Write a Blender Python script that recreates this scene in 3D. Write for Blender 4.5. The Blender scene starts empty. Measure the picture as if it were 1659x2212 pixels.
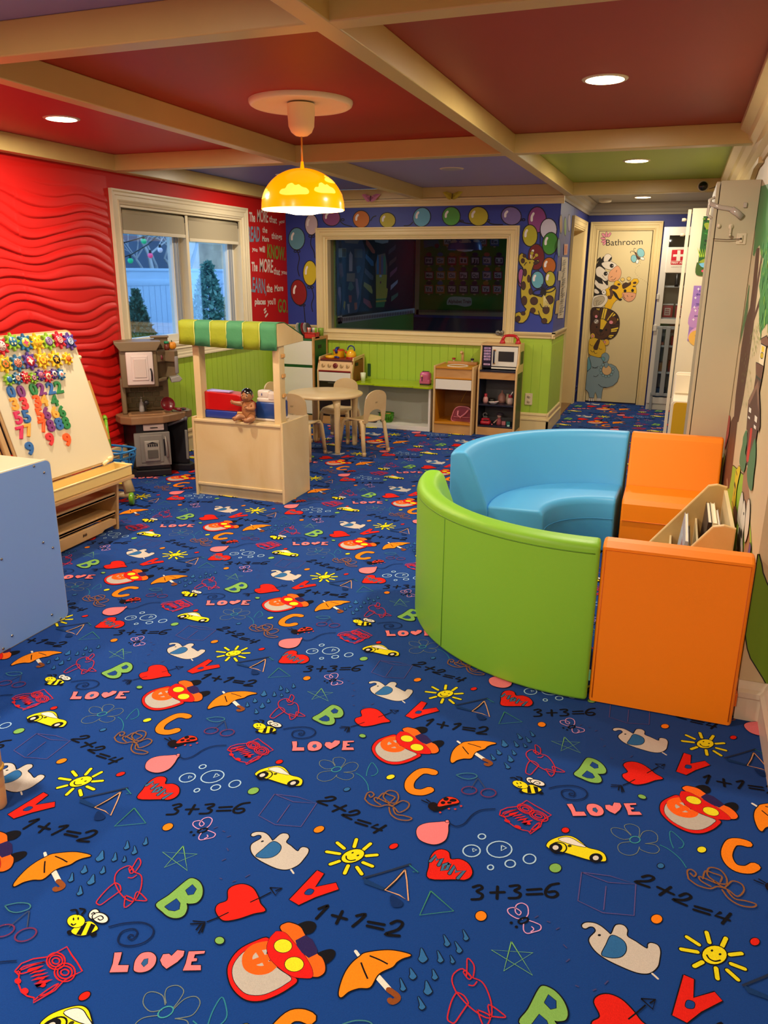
import bpy, bmesh, math, random
from mathutils import Vector, Matrix
random.seed(11)
sc = bpy.context.scene
COL = sc.collection
PI = math.pi

# ------------------------------------------------------------------ camera (solved from the photograph)
F_PX, YAW, PITCH, ROLL, CAM_H = 1684.72, 0.35087, 0.29837, 0.0077, 1.521
_f = Vector((-math.sin(YAW)*math.cos(PITCH), math.cos(YAW)*math.cos(PITCH), -math.sin(PITCH)))
_r0 = Vector((math.cos(YAW), math.sin(YAW), 0)); _u0 = _r0.cross(_f)
_r = math.cos(ROLL)*_r0 + math.sin(ROLL)*_u0
_u = -math.sin(ROLL)*_r0 + math.cos(ROLL)*_u0
CAM = Vector((0, 0, CAM_H))
cd = bpy.data.cameras.new('camera'); cam = bpy.data.objects.new('camera', cd); COL.objects.link(cam)
cd.sensor_fit = 'VERTICAL'; cd.sensor_height = 36.0; cd.lens = F_PX/2212*36.0; cd.clip_start = 0.05; cd.clip_end = 200
M = Matrix((( _r.x, _u.x, -_f.x, 0), (_r.y, _u.y, -_f.y, 0), (_r.z, _u.z, -_f.z, CAM_H), (0, 0, 0, 1)))
cam.matrix_world = M
sc.camera = cam

# ------------------------------------------------------------------ light and exposure
sc.view_settings.view_transform = 'Standard'; sc.view_settings.look = 'None'
sc.view_settings.gamma = 1.0; sc.view_settings.use_curve_mapping = False
sc.view_settings.exposure = 1.05
sc.cycles.use_denoising = True
sc.cycles.max_bounces = 8; sc.cycles.diffuse_bounces = 5; sc.cycles.glossy_bounces = 3
sc.cycles.transparent_max_bounces = 12; sc.cycles.sample_clamp_indirect = 4.0
w = bpy.data.worlds.new('world'); sc.world = w; w.use_nodes = True
bg = w.node_tree.nodes['Background']; bg.inputs['Color'].default_value = (0.30, 0.58, 1.0, 1); bg.inputs['Strength'].default_value = 1.6
WARM = (1.0, 0.865, 0.68)
def area(name, loc, size, energy, color=WARM, rot=(0, 0, 0), spread=PI):
    l = bpy.data.lights.new(name, 'AREA'); l.shape = 'DISK'; l.size = size; l.energy = energy; l.color = color; l.spread = spread
    o = bpy.data.objects.new(name, l); COL.objects.link(o); o.location = loc; o.rotation_euler = rot
    return o
DOWNLIGHTS = [(-0.40, 3.74, 1, 15), (-0.41, 6.34, 1, 13), (-3.24, 3.75, 1, 17), (-1.80, 6.40, 0, 0), (-0.50, 9.25, 1, 8),
              (-1.82, 1.05, 1, 19), (-3.24, 1.05, 1, 17), (-0.45, -1.5, 1, 36), (-3.0, -1.5, 1, 15), (-3.24, 6.40, 1, 9)]
for (x, y, on, e) in DOWNLIGHTS:
    if on: area('downlight_lamp', (x, y, 2.286), 0.13, e)
PEND = (-1.815, 3.755)
area('pendant_lamp_light', (PEND[0], PEND[1], 1.80), 0.20, 13, (1.0, 0.78, 0.50))

# ------------------------------------------------------------------ photo pixel -> place on a surface
def ray(u, v):
    return _r*((u-829.5)/F_PX) - _u*((v-1106)/F_PX) + _f
def onz(u, v, z=0.0):
    d = ray(u, v); return CAM + d*((z-CAM_H)/d.z)
def onx(u, v, x):
    d = ray(u, v); return CAM + d*(x/d.x)
def ony(u, v, y):
    d = ray(u, v); return CAM + d*(y/d.y)

# ------------------------------------------------------------------ materials
def lin(c):
    c = c/255.0
    return c/12.92 if c <= 0.04045 else ((c+0.055)/1.055)**2.4
def rgb(h):
    h = h.lstrip('#'); return tuple(lin(int(h[i:i+2], 16)) for i in (0, 2, 4))
MATS = {}
def mat(name, col, rough=0.5, metal=0.0, spec=0.5, noise=0.0, nscale=20.0, bump=0.0, bscale=200.0, emit=0.0, ecol=None, coat=0.0, stretch=None, wood=None, trans=0.0, sheen=0.0):
    if name in MATS: return MATS[name]
    m = bpy.data.materials.new(name); m.use_nodes = True; nt = m.node_tree; n = nt.nodes; L = nt.links
    b = n['Principled BSDF']; c = rgb(col) if isinstance(col, str) else col
    b.inputs['Base Color'].default_value = (*c, 1); b.inputs['Roughness'].default_value = rough; b.inputs['Metallic'].default_value = metal
    b.inputs['Specular IOR Level'].default_value = spec; b.inputs['Coat Weight'].default_value = coat
    b.inputs['Transmission Weight'].default_value = trans; b.inputs['Sheen Weight'].default_value = sheen
    if emit:
        b.inputs['Emission Color'].default_value = (*(rgb(ecol) if ecol else c), 1); b.inputs['Emission Strength'].default_value = emit
    if noise or bump or wood:
        tc = n.new('ShaderNodeTexCoord'); mp = n.new('ShaderNodeMapping'); L.new(tc.outputs['Object'], mp.inputs[0])
        if stretch: mp.inputs['Scale'].default_value = stretch
    if noise:
        t = n.new('ShaderNodeTexNoise'); t.inputs['Scale'].default_value = nscale; t.inputs['Detail'].default_value = 5; L.new(mp.outputs[0], t.inputs['Vector'])
        r = n.new('ShaderNodeMapRange'); r.inputs['To Min'].default_value = 1-noise; r.inputs['To Max'].default_value = 1+noise
        L.new(t.outputs['Fac'], r.inputs['Value'])
        x = n.new('ShaderNodeVectorMath'); x.operation = 'SCALE'; x.inputs[0].default_value = c; L.new(r.outputs[0], x.inputs['Scale'])
        L.new(x.outputs[0], b.inputs['Base Color'])
    if wood:
        t = n.new('ShaderNodeTexNoise'); t.inputs['Scale'].default_value = 3.0; t.inputs['Detail'].default_value = 6; t.inputs['Distortion'].default_value = 0.8
        L.new(mp.outputs[0], t.inputs['Vector'])
        r = n.new('ShaderNodeValToRGB'); r.color_ramp.elements[0].position = 0.3; r.color_ramp.elements[1].position = 0.72
        r.color_ramp.elements[0].color = (*rgb(wood), 1); r.color_ramp.elements[1].color = (*c, 1)
        L.new(t.outputs['Fac'], r.inputs['Fac']); L.new(r.outputs[0], b.inputs['Base Color'])
    if bump:
        t = n.new('ShaderNodeTexNoise'); t.inputs['Scale'].default_value = bscale; t.inputs['Detail'].default_value = 3; L.new(tc.outputs['Object'], t.inputs['Vector'])
        bp = n.new('ShaderNodeBump'); bp.inputs['Strength'].default_value = bump; bp.inputs['Distance'].default_value = 0.004
        L.new(t.outputs['Fac'], bp.inputs['Height']); L.new(bp.outputs[0], b.inputs['Normal'])
    MATS[name] = m; return m
def paint(h, rough=0.55): return mat('paint_'+h.lstrip('#')+('g' if rough != 0.55 else ''), h, rough)
def fiber(h): return mat('pile_'+h.lstrip('#'), h, 0.95, spec=0.1, noise=0.16, nscale=260, bump=0.5, bscale=500)
def glass_mat(name, tint=(0.9, 0.95, 1.0), gloss=0.06):
    if name in MATS: return MATS[name]
    m = bpy.data.materials.new(name); m.use_nodes = True; nt = m.node_tree; n = nt.nodes; L = nt.links; n.remove(n['Principled BSDF'])
    t = n.new('ShaderNodeBsdfTransparent'); t.inputs[0].default_value = (*tint, 1)
    g = n.new('ShaderNodeBsdfGlossy'); g.inputs['Roughness'].default_value = 0.02
    f = n.new('ShaderNodeFresnel'); f.inputs[0].default_value = 1.45
    k = n.new('ShaderNodeMath'); k.operation = 'MULTIPLY'; k.inputs[1].default_value = gloss*10; L.new(f.outputs[0], k.inputs[0])
    x = n.new('ShaderNodeMixShader'); L.new(k.outputs[0], x.inputs[0]); L.new(t.outputs[0], x.inputs[1]); L.new(g.outputs[0], x.inputs[2])
    L.new(x.outputs[0], n['Material Output'].inputs[0]); MATS[name] = m; return m

# ------------------------------------------------------------------ mesh builder
class MB:
    def __init__(s): s.v = []; s.f = []; s.mi = []; s.mats = []; s.sm = []
    def slot(s, m):
        if m not in s.mats: s.mats.append(m)
        return s.mats.index(m)
    def add(s, vs, fs, m, smooth=False, T=None):
        k = len(s.v); i = s.slot(m)
        for p in vs: s.v.append(tuple(T @ Vector(p)) if T else tuple(p))
        for f in fs: s.f.append([k+j for j in f]); s.mi.append(i); s.sm.append(smooth)
        return s
    def bm(s, b, m, smooth=False, T=None):
        b.verts.index_update()
        s.add([v.co[:] for v in b.verts], [[v.index for v in f.verts] for f in b.faces], m, smooth, T); b.free(); return s
    def box(s, x0, x1, y0, y1, z0, z1, m, bev=0.0, seg=2, T=None):
        b = bmesh.new(); bmesh.ops.create_cube(b, size=1)
        for v in b.verts: v.co = ((x0+x1)/2+v.co.x*(x1-x0), (y0+y1)/2+v.co.y*(y1-y0), (z0+z1)/2+v.co.z*(z1-z0))
        if bev > 0:
            bev = min(bev, 0.49*min(abs(x1-x0), abs(y1-y0), abs(z1-z0)))
            bmesh.ops.bevel(b, geom=b.edges[:], offset=bev, segments=seg, profile=0.5, affect='EDGES')
        return s.bm(b, m, bev > 0.006, T)
    def prism(s, pts, axis, d0, d1, m, bev=0.0, seg=2, smooth=False, T=None):
        # pts: 2D outline; axis 'x': (y,z) extruded along x; 'y': (x,z); 'z': (x,y)
        def P(a, b_, d): return {'x': (d, a, b_), 'y': (a, d, b_), 'z': (a, b_, d)}[axis]
        b = bmesh.new(); n = len(pts)
        lo = [b.verts.new(P(p[0], p[1], d0)) for p in pts]; hi = [b.verts.new(P(p[0], p[1], d1)) for p in pts]
        b.faces.new(lo[::-1]); b.faces.new(hi)
        for i in range(n): b.faces.new((lo[i], lo[(i+1) % n], hi[(i+1) % n], hi[i]))
        bmesh.ops.recalc_face_normals(b, faces=b.faces[:])
        if bev > 0:
            es = [e for e in b.edges if (e.verts[0] in lo) == (e.verts[1] in lo)]
            bmesh.ops.bevel(b, geom=es, offset=bev, segments=seg, profile=0.5, affect='EDGES')
        return s.bm(b, m, smooth, T)
    def lathe(s, prof, c, m, n=24, T=None, smooth=True, a0=0, a1=2*PI, axis='z'):
        full = abs(a1-a0-2*PI) < 1e-6; k = n if full else n+1; vs = []; fs = []
        for i in range(k):
            a = a0+(a1-a0)*i/n
            for (r, z) in prof:
                q = (r*math.cos(a), r*math.sin(a), z)
                if axis == 'y': q = (q[0], q[2], q[1])
                if axis == 'x': q = (q[2], q[0], q[1])
                vs.append((c[0]+q[0], c[1]+q[1], c[2]+q[2]))
        p = len(prof)
        for i in range(n):
            j = (i+1) % k
            for t in range(p-1): fs.append((i*p+t, j*p+t, j*p+t+1, i*p+t+1))
        return s.add(vs, fs, m, smooth, T)
    def ball(s, c, r, m, n=16, T=None):
        if not hasattr(r, '__len__'): r = (r, r, r)
        pr = [(max(1e-5, math.sin(PI*i/n)), -math.cos(PI*i/n)) for i in range(n+1)]
        vs = []; fs = []; k = n*2
        for i in range(k):
            a = 2*PI*i/k
            for (q, z) in pr: vs.append((c[0]+r[0]*q*math.cos(a), c[1]+r[1]*q*math.sin(a), c[2]+r[2]*z))
        p = len(pr)
        for i in range(k):
            for t in range(p-1): fs.append((i*p+t, ((i+1) % k)*p+t, ((i+1) % k)*p+t+1, i*p+t+1))
        return s.add(vs, fs, m, True, T)
    def tube(s, pts, r, m, n=10, closed=False, T=None, cap=True, flat=None):
        pts = [Vector(p) for p in pts]; k = len(pts); vs = []; fs = []
        rr = r if hasattr(r, '__len__') else [r]*k
        up = None
        for i, p in enumerate(pts):
            a = pts[(i-1) % k] if (closed or i > 0) else p; b_ = pts[(i+1) % k] if (closed or i < k-1) else p
            t = (b_-a).normalized()
            if up is None: up = Vector((0, 0, 1)) if abs(t.z) < 0.9 else Vector((1, 0, 0))
            sx = t.cross(up).normalized(); up = sx.cross(t).normalized()
            for j in range(n):
                an = 2*PI*j/n; fx = flat if flat else 1
                vs.append(p+sx*math.cos(an)*rr[i]*fx+up*math.sin(an)*rr[i])
        for i in range(k if closed else k-1):
            for j in range(n):
                fs.append((i*n+j, i*n+(j+1) % n, ((i+1) % k)*n+(j+1) % n, ((i+1) % k)*n+j))
        if not closed and cap: fs.append(tuple(range(n))[::-1]); fs.append(tuple((k-1)*n+j for j in range(n)))
        return s.add(vs, fs, m, True, T)
    def build(s, name, parent=None, subsurf=0, autosmooth=False):
        me = bpy.data.meshes.new(name); me.from_pydata(s.v, [], s.f)
        for m in s.mats: me.materials.append(m)
        me.polygons.foreach_set('material_index', s.mi); me.polygons.foreach_set('use_smooth', s.sm); me.update()
        o = bpy.data.objects.new(name, me); COL.objects.link(o)
        if parent is not None:
            o.parent = parent; o.matrix_parent_inverse = Matrix.Translation(-root_loc(parent))
        if subsurf:
            md = o.modifiers.new('s', 'SUBSURF'); md.levels = subsurf; md.render_levels = subsurf
        return o
ROOTS = {}
def root_loc(p):
    v = Vector((0, 0, 0))
    while p is not None:
        if p.name in ROOTS: v = ROOTS[p.name]
        p = p.parent
    return v
def part_under(o, parent):     # re-parent helper for sub-parts: mesh parents carry no offset of their own
    o.parent = parent; o.matrix_parent_inverse = Matrix.Identity(4); return o
def sub(mb, name, parent, **k):
    o = mb.build(name, None, **k); return part_under(o, parent)
def tag(o, label, cat=None, group=None):
    o['label'] = label
    if cat: o['category'] = cat
    if group: o['group'] = group
    return o
def thing(name, label, cat, loc, group=None, rz=0.0):
    o = bpy.data.objects.new(name, None); COL.objects.link(o); o.location = loc; o.empty_display_size = 0.05
    ROOTS[o.name] = Vector(loc)
    return tag(o, label, cat, group)
def single(mb, name, label, cat, group=None, **k):
    return tag(mb.build(name, None, **k), label, cat, group)
def struct(mb, name, **k):
    o = mb.build(name, None, **k); o['kind'] = 'structure'; return o
def dup(root, loc, rz=0.0, label=None, group=None, scale=None):
    r = root.copy(); COL.objects.link(r); r.location = loc; r.rotation_euler = (0, 0, rz)
    if scale: r.scale = scale
    if label: r['label'] = label
    if group: r['group'] = group
    for ch in list(root.children):
        c = ch.copy(); COL.objects.link(c); c.parent = r
        for g in list(ch.children):
            d = g.copy(); COL.objects.link(d); d.parent = c
    return r

# ------------------------------------------------------------------ flat pictures painted on a surface
def smooth2(pts, closed=True, k=4):
    out = []; n = len(pts)
    for i in range(n if closed else n-1):
        p0 = pts[(i-1) % n] if (closed or i > 0) else pts[i]; p1 = pts[i]; p2 = pts[(i+1) % n]
        p3 = pts[(i+2) % n] if (closed or i < n-2) else p2
        for j in range(k):
            t = j/k; t2 = t*t; t3 = t2*t
            out.append(tuple(0.5*(2*p1[a]+(p2[a]-p0[a])*t+(2*p0[a]-5*p1[a]+4*p2[a]-p3[a])*t2+(3*p1[a]-p0[a]-3*p2[a]+p3[a])*t3) for a in (0, 1)))
    if not closed: out.append(pts[-1])
    return out
def ell(cx, cy, rx, ry, rot=0, n=20):
    c, s_ = math.cos(math.radians(rot)), math.sin(math.radians(rot))
    return [(cx+rx*math.cos(2*PI*i/n)*c-ry*math.sin(2*PI*i/n)*s_, cy+rx*math.cos(2*PI*i/n)*s_+ry*math.sin(2*PI*i/n)*c) for i in range(n)]
class Art:
    """flat paint: plane given by origin O, axes A,B and normal N; every stroke sits a hair above the last"""
    def __init__(s, O, A, B, N, mb=None, step=0.00003, base=0.0006, mk=paint, crop=None, plane=None):
        s.O, s.A, s.B, s.N = Vector(O), Vector(A), Vector(B), Vector(N); s.mb = mb or MB(); s.h = base; s.step = step; s.mk = mk
        s.crop = crop; s.plane = plane; s.items = []
    def at(s, cx, cy, sc_): s.crop = (cx, cy, sc_); return s
    def uv(s, p):
        if s.crop is None: return p
        q = s.plane(s.crop[0]+p[0]/s.crop[2], s.crop[1]+p[1]/s.crop[2]) - s.O
        return (q.dot(s.A), q.dot(s.B))
    def put(s, poly, m):
        s.items.append((poly, m, s.h)); s.h += s.step
    def fill(s, pts, col, out=None, ow=0.003, sm=True, raw=False):
        if not raw: pts = [s.uv(p) for p in pts]
        if sm and len(pts) < 40: pts = smooth2(pts)
        if out: s.line(pts+[pts[0]], out, ow*2, sm=False, raw=True)
        s.put([pts], s.mk(col))
    def dot(s, cx, cy, rx, ry, col, out=None, ow=0.003, rot=0): s.fill(ell(cx, cy, rx, ry, rot), col, out, ow, sm=False)
    def line(s, pts, col, wd=0.003, sm=True, raw=False):
        if not raw: pts = [s.uv(p) for p in pts]
        if sm and len(pts) > 2: pts = smooth2(pts, closed=False, k=4)
        P = [Vector((p[0], p[1])) for p in pts]; L = []; R = []; hw = wd/2
        quads = []
        for i in range(len(P)):
            a = P[max(0, i-1)]; b = P[min(len(P)-1, i+1)]; d = b-a
            if d.length < 1e-9: d = Vector((1, 0))
            d.normalize(); n = Vector((-d.y, d.x))*hw; L.append(P[i]+n); R.append(P[i]-n)
        for i in range(len(P)-1):
            quads.append([tuple(L[i]), tuple(L[i+1]), tuple(R[i+1]), tuple(R[i])])
        s.put(quads, s.mk(col))
        if wd > 0.004 and (P[0]-P[-1]).length > hw*.5: s.put([ell(P[0].x, P[0].y, hw, hw, n=8)], s.mk(col)); s.put([ell(P[-1].x, P[-1].y, hw, hw, n=8)], s.mk(col))
    def ring(s, cx, cy, rx, ry, col, wd=0.003, rot=0):
        e = ell(cx, cy, rx, ry, rot); s.line(e+[e[0]], col, wd, sm=False)
    def text(s, txt, p0, p1, hpx, col, bold=0.0, raw=False, font_h=None, align_w=True):
        """text whose baseline runs p0->p1 (crop pixels) with cap height hpx pixels"""
        a = s.uv(p0) if not raw else p0; b = s.uv(p1) if not raw else p1
        t = s.uv((p0[0], p0[1]-hpx)) if not raw else (p0[0], p0[1]+hpx)
        ux, uy = b[0]-a[0], b[1]-a[1]; W_ = math.hypot(ux, uy); H_ = math.hypot(t[0]-a[0], t[1]-a[1])
        ux /= W_; uy /= W_; vx, vy = (t[0]-a[0])/H_, (t[1]-a[1])/H_
        vs, fs = glyphs(txt, bold); xs = [v[0] for v in vs]; x0, x1 = min(xs), max(xs)
        sx = W_/(x1-x0); sy = H_/0.70
        pts = [(a[0]+ux*(v[0]-x0)*sx+vx*v[1]*sy, a[1]+uy*(v[0]-x0)*sx+vy*v[1]*sy) for v in vs]
        s.put([[pts[i] for i in f] for f in fs], s.mk(col))
    def emit(s, shift=(0, 0), keep=None):
        for polys, m, h in s.items:
            for poly in polys:
                vs = [s.O+s.A*(p[0]+shift[0])+s.B*(p[1]+shift[1])+s.N*h for p in poly]
                if keep and not keep(sum(v.x for v in vs)/len(vs), sum(v.y for v in vs)/len(vs)): continue
                s.mb.add(vs, [list(range(len(vs)))], m)
        return s.mb
_gc = {}
def glyphs(txt, bold=0.0):
    k = (txt, bold)
    if k not in _gc:
        c = bpy.data.curves.new('t', 'FONT'); c.body = txt; c.offset = bold; c.resolution_u = 3; c.fill_mode = 'FRONT'
        o = bpy.data.objects.new('t', c); COL.objects.link(o)
        me = o.to_mesh(); vs = [tuple(v.co[:2]) for v in me.vertices]; fs = [list(p.vertices) for p in me.polygons]
        o.to_mesh_clear(); bpy.data.objects.remove(o); bpy.data.curves.remove(c); _gc[k] = (vs, fs)
    return _gc[k]
# ================================================================== the room
XL, XR, XR2, YB, YJ, ZC, ZB = -3.95, 0.337, 0.437, 7.75, 2.765, 2.30, 2.195
XH, YH, Y0 = -1.13, 9.95, -3.0          # hall corner, bathroom wall, wall behind the camera
CREAM = mat('trim_cream_gloss', '#e0ca92', 0.32, noise=0.04, nscale=9)
BLUE = mat('wall_blue', '#2b3f98', 0.5, noise=0.06, nscale=6)
NAVYW = mat('wall_hall_blue', '#26307a', 0.5)
GREEN = mat('wainscot_green', '#a8cb3c', 0.38, noise=0.05, nscale=8)
RED = mat('wall_red', '#c0110f', 0.6, spec=.3, noise=0.05, nscale=5)
BEIGE = mat('wall_beige', '#dcc193', 0.5, noise=0.04, nscale=6)
WHITE = mat('white_lacquer', '#ece6da', 0.35)

# ---- carpet
def carpet_blue():
    m = fiber('#0d3f8c'); nt = m.node_tree; b = nt.nodes['Principled BSDF']; b.inputs['Sheen Weight'].default_value = 0.06
    return m
fl = MB(); FB = carpet_blue()
fl.add([(XL-.05, Y0, 0), (XR2+.05, Y0, 0), (XR2+.05, YH+.1, 0), (XL-.05, YH+.1, 0)], [(0, 1, 2, 3)], FB)
fa = Art((0, 0, 0), (1, 0, 0), (0, 1, 0), (0, 0, 1), mb=fl, step=0.00001, base=0.0004, mk=fiber, plane=lambda u, v: onz(u, v, 0))
K = '#12131a'
# crop C
fa.at(1000, 1780, 2.5175)
fa.fill([(650,548),(672,537),(715,540),(752,558),(785,585),(806,600),(825,560),(842,548),(872,552),(893,575),(893,610),(940,640),(1000,678),(1008,655),(1025,648),(1058,660),(1072,690),(1068,735),(1058,775),(1025,806),(985,814),(930,803),(850,770),(780,735),(725,695),(692,650),(690,620),(722,585),(712,562),(690,558),(668,568),(652,563)], '#c9c2ba', K)
fa.fill([(806,608),(850,620),(882,650),(886,690),(862,720),(820,728),(778,722),(755,708),(778,660)], '#2f6aa6', K, .002)
fa.dot(742, 605, 9, 6, K); fa.line([(1030,815),(1045,828),(1060,842)], '#d8d2c8', .005)
for a, b in (((1218,615),(1283,657)),((1325,590),(1340,645)),((1430,622),(1410,665)),((1187,682),(1275,697)),((1452,712),(1515,705)),((1258,775),(1302,752)),((1376,785),(1384,842)),((1438,797),(1495,848)),((1458,762),(1532,790))):
    fa.line([a, b], K, .015); fa.line([a, b], '#e8dd1e', .010)
fa.dot(1368, 714, 66, 50, '#f0e21c', K); fa.dot(1354, 690, 7, 6, K); fa.dot(1398, 710, 8, 6, K)
fa.line([(1325,712),(1340,735),(1370,748),(1402,742)], K, .004)
cpath = [(1545,108),(1500,98),(1458,106),(1434,160),(1450,210),(1490,242),(1550,250),(1588,232)]
fa.line(cpath, K, .034); fa.line(cpath, '#f5861a', .028)
for p in ([(915,80),(870,85),(820,60),(805,30),(830,22),(880,35),(915,65)],[(915,60),(885,30),(880,8),(915,2),(955,20),(960,50),(955,75)],[(960,78),(980,45),(1020,38),(1055,60),(1055,95),(1020,105),(990,108)],[(990,108),(1045,115),(1068,140),(1050,160),(1010,158),(965,140),(960,125)],[(960,125),(945,160),(900,172),(855,155),(842,125),(860,105),(912,98)]): fa.line(p, '#6f7f7c', .0022)
fa.ring(935, 87, 28, 18, '#3f9aa0', .003); fa.line([(1070,115),(1120,140),(1180,190),(1215,240)], '#2e7f96', .003)
fa.line([(1145,135),(1127,85),(1128,40),(1170,70),(1200,105),(1190,130),(1172,132)], '#2e7f96', .003)
for pts in ([(55,345),(90,335),(105,350),(75,368),(105,385),(95,408),(48,412)],[(255,340),(300,335),(305,350),(280,365),(312,380),(300,402),(250,405)],[(520,325),(475,335),(450,365),(455,392),(490,400),(515,385),(500,368),(465,372)]): fa.line(pts, K, .0078)
for pts in ([(150,375),(225,372)],[(188,342),(185,408)],[(350,360),(425,355)],[(348,385),(430,382)]): fa.line(pts, K, .0078)
for e in ((47,148,47,32),(198,140,68,44),(103,70,20,14),(362,192,34,26),(257,218,28,20),(150,238,16,13)): fa.ring(*e, '#a9cfee', .004)
fa.line([(52,135),(75,143),(55,153),(52,135)], '#a9cfee', .003, sm=False); fa.line([(210,118),(237,132),(208,148),(210,118)], '#a9cfee', .004, sm=False)
for pts in ([(975,290),(1010,282),(1038,295),(1010,312),(935,316),(1012,345)],[(1178,393),(1215,380),(1240,400),(1200,416),(1140,412),(1215,445)]): fa.line(pts, K, .0078)
for pts in ([(1058,345),(1145,385)],[(1130,345),(1070,388)],[(1262,450),(1350,475)],[(1255,468),(1340,494)],[(1410,543),(1455,490)],[(1400,484),(1370,500),(1448,526)]): fa.line(pts, K, .0078, sm=False)
for pts in ([(645,265),(790,320),(940,330),(800,285),(645,265)],[(645,265),(625,420),(760,485),(930,500),(940,330)],[(778,340),(765,470)]): fa.line(pts, '#5a4f8c', .0028, sm=False)
fa.line([(263,642),(378,825),(155,688),(380,703),(222,802),(263,642)], '#74b56a', .003, sm=False)
for pts in ([(325,520),(290,515),(250,490),(245,465),(280,458),(315,480),(305,498),(285,480),(290,445),(320,433),(350,450),(355,490),(340,515)],[(330,540),(330,580),(350,598),(385,590),(420,578),(422,555),(395,540),(360,528)],[(372,560),(385,575),(368,590)]): fa.line(pts, '#d79bcb', .003)
fa.ring(328, 528, 28, 14, K, .005, -20); fa.dot(262, 540, 9, 7, K); fa.dot(290, 562, 9, 7, K)
for e, c in (((502,242,32,24),'#7fb35a'),((557,36,20,14),'#e02418'),((1298,142,24,16),'#e8e029'),((1075,230,18,13),'#2f6aa6'),((98,503,30,26),'#f5861a'),((1053,520,30,24),'#f5861a'),((1587,643,25,20),'#e02418')): fa.dot(*e, c, K, .002)
for a in ((400,508,12),(465,535,-8),(515,572,10),(555,668,-20),(570,745,15),(780,865,20),(715,905,8),(620,885,-8)): fa.line([(a[0]-10,a[1]+a[2]/2),(a[0]+10,a[1]-a[2]/2)], '#45457c', .003)
# crop B
fa.at(450, 1780, 2.765)
fa.fill([(650,281),(690,300),(637,381),(762,355),(778,393),(640,440),(540,487),(485,455)], '#e0231a', K, sm=False)
fa.fill([(575,420),(600,392),(630,400),(610,425)], '#0d3f8c', K, .0015)
for pts in ([(660,510),(715,490),(690,520),(645,568)],[(740,548),(825,572)],[(800,525),(765,597)],[(885,552),(938,542),(910,575),(862,615)],[(955,588),(1050,605)],[(948,612),(1042,633)],[(1090,598),(1130,582),(1160,598),(1130,635),(1055,662),(1140,672)]): fa.line(pts, K, .0078)
fa.fill([(360,688),(280,705),(180,760),(120,850),(125,940),(165,1010),(230,1055),(310,1060),(400,1030),(480,985),(530,935),(450,880),(380,800)], '#dc1f1c', K)
fa.fill([(355,710),(280,730),(200,780),(148,855),(150,930),(190,990),(240,1022),(320,1025),(400,995),(460,960),(495,925),(420,870),(350,800)], '#bcb6ae', K, .0015)
fa.line([(350,728),(280,745),(236,790),(240,850),(290,878),(350,872),(390,840)], '#f5641c', .024)
fa.line([(250,840),(370,795)], '#f5641c', .018); fa.line([(300,760),(360,860)], '#f5641c', .014)
fa.fill([(530,608),(585,585),(630,590),(645,615),(625,650),(585,662),(560,630)], '#15151c'); fa.fill([(655,775),(720,752),(755,762),(755,795),(720,832),(692,838),(680,805)], '#15151c')
fa.fill([(430,625),(460,598),(495,596),(550,620),(578,668),(640,760),(655,785),(680,805),(697,850),(690,895),(640,918),(560,880),(480,700)], '#f46a1e', K)
fa.fill([(410,645),(460,655),(510,710),(560,770),(600,830),(622,880),(618,922),(560,925),(500,915),(430,870),(370,810),(350,745),(365,690),(395,655)], '#dc1f1c', K, .001)
fa.fill([(520,700),(580,668),(622,695),(652,755),(650,780),(600,805),(560,775),(530,735)], '#2e2457', sm=False)
fa.dot(446, 733, 53, 40, '#efe22a', K, .0015); fa.dot(513, 843, 56, 43, '#efe22a', K, .0015)
fa.line([(880,765),(905,800)], '#e8e4da', .008); fa.line([(1012,918),(1078,993)], '#e8e4da', .014); fa.line([(1078,995),(1125,1030),(1128,1052),(1100,1068),(1085,1058)], '#8a4a22', .014)
fa.fill([(905,797),(940,775),(1050,760),(1130,765),(1210,788),(1160,808),(1125,830),(1100,858),(1040,885),(1005,915),(965,980),(900,985),(840,1005),(795,1040),(780,1020),(792,960),(820,890),(860,835)], '#f58a1a', K)
fa.line([(912,832),(930,880),(952,930)], K, .004); fa.line([(963,792),(1020,815),(1072,842)], K, .004)
def drop(x, y, x2, y2, r):
    fa.fill([(x, y), (x2+r*.7, y2-r*.4), (x2+r, y2+r*.3), (x2, y2+r), (x2-r*.9, y2+r*.3), (x2-r*.6, y2-r*.5)], '#2f6aa6', K, .0018)
for d in ((1272,745,1280,805,28),(1405,665,1425,718,18),(1472,705,1497,758,18),(1520,635,1538,685,16),(1368,760,1385,815,18),(1445,788,1458,825,13),(1205,865,1220,912,22),(1340,872,1352,918,18),(1300,940,1310,1000,26),(1145,925,1162,985,18),(1252,1035,1275,1095,20)): drop(*d)
fa.fill([(45,520),(60,485),(115,460),(120,400),(160,372),(215,366),(265,388),(295,435),(310,480),(340,523),(270,540),(180,570),(100,582),(65,560)], '#e0231a', K)
for pts in ([(-10,590),(60,563),(122,533)],[(250,473),(310,445),(375,412)],[(368,385),(440,388),(400,430),(368,385)],[(400,405),(440,388)]): fa.line(pts, K, .0035, sm=False)
fa.fill([(1318,330),(1318,260),(1330,200),(1360,165),(1400,158),(1435,175),(1447,215),(1500,215),(1550,240),(1575,285),(1565,320),(1530,338),(1480,335)], '#e0231a', K)
for wd, c in ((.012, K), (.008, '#3f6f94')):
    for pts in ([(1325,228),(1360,192),(1362,222),(1398,210),(1375,252)],[(1440,240),(1425,275),(1395,282),(1405,250),(1440,240)],[(1440,302),(1472,255),(1478,292),(1530,285),(1490,330)]): fa.line(pts, c, wd, sm=False)
fa.line([(1328,405),(1465,525),(1262,550),(1328,405)], '#3f8f6a', .003, sm=False)
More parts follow.
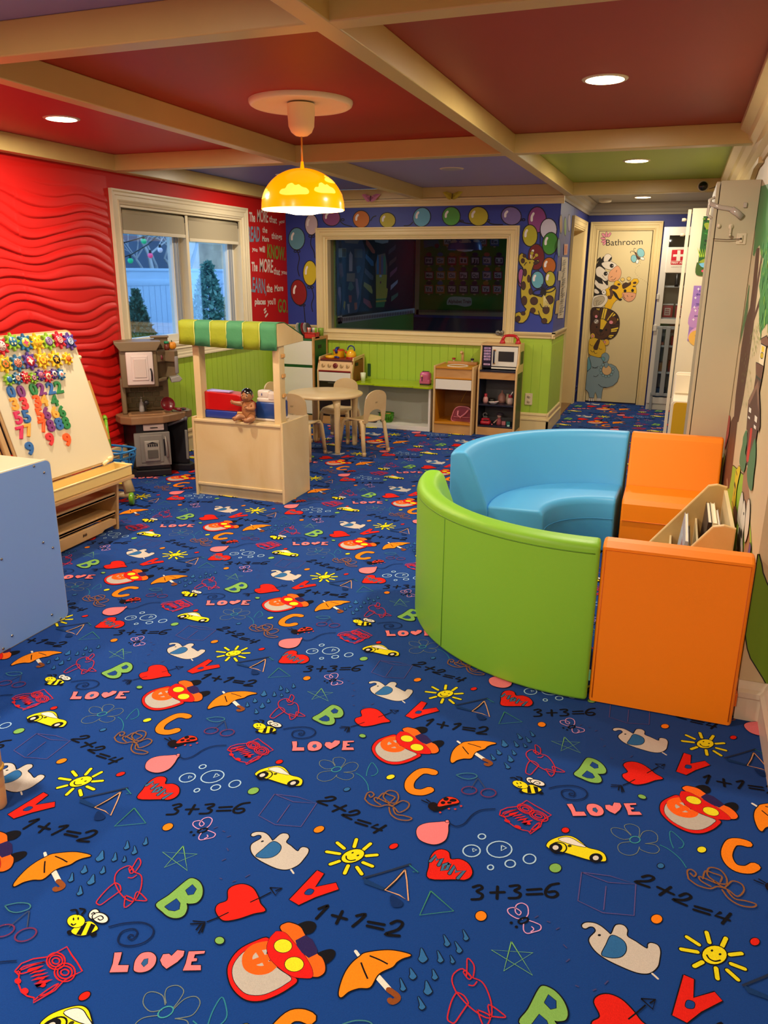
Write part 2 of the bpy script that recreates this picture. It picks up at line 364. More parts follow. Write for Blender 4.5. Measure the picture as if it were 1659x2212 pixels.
fa.fill([(925,325),(1060,390),(1040,400),(930,360)], '#173a70', sm=False); fa.line([(925,328),(1060,290),(1205,245)], '#25324e', .006)
fa.line([(1175,278),(1100,360),(1055,398)], '#222a3a', .008); fa.line([(1175,278),(1185,340),(1195,465),(1140,430),(1055,400),(1120,340),(1175,278)], '#d9a37a', .0035, sm=False)
fa.fill([(1090,430),(1160,470),(1150,500),(1095,495)], '#122f66'); fa.line([(1200,250),(1255,295),(1220,290)], '#2f7f80', .003, sm=False)
# crop A
fa.at(0, 1780, 2.765)
R_ = '#c42a36'
for pts in ([(685,355),(690,310),(720,275),(775,255),(800,290),(840,310),(848,350),(835,410),(800,465),(755,455),(712,410),(685,355)],[(775,290),(800,250),(825,210),(840,225),(838,250),(810,290)],[(770,270),(785,262),(800,290),(780,300),(770,270)],[(685,358),(640,395),(580,465),(585,485),(605,487),(650,455),(712,410)],[(750,432),(745,505),(800,460),(750,432)],[(800,460),(870,465),(870,450),(820,410),(800,465)],[(765,325),(790,328),(818,310)],[(685,355),(715,370),(722,400),(712,410)]): fa.line(pts, R_, .0032)
fa.fill([(1112,345),(1150,330),(1190,350),(1210,390),(1205,440),(1175,475),(1130,482),(1115,480),(1118,510),(1100,550),(1060,568),(1010,560),(970,530),(933,485),(1010,430)], '#7fb35a', K)
fa.fill([(1110,402),(1150,368),(1172,395),(1155,425),(1125,430)], '#0d3f8c', K, .0015, sm=False); fa.fill([(985,500),(1055,452),(1075,480),(1070,515),(1045,525),(1010,520)], '#0d3f8c', K, .0015, sm=False)
for pts in ([(1228,592),(1150,585)],[(1225,600),(1135,603)],[(1215,605),(1185,660)],[(1200,602),(1170,640)],[(1222,600),(1205,655)]): fa.line(pts, K, .0035)
PK = '#f07f86'
fa.fill([(685,775),(728,773),(718,815),(705,850),(770,850),(762,890),(655,893),(675,840)], PK, K, .002, sm=False)
fa.fill([(800,865),(810,820),(845,780),(900,773),(932,800),(925,845),(890,880),(840,893),(805,885)], PK, K, .002); fa.fill([(862,815),(885,810),(882,840),(860,860),(845,840)], '#2f5f94', K, .001, sm=False)
fa.fill([(957,820),(975,785),(1010,782),(1025,795),(1060,760),(1102,765),(1095,795),(1060,830),(995,872),(970,850)], PK, K, .002, sm=False)
fa.fill([(1128,768),(1225,765),(1220,780),(1165,785),(1158,808),(1178,810),(1175,825),(1145,828),(1140,850),(1200,850),(1200,880),(1092,882),(1110,840)], PK, K, .002, sm=False)
for r in ((55,50),(40,35),(22,18)): fa.ring(335, 825, r[0], r[1], '#cf2327', .0034)
for r in ((62,55),(44,38),(24,18)): fa.ring(388, 893, r[0], r[1], '#cf2327', .0034)
fa.line([(90,885),(130,840),(200,812),(290,800),(400,740),(430,790),(460,830),(492,885),(440,910),(380,945),(330,1000),(260,1040),(200,1075),(205,1045),(165,1035),(130,1010),(110,960),(115,910),(90,885)], '#cf2327', .0034, sm=False)
fa.line([(100,890),(200,850),(270,830),(140,860),(120,900),(170,890),(220,870)], '#cf2327', .0034); fa.line([(205,1060),(280,1000),(350,960),(300,1010),(230,1040)], '#cf2327', .0034)
fa.line([(180,880),(250,860),(190,895),(265,880),(195,915),(275,900),(200,935),(285,920),(215,955),(300,940),(215,975),(260,970)], '#dc2020', .011, sm=False)
fa.dot(108, 945, 20, 17, '#cf2327'); fa.dot(150, 1005, 22, 19, '#cf2327')
fa.fill([(400,650),(420,640),(440,655),(410,668)], K); fa.fill([(540,655),(572,650),(575,672),(545,678)], K)
fa.dot(562, 545, 32, 24, '#e9e6dc', K, .003, -40); fa.fill([(430,640),(500,600),(545,590),(585,628),(560,650),(500,672),(445,665)], '#f0e21c', K, .002)
fa.fill([(455,668),(498,600),(522,595),(485,672)], K, sm=False); fa.fill([(515,668),(545,600),(572,612),(545,660)], K, sm=False)
fa.dot(600, 568, 46, 28, '#e9e6dc', K, .003, 15); fa.line([(560,575),(600,555),(618,570),(600,582),(585,572)], K, .003); fa.line([(545,548),(560,535),(568,548)], K, .003)
fa.dot(455, 587, 52, 38, '#f0e21c', K, .002); fa.dot(440, 575, 5, 9, K); fa.dot(468, 572, 5, 9, K); fa.line([(425,602),(438,612),(455,602)], K, .004)
fa.line([(465,548),(455,520),(425,522)], K, .005); fa.line([(490,545),(508,520),(478,512)], K, .005)
fa.line([(648,622),(740,600),(850,595),(910,625),(912,670),(860,715),(780,735),(720,725),(705,695),(730,650),(790,633),(820,650),(810,680),(785,697),(765,685),(780,668),(800,675)], '#12244e', .004)
fa.dot(1312, 703, 27, 21, '#7fb35a', K, .002)
# crop E
fa.at(750, 1450, 2.765)
fa.fill([(1190,1045),(1212,1018),(1268,996),(1320,990),(1365,1005),(1410,1040),(1438,1062),(1500,1078),(1535,1100),(1545,1135),(1520,1142),(1445,1133),(1295,1088),(1230,1075),(1200,1060)], '#efe21e', K, .0025)
fa.fill([(1262,1012),(1300,998),(1340,1005),(1380,1028),(1425,1056),(1380,1050),(1320,1035)], '#e9e6dc', K, .002)
fa.ring(1262, 1062, 48, 34, K, .004)
for c_ in ((1245,1060),(1485,1122)): fa.dot(c_[0], c_[1], 40, 28, '#15151c'); fa.dot(c_[0]-1, c_[1], 18, 14, '#d8d4cc')
fa.dot(1328, 1050, 12, 8, '#3a3a14')
fa.line([(612,915),(650,932),(700,915),(745,865),(800,835),(885,828)], '#12244e', .004)
fa.fill([(605,905),(540,908),(470,915),(425,935),(413,970),(430,1010),(480,1035),(535,1040),(585,1015),(602,970),(603,930)], PK, K, .002); fa.dot(597, 903, 10, 7, PK, K, .002)
fa.line([(650,625),(700,615),(755,618),(775,635),(735,650),(690,645),(650,625)], '#3f7f86', .003); fa.line([(778,645),(740,705)], '#3c4663', .0028); fa.line([(782,645),(825,705)], '#3c4663', .0028)
fa.ring(728, 718, 45, 23, '#6f2f55', .004); fa.ring(843, 733, 45, 25, '#6f2f55', .004)
fa.fill([(505,838),(550,840),(610,812),(660,800),(640,790),(540,800)], K)
fa.dot(512, 812, 30, 24, '#1a1218'); fa.fill([(540,805),(560,775),(600,757),(645,765),(668,785),(655,795),(600,805),(550,815)], '#e0361c', K, .002)
for e in ((590,770,16,11),(632,778,22,9),(572,792,14,9),(610,792,14,7)): fa.dot(*e, '#1a1218')
for pts in ([(485,795),(462,785),(442,775)],[(497,790),(470,770)]): fa.line(pts, K, .004)
for p in ((607,828),(645,830),(680,812),(555,850)): fa.dot(p[0], p[1], 7, 5, '#d03a2a')
for pts in ([(105,770),(120,735),(145,728),(160,745),(140,760),(130,745)],[(105,770),(135,800),(190,815),(235,805),(280,820),(310,850),(360,825),(368,795),(330,780),(290,800)],[(290,795),(250,790),(215,755),(245,720),(295,730),(305,770),(270,810),(230,780)],[(235,790),(170,760),(165,780),(200,805)],[(250,820),(260,860),(300,890),(360,898),(385,885),(340,870),(290,860),(275,825)],[(180,770),(215,735),(250,745),(285,760),(262,785)]):
    fa.line(pts, '#8a5a34', .0045)
P_ = 0.914
for i in range(-7, 5):
    for j in range(-4, 11):
        fa.emit((i*P_, j*P_), keep=lambda x, y: -3.93 < x < XR2-.01 and -0.9 < y < YH-.06 and not (y > YB-.03 and x < XH) and not (x > XR-.01 and y > YJ))
floor = fl.build('floor'); floor['kind'] = 'structure'

# ---- walls
def beadboard(mb, p0, p1, z0, z1, m, nrm, pitch=0.085, G=0.0035, D=0.004):
    """vertical tongue-and-groove boards between two floor points"""
    a = Vector(p0); b = Vector(p1); d = b-a; L = d.length; d.normalize(); n = max(1, round(L/pitch)); w_ = L/n; N = Vector(nrm)
    for i in range(n):
        s0 = a+d*(i*w_); s1 = a+d*((i+1)*w_-G)
        q = [s0, s1, s1+N*D, s0+N*D]
        vs = [(*p.xy, z0) for p in q]+[(*p.xy, z1) for p in q]
        mb.add(vs, [(0,1,5,4),(1,2,6,5),(2,3,7,6),(3,0,4,7),(4,5,6,7),(0,3,2,1)], m)
WZ = 0.935
# left wall with window opening (y 5.10..6.80, z 0.93..1.99)
WY0, WY1, WZ0, WZ1 = 5.075, 6.825, 0.915, 1.985
wl = MB()
wl.box(XL-.18, XL, Y0, WY0, 0, ZC, RED); wl.box(XL-.18, XL, WY1, YB+.0, 0, ZC, RED)
wl.box(XL-.18, XL, WY0, WY1, 0, WZ0, RED); wl.box(XL-.18, XL, WY0, WY1, WZ1, ZC, RED)
beadboard(wl, (XL, 4.99, 0), (XL, YB, 0), 0.1, 0.89, GREEN, (1, 0, 0))
# carved wave panels
def wave_panels():
    y0, y1, z0, z1 = 0.6, 4.96, 0.12, 2.16; ny, nz = 340, 640; vs = []; fs = []
    m = mat('wave_panel_red', '#c61410', 0.5, spec=0.35)
    for i in range(ny+1):
        y = y0+(y1-y0)*i/ny
        seam = min(abs(y-s_) for s_ in (0.84, 1.65, 2.46, 3.27, 4.08))
        for j in range(nz+1):
            z = z0+(z1-z0)*j/nz
            ph = z*16.5 + 0.46*math.sin(y*7.9+z*3.1+0.8*math.sin(z*5.0)) + 0.40*math.sin(y*5.1-z*8.3+1.0) + 0.10*math.sin(y*14.0+z*4.0)
            t = ph-math.floor(ph); h = math.sin(PI/2*t/.22)**.8 if t < .22 else math.cos(PI/2*(t-.22)/.78)**.8
            amp = 0.017*(0.62+0.38*math.sin(y*4.2+z*3.0+math.floor(ph)*2.3)) * min(1, max(0, (2.08-z)/0.12)) * min(1, (y1-y)/0.02)
            x = XL+0.002+h*amp
            if seam < 0.007: x = XL+0.002+h*amp*0.55
            vs.append((x, y, z))
    k = nz+1
    for i in range(ny):
        for j in range(nz): fs.append((i*k+j, (i+1)*k+j, (i+1)*k+j+1, i*k+j+1))
    wl.add(vs, fs, m, True)
wave_panels()
# quote lettering on the red wall
la = Art((XL, 0, 0), (0, 1, 0), (0, 0, 1), (1, 0, 0), mb=wl, base=0.002, step=0.00003, plane=lambda u, v: onx(u, v, XL)).at(520, 440, 8.508)
WT = '#e4d7cd'; SB = '#7d93a8'; OL = '#7c9430'
for t, a, b, h_, c, bo in (('The',(150,318),(262,335),165,WT,.03),('MORE',(300,330),(500,345),225,WT,.015),('that',(520,335),(662,365),120,WT,.02),('you',(700,372),(800,350),70,WT,.02),
    ('READ',(125,690),(350,690),270,SB,.03),(',',(352,690),(364,692),30,SB,.02),('the',(395,525),(486,540),105,WT,.02),('More',(392,690),(515,700),100,WT,.03),('things',(562,640),(755,665),115,WT,.02),
    ('you',(205,860),(305,885),75,WT,.03),('will',(335,870),(440,895),110,WT,.03),('KNOW.',(485,985),(815,1040),245,OL,.03),
    ('The',(195,1235),(305,1240),165,WT,.03),('MORE',(345,1245),(590,1265),240,WT,.02),('that',(600,1290),(720,1315),125,WT,.02),('you',(742,1285),(842,1300),75,WT,.02),
    ('LEARN,',(165,1610),(465,1650),270,SB,.02),('the',(470,1615),(580,1630),150,WT,.02),('More',(618,1612),(778,1600),115,WT,.03),
    ('places',(255,1850),(455,1850),110,WT,.03),("you'll",(490,1850),(635,1850),110,WT,.02),('GO.',(680,1990),(855,2000),240,OL,.02)):
    la.text(t, a, b, h_, c, bo)
for a, b in (((425,1955),(450,1930)),((435,2005),(462,1975)),((450,2075),(490,2025))): la.line([a, b], WT, .02)
la.emit()
struct(wl, 'wall_left')

# back wall with the inner window (frame outer x -3.59..-1.50, z .845..1.945)
BX0, BX1, BZ0, BZ1 = -3.50, -1.595, 0.93, 1.85
wb = MB()
for (x0, x1, z0, z1) in ((XL-.18, BX0, 0, ZC), (BX1, XH, 0, ZC), (BX0, BX1, 0, BZ0), (BX0, BX1, BZ1, ZC)):
    if z0 == 0:
        wb.box(x0, x1, YB, YB+.15, 0, min(z1, WZ), GREEN)
        if z1 > WZ: wb.box(x0, x1, YB, YB+.15, WZ, z1, BLUE)
    else: wb.box(x0, x1, YB, YB+.15, z0, z1, BLUE)
beadboard(wb, (XL, YB, 0), (XH, YB, 0), 0.1, 0.925 if False else 0.86, GREEN, (0, -1, 0))
ba = Art((0, YB, 0), (1, 0, 0), (0, 0, 1), (0, -1, 0), mb=wb, base=0.001, step=0.00003, plane=lambda u, v: ony(u, v, YB)).at(600, 400, 2.676)
def balloon(a, cx, cy, rx, ry, col, rot=0, hi=True):
    a.dot(cx, cy, rx, ry, col, K, .008, rot)
    if hi: a.line([(cx-rx*.62, cy+ry*.05), (cx-rx*.6, cy-ry*.25), (cx-rx*.42, cy-ry*.5)], '#e8e4e0', .022)
for pts in ([(110,375),(125,420),(115,480),(125,525)],[(198,290),(190,340),(210,385),(215,420)],[(355,200),(380,225),(430,240)],[(192,585),(208,640),(195,690),(202,730)],[(150,690),(155,740),(160,800)],[(537,205),(550,185),(568,178)],[(1050,205),(1090,220),(1150,225)],[(1205,205),(1240,225),(1300,228)],[(780,215),(760,232),(730,235)]): ba.line(pts, K, .010)
for p in ((112,382),(197,295),(367,200),(190,590),(142,693),(1055,208),(1208,205),(1412,200)): ba.ring(p[0]-9, p[1], 9, 6, K, .008); ba.ring(p[0]+9, p[1], 9, 6, K, .008)
for b_ in ((110,310,45,62,'#5d93a6'),(195,228,35,58,'#c7b4ba'),(310,187,50,46,'#8a4378',25),(483,197,46,48,'#c06a12'),(635,203,44,42,'#b7ab22',20),(833,185,48,54,'#5ea5c0',20),(1003,180,50,52,'#4f9a3a'),(1160,180,55,53,'#b9ad2a',15),(1350,178,56,50,'#7d6ea6',15),
           (187,508,38,70,'#cdb81e'),(122,620,44,72,'#8c1518',-8),(1408,540,17,48,'#a2559a')): balloon(ba, *b_)
ba.at(1100, 440, 7.9)
balloon(ba, 478, 275, 150, 215, '#8d4383'); balloon(ba, 672, 440, 135, 180, '#c9c6d6', 0, False); balloon(ba, 355, 545, 122, 178, '#b3ad28'); balloon(ba, 700, 680, 125, 185, '#3f8a28', 8)
ba.line([(530,480),(530,700)], K, .009); ba.line([(500,1130),(560,1500)], K, .008); ba.line([(790,850),(600,1480)], K, .006)
balloon(ba, 462, 910, 132, 215, '#6d1416'); balloon(ba, 682, 1060, 108, 135, '#b3600f'); balloon(ba, 485, 1300, 100, 140, '#62a9ba'); balloon(ba, 700, 1285, 80, 125, '#b3ad28'); ba.dot(205, 1240, 45, 125, '#a2559a', K, .008)
GY = '#b9a52a'; GB = '#43291f'
for c_ in ((390,845),(467,878)): ba.line([c_, (385,965)], GY, .012); ba.dot(c_[0], c_[1], 28, 28, GY, K, .003)
ba.fill([(180,880),(215,850),(255,868),(285,930),(320,962),(370,960),(400,955),(440,985),(495,962),(510,990),(470,1020),(415,1035),(400,1080),(375,1150),(365,1250),(350,1350),(370,1480),(400,1555),(480,1580),(560,1600),(600,1500),(790,1420),(795,1480),(770,1640),(740,1830),(735,1900),(715,1985),(670,2040),(615,2030),(570,1970),(520,1890),(450,1885),(350,1830),(335,1900),(300,1970),(240,2025),(170,2030),(112,1970),(112,1875),(170,1850),(215,1880),(260,1860),(300,1800),(240,1720),(212,1620),(205,1500),(215,1350),(240,1230),(250,1120),(235,1080),(195,1030),(168,960)], GY, K, .008)
for e in ((235,975,28,38,0),(262,890,26,26,0),(270,1175,28,60,0),(245,1400,35,70,0),(335,1280,22,60,0),(368,1500,30,52,0),(425,1660,62,65,0),(258,1655,45,75,0),(405,1820,42,42,0),(240,1872,34,30,0),(150,1965,38,50,20),(630,1810,55,68,0),(600,2000,45,42,0),(460,1005,42,22,-12)): ba.dot(*e[:4], GB, K, .004, e[4])
ba.line([(262,1050),(285,1010),(298,1008)], K, .008); ba.dot(353, 1005, 8, 18, K)
ba.line([(500,1830),(520,1900)], K, .008); ba.line([(530,1710),(560,1770),(590,1780)], K, .008)
ba.dot(585, 1520, 52, 60, '#191413'); ba.ring(500, 1510, 90, 45, K, .010, -10); ba.ring(700, 1460, 90, 45, K, .010, -20); ba.dot(690, 1640, 62, 68, GB, K, .006)
for x_ in (590, 615, 640, 670, 700): ba.line([(590,1560),(x_,1760)], '#d9cc8a', .006)
for x_ in (560, 600, 640): ba.line([(585,1500),(x_,1380)], K, .008)
ba.emit(); struct(wb, 'wall_back')

# hall side wall (cased opening y 8.62..9.75)
HD0, HD1, HDZ = 8.66, 9.70, 2.00
wh = MB()
for (y0, y1, z0, z1) in ((YB+.15, HD0, 0, ZC), (HD1, YH, 0, ZC), (HD0, HD1, HDZ, ZC)):
    wh.box(XH-.12, XH, y0, y1, z0, z1, NAVYW)
wh.box(XH-.02, XH+.0005, YB+.001, HD0, 0, WZ, GREEN); wh.box(XH-.02, XH+.0005, YB+.001, HD0, WZ, ZC, BLUE)
beadboard(wh, (XH, YB, 0), (XH, HD0-.08, 0), 0.1, 0.86, GREEN, (1, 0, 0))
ha = Art((XH+.001, 0, 0), (0, 1, 0), (0, 0, 1), (1, 0, 0), mb=wh, base=0.001, step=0.00003, plane=lambda u, v: onx(u, v, XH+.001)).at(1100, 440, 7.9)
for e in ((882,350,22,150,'#a3762f'),(955,390,18,150,'#6fa33a'),(1022,330,20,140,'#9a8fb0'),(845,750,22,150,'#5d93a6')): ha.dot(*e[:4], e[4], K, .01)
ha.emit(); struct(wh, 'wall_hall')
wf = MB(); wf.box(XH-.12, XR2+.2, YH, YH+.15, 0, ZC, NAVYW); struct(wf, 'wall_far')
# small lit passage seen through the cased opening
ws = MB(); ws.box(XH-.42, XH-.12, HD1+.04, HD1+.1, 0, ZC, BEIGE); ws.box(XH-.42, XH-.12, HD0-.4, HD0-.35, 0, ZC, BEIGE); ws.box(XH-.425, XH-.42, HD0-.4, HD1+.1, 0, ZC, BEIGE)
ws.box(XH-.42, XH-.12, HD1+.02, HD1+.04, 0, .14, CREAM, .004)
struct(ws, 'wall_passage')
pf = MB(); pf.box(XH-.42, XH+.0, HD0-.35, HD1+.04, -.02, .012, mat('passage_floor', '#7a5c3c', .4, noise=.1, nscale=10)); struct(pf, 'floor_passage')

# right wall with the mural and its jog
wr = MB(); WM = mat('mural_ground', '#cdbd98', .5, noise=.05, nscale=6)
wr.box(XR, XR+.35, YJ, YH+.1, 0, ZC, WM); wq = MB(); wq.box(XR2, XR2+.25, Y0, YJ-.001, 0, ZC, WM); struct(wq, 'wall_right_near')
ma = Art((XR, 0, 0), (0, 1, 0), (0, 0, 1), (-1, 0, 0), mb=wr, base=0.0006, step=0.000005, plane=lambda u, v: onx(u, v, XR))
def mf(crop, pts, col, out=None, ow=.004, sm=True):
    ma.at(*crop); ma.fill(pts, col, out, ow, sm)
C1 = (1540, 900, 5.53); C2 = (1540, 500, 8.504); C3 = (1560, 740, 8.508); C4 = (1440, 380, 6.913)
# hill (world coordinates y,z)
ma.crop = None
ma.fill([(6.6,0.0),(6.6,.62),(5.6,.56),(5.0,.50),(4.55,.52),(4.2,.60),(3.8,.66),(3.55,.70),(3.3,.66),(3.05,.60),(2.90,.55),(2.77,.50),(2.767,0.0)], '#93bf33', K, .005, raw=True, sm=False)
# path
mf(C1, [(405,600),(415,640),(425,760),(432,900),(450,1100),(440,1300),(440,1500),(420,1690),(360,1690),(380,1500),(385,1300),(370,1100),(350,900),(360,760),(372,640)], '#a0785a')
# trunk
mf(C2, [(800,300),(860,300),(835,640),(805,960),(890,430),(925,430),(830,1000),(770,1500),(860,1220),(865,1330),(760,1640),(700,2100),(660,2400),(560,3060),(470,3500),(380,3500),(420,3000),(480,2500),(520,2150),(590,1700),(625,1550),(680,1400),(730,1000),(765,640)], '#553528', sm=False)
mf(C1, [(245,0),(300,0),(280,200),(250,460),(225,700),(195,860),(95,860),(120,600),(160,440),(190,230),(215,60)], '#573729', sm=False)
ma.at(*C1); ma.line([(270,40),(240,300),(205,600)], '#7d5b4c', .012); ma.line([(170,750),(172,850)], '#d9c4a0', .015)
# foliage
mf(C2, [(795,-800),(1100,-900),(1300,0),(1300,1700),(985,1700),(900,1830),(880,2000),(850,1700),(850,1300),(870,1180),(850,1000),(900,700),(930,500),(880,400),(860,250),(800,330),(760,460),(735,430),(780,0)], '#3f7f43', sm=False)
mf(C2, [(660,975),(675,1000),(655,1250),(650,1400),(625,1560),(590,1700),(500,2080),(520,1860),(600,1380)], '#4a7a48', sm=False)
for i in range(150):
    x_ = random.uniform(880, 1250); y_ = random.uniform(100, 1750)
    ma.at(*C2); ma.line([(x_, y_), (x_-6, y_+random.uniform(40, 90))], random.choice(['#56a04a', '#2f6a3c', '#8fbf4a', '#4a9a5a']), .02)
for i in range(60):
    ma.at(*C2); x_ = random.uniform(700, 900); y_ = 1500+ (900-x_)*2+random.uniform(0, 500); ma.line([(x_, y_), (x_-2, y_+25)], '#9db06a', .01)
for i in range(40):
    ma.at(*C3); x_ = random.uniform(380, 560); y_ = random.uniform(200, 1200); ma.line([(x_, y_), (x_-2, y_+30)], '#8a9a5a', .008)
# house
mf(C3, [(640,600),(740,700),(700,900),(715,1200),(715,1540),(690,1640),(670,1590),(640,1780),(560,2000),(540,2070),(500,2250),(450,2200),(480,1900),(490,1600),(465,1590),(490,1230),(500,1080),(600,860)], '#5c4136', K, .003, sm=False)
mf(C3, [(640,370),(785,430),(740,700),(640,600)], '#6e4c3c', K, .003, sm=False); mf(C3, [(640,590),(740,685),(735,715),(638,640)], '#3a4238', sm=False)
mf(C3, [(685,690),(700,900),(690,1300),(670,1100),(655,850),(520,1150),(500,1090),(600,860)], '#8a6a58', sm=False)
mf(C3, [(735,30),(830,70),(780,430),(690,375)], '#e6d9b8', K, .003, sm=False); mf(C3, [(750,60),(800,80),(790,180),(745,170)], '#e2c93a', sm=False); ma.at(*C3); ma.dot(752, 240, 28, 50, '#cdb42e', K, .003)
mf(C3, [(735,-60),(842,-120),(900,60),(830,60),(735,10)], '#7a5644', K, .004, sm=False)
for q in ([(515,1185),(555,1215),(548,1300),(508,1270)],[(622,1330),(668,1375),(655,1480),(615,1440)],[(495,1345),(532,1375),(528,1415),(493,1385)],[(605,1505),(645,1545),(638,1605),(600,1565)]): mf(C3, q, '#e9e6dc', K, .002, sm=False)
mf(C3, [(540,1580),(575,1600),(555,1800),(530,2000),(500,2190),(465,2150),(490,1950),(520,1750)], '#c43a30', K, .002)
# bushes
mf(C1, [(415,160),(420,300),(400,420),(410,500),(395,620),(370,665),(330,560),(340,440),(365,330),(375,240)], '#3f7d55'); mf(C1, [(520,260),(525,480),(500,700),(480,880),(440,840),(420,700),(440,520),(470,400)], '#3f7d55')
mf(C1, [(190,0),(215,10),(200,200),(170,330),(150,400),(150,280),(175,150)], '#a5403a')
# sunflowers, rabbit, purple flower
mf(C1, [(325,590),(340,640),(310,780),(290,900),(280,1040),(255,1110),(235,1040),(255,900),(270,780),(285,650),(305,620)], '#d9c41e', K, .003)
ma.at(*C1); ma.line([(270,800),(280,860),(268,930)], K, .02); ma.line([(290,650),(300,700)], K, .008); ma.line([(240,1010),(262,1090)], K, .006)
mf(C1, [(255,1100),(285,1070),(300,1150),(290,1300),(270,1240)], '#5a2f26')
mf(C1, [(360,905),(375,960),(370,1080),(345,1200),(330,1310),(305,1240),(310,1140),(330,1010)], '#d8d2c6', K, .004); mf(C1, [(440,990),(455,1030),(452,1200),(430,1400),(395,1505),(390,1380),(405,1200),(420,1060)], '#d8d2c6', K, .004)
mf(C1, [(390,1000),(402,1120),(395,1260),(372,1420),(368,1600),(355,1690),(275,1690),(290,1560),(305,1420),(320,1330),(345,1200),(365,1100)], '#ded9ce', K, .004)
mf(C1, [(330,1320),(350,1380),(345,1500),(330,1640),(310,1600),(300,1500),(315,1400)], '#2f211c'); ma.at(*C1); ma.dot(357, 1400, 8, 60, '#17120f'); ma.dot(383, 1160, 6, 20, '#17120f'); ma.line([(300,1590),(318,1640),(335,1600)], K, .012)
mf(C1, [(455,1510),(468,1560),(460,1640),(475,1640),(485,1690),(415,1690),(435,1620)], '#5f4a86', K, .003)
ma.emit()
# hill carried across the jog
ja = Art((0, YJ, 0), (1, 0, 0), (0, 0, 1), (0, -1, 0), mb=wr, base=0.0012, step=0.00003, plane=lambda u, v: ony(u, v, YJ))
ja.fill([(XR,.62),(.350,.585),(.358,.555),(.375,.52),(.40,.48),(XR2,.43),(XR2,.13),(.415,.165),(.39,.20),(.365,.235),(.350,.27),(XR,.32)], '#6f9a18', K, .004, sm=False, raw=True)
ja.emit(); struct(wr, 'wall_right')
wn = MB(); wn.box(XL, XR2+.2, Y0-.1, Y0, 0, ZC, BEIGE); struct(wn, 'wall_near')
# ---- ceiling panels and beams
def cpaint(n, h, r=0.45): return mat('ceiling_'+n, h, r, spec=.25, noise=.04, nscale=5)
ce = MB()
xs = [XL, -2.48, -1.055, XR2+.3]; ys = [Y0, 2.34, 5.01, 7.70]
CC = [['#a03a2c', '#8f84ac', '#a99a34'], ['#b8303a', '#a01006', '#9c4436'], ['#5c68b4', '#9890c0', '#a0b848']]
names = [['brick','lavender','olive'],['crimson','deep_red','brick'],['blue','mauve','lime']]
for j in range(3):
    for i in range(3):
        ce.box(xs[i], xs[i+1], ys[j], ys[j+1], ZC, ZC+.04, cpaint(names[j][i], CC[j][i]))
ce.box(XH-1.4, XR2+.3, YB-.05, YH+.15, ZC, ZC+.04, cpaint('grey', '#a8a49c'))
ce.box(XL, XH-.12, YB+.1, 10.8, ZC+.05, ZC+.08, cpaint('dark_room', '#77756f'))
struct(ce, 'ceiling')
BEAM = mat('beam_cream', '#cfb674', 0.34, noise=0.05, nscale=9)
def beam(name, *b):
    m = MB(); m.box(*b, BEAM, .004); struct(m, name)
for n, (x0, x1) in enumerate(((-1.092, -1.018), (-2.525, -2.447))): beam('trim_beam', x0, x1, Y0, YB-.03, ZB, ZC)
for (y0, y1) in ((2.30, 2.38), (4.965, 5.06)): beam('trim_beam', XL+.08, XR-.02, y0, y1, ZB+.0005, ZC)
beam('trim_beam', -1.10, XR-.02, 7.64, 7.74, ZB+.0005, ZC)
beam('trim_frieze_left', XL+.001, XL+.085, Y0, YB-.001, ZB, ZC)
beam('trim_frieze_back', XL+.08, XH+.08, YB-.052, YB-.001, ZB+.004, ZC)
CROWN = [(0, 0), (.012, 0), (.016, .012), (.016, .022), (.026, .03), (.034, .045), (.046, .052), (.052, .062), (.052, .072), (0, .072)]
def crown(name, p0, p1, z, nrm, prof=CROWN, m=None, sc_=1.0):
    """profile swept between two wall points; nrm points into the room"""
    a = Vector((*p0, z)); b = Vector((*p1, z)); N = Vector((*nrm, 0)); mb = MB(); n = len(prof)
    vs = [a+N*p[0]*sc_+Vector((0, 0, p[1]*sc_)) for p in prof]+[b+N*p[0]*sc_+Vector((0, 0, p[1]*sc_)) for p in prof]
    fs = [(i, (i+1) % n, n+(i+1) % n, n+i) for i in range(n)]+[tuple(range(n)), tuple(range(n, 2*n))]
    mb.add(vs, fs, m or CREAM); return struct(mb, name)
crown('trim_crown_back', (XL, YB), (XH+.03, YB), 2.135, (0, -1))
BIG = [(0, 0), (.015, 0), (.02, .02), (.04, .035), (.05, .06), (.075, .08), (.085, .10), (.11, .115), (.11, .13), (0, .13)]
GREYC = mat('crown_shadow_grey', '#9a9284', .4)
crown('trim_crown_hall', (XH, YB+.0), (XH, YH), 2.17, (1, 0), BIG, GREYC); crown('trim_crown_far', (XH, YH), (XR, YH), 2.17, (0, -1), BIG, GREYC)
crown('trim_crown_right', (XR, YJ), (XR, YB-.1), 2.11, (-1, 0), [(0, 0), (.012, 0), (.02, .03), (.05, .05), (.06, .08), (.09, .10), (.10, .13), (.14, .155), (.14, .19), (0, .19)])
# loose torn trim strip above the cabinet
tb = MB(); tb.prism([(5.0,2.13),(5.0,2.10),(5.3,2.105),(5.5,2.07),(5.7,2.08),(5.95,2.045),(6.2,2.055),(6.5,2.02),(6.6,2.14)], 'x', XR-.03, XR-.002, CREAM); struct(tb, 'trim_torn_edge')
BASE = [(0, 0), (.020, 0), (.020, .115), (.026, .122), (.026, .135), (.014, .142), (.012, .165), (.018, .172), (.016, .185), (.006, .195), (0, .195)]
crown('baseboard_back', (XL, YB), (XH+.02, YB), 0, (0, -1), BASE)
crown('baseboard_hall', (XH, YB-.02), (XH, HD0-.09), .0007, (1, 0), BASE)
crown('baseboard_left', (XL, 5.0), (XL, YB), .0007, (1, 0), BASE)
NB = mat('baseboard_navy', '#1c2560', .4)
crown('baseboard_far', (XH, YH), (-1.09, YH), 0, (0, -1), BASE, NB)
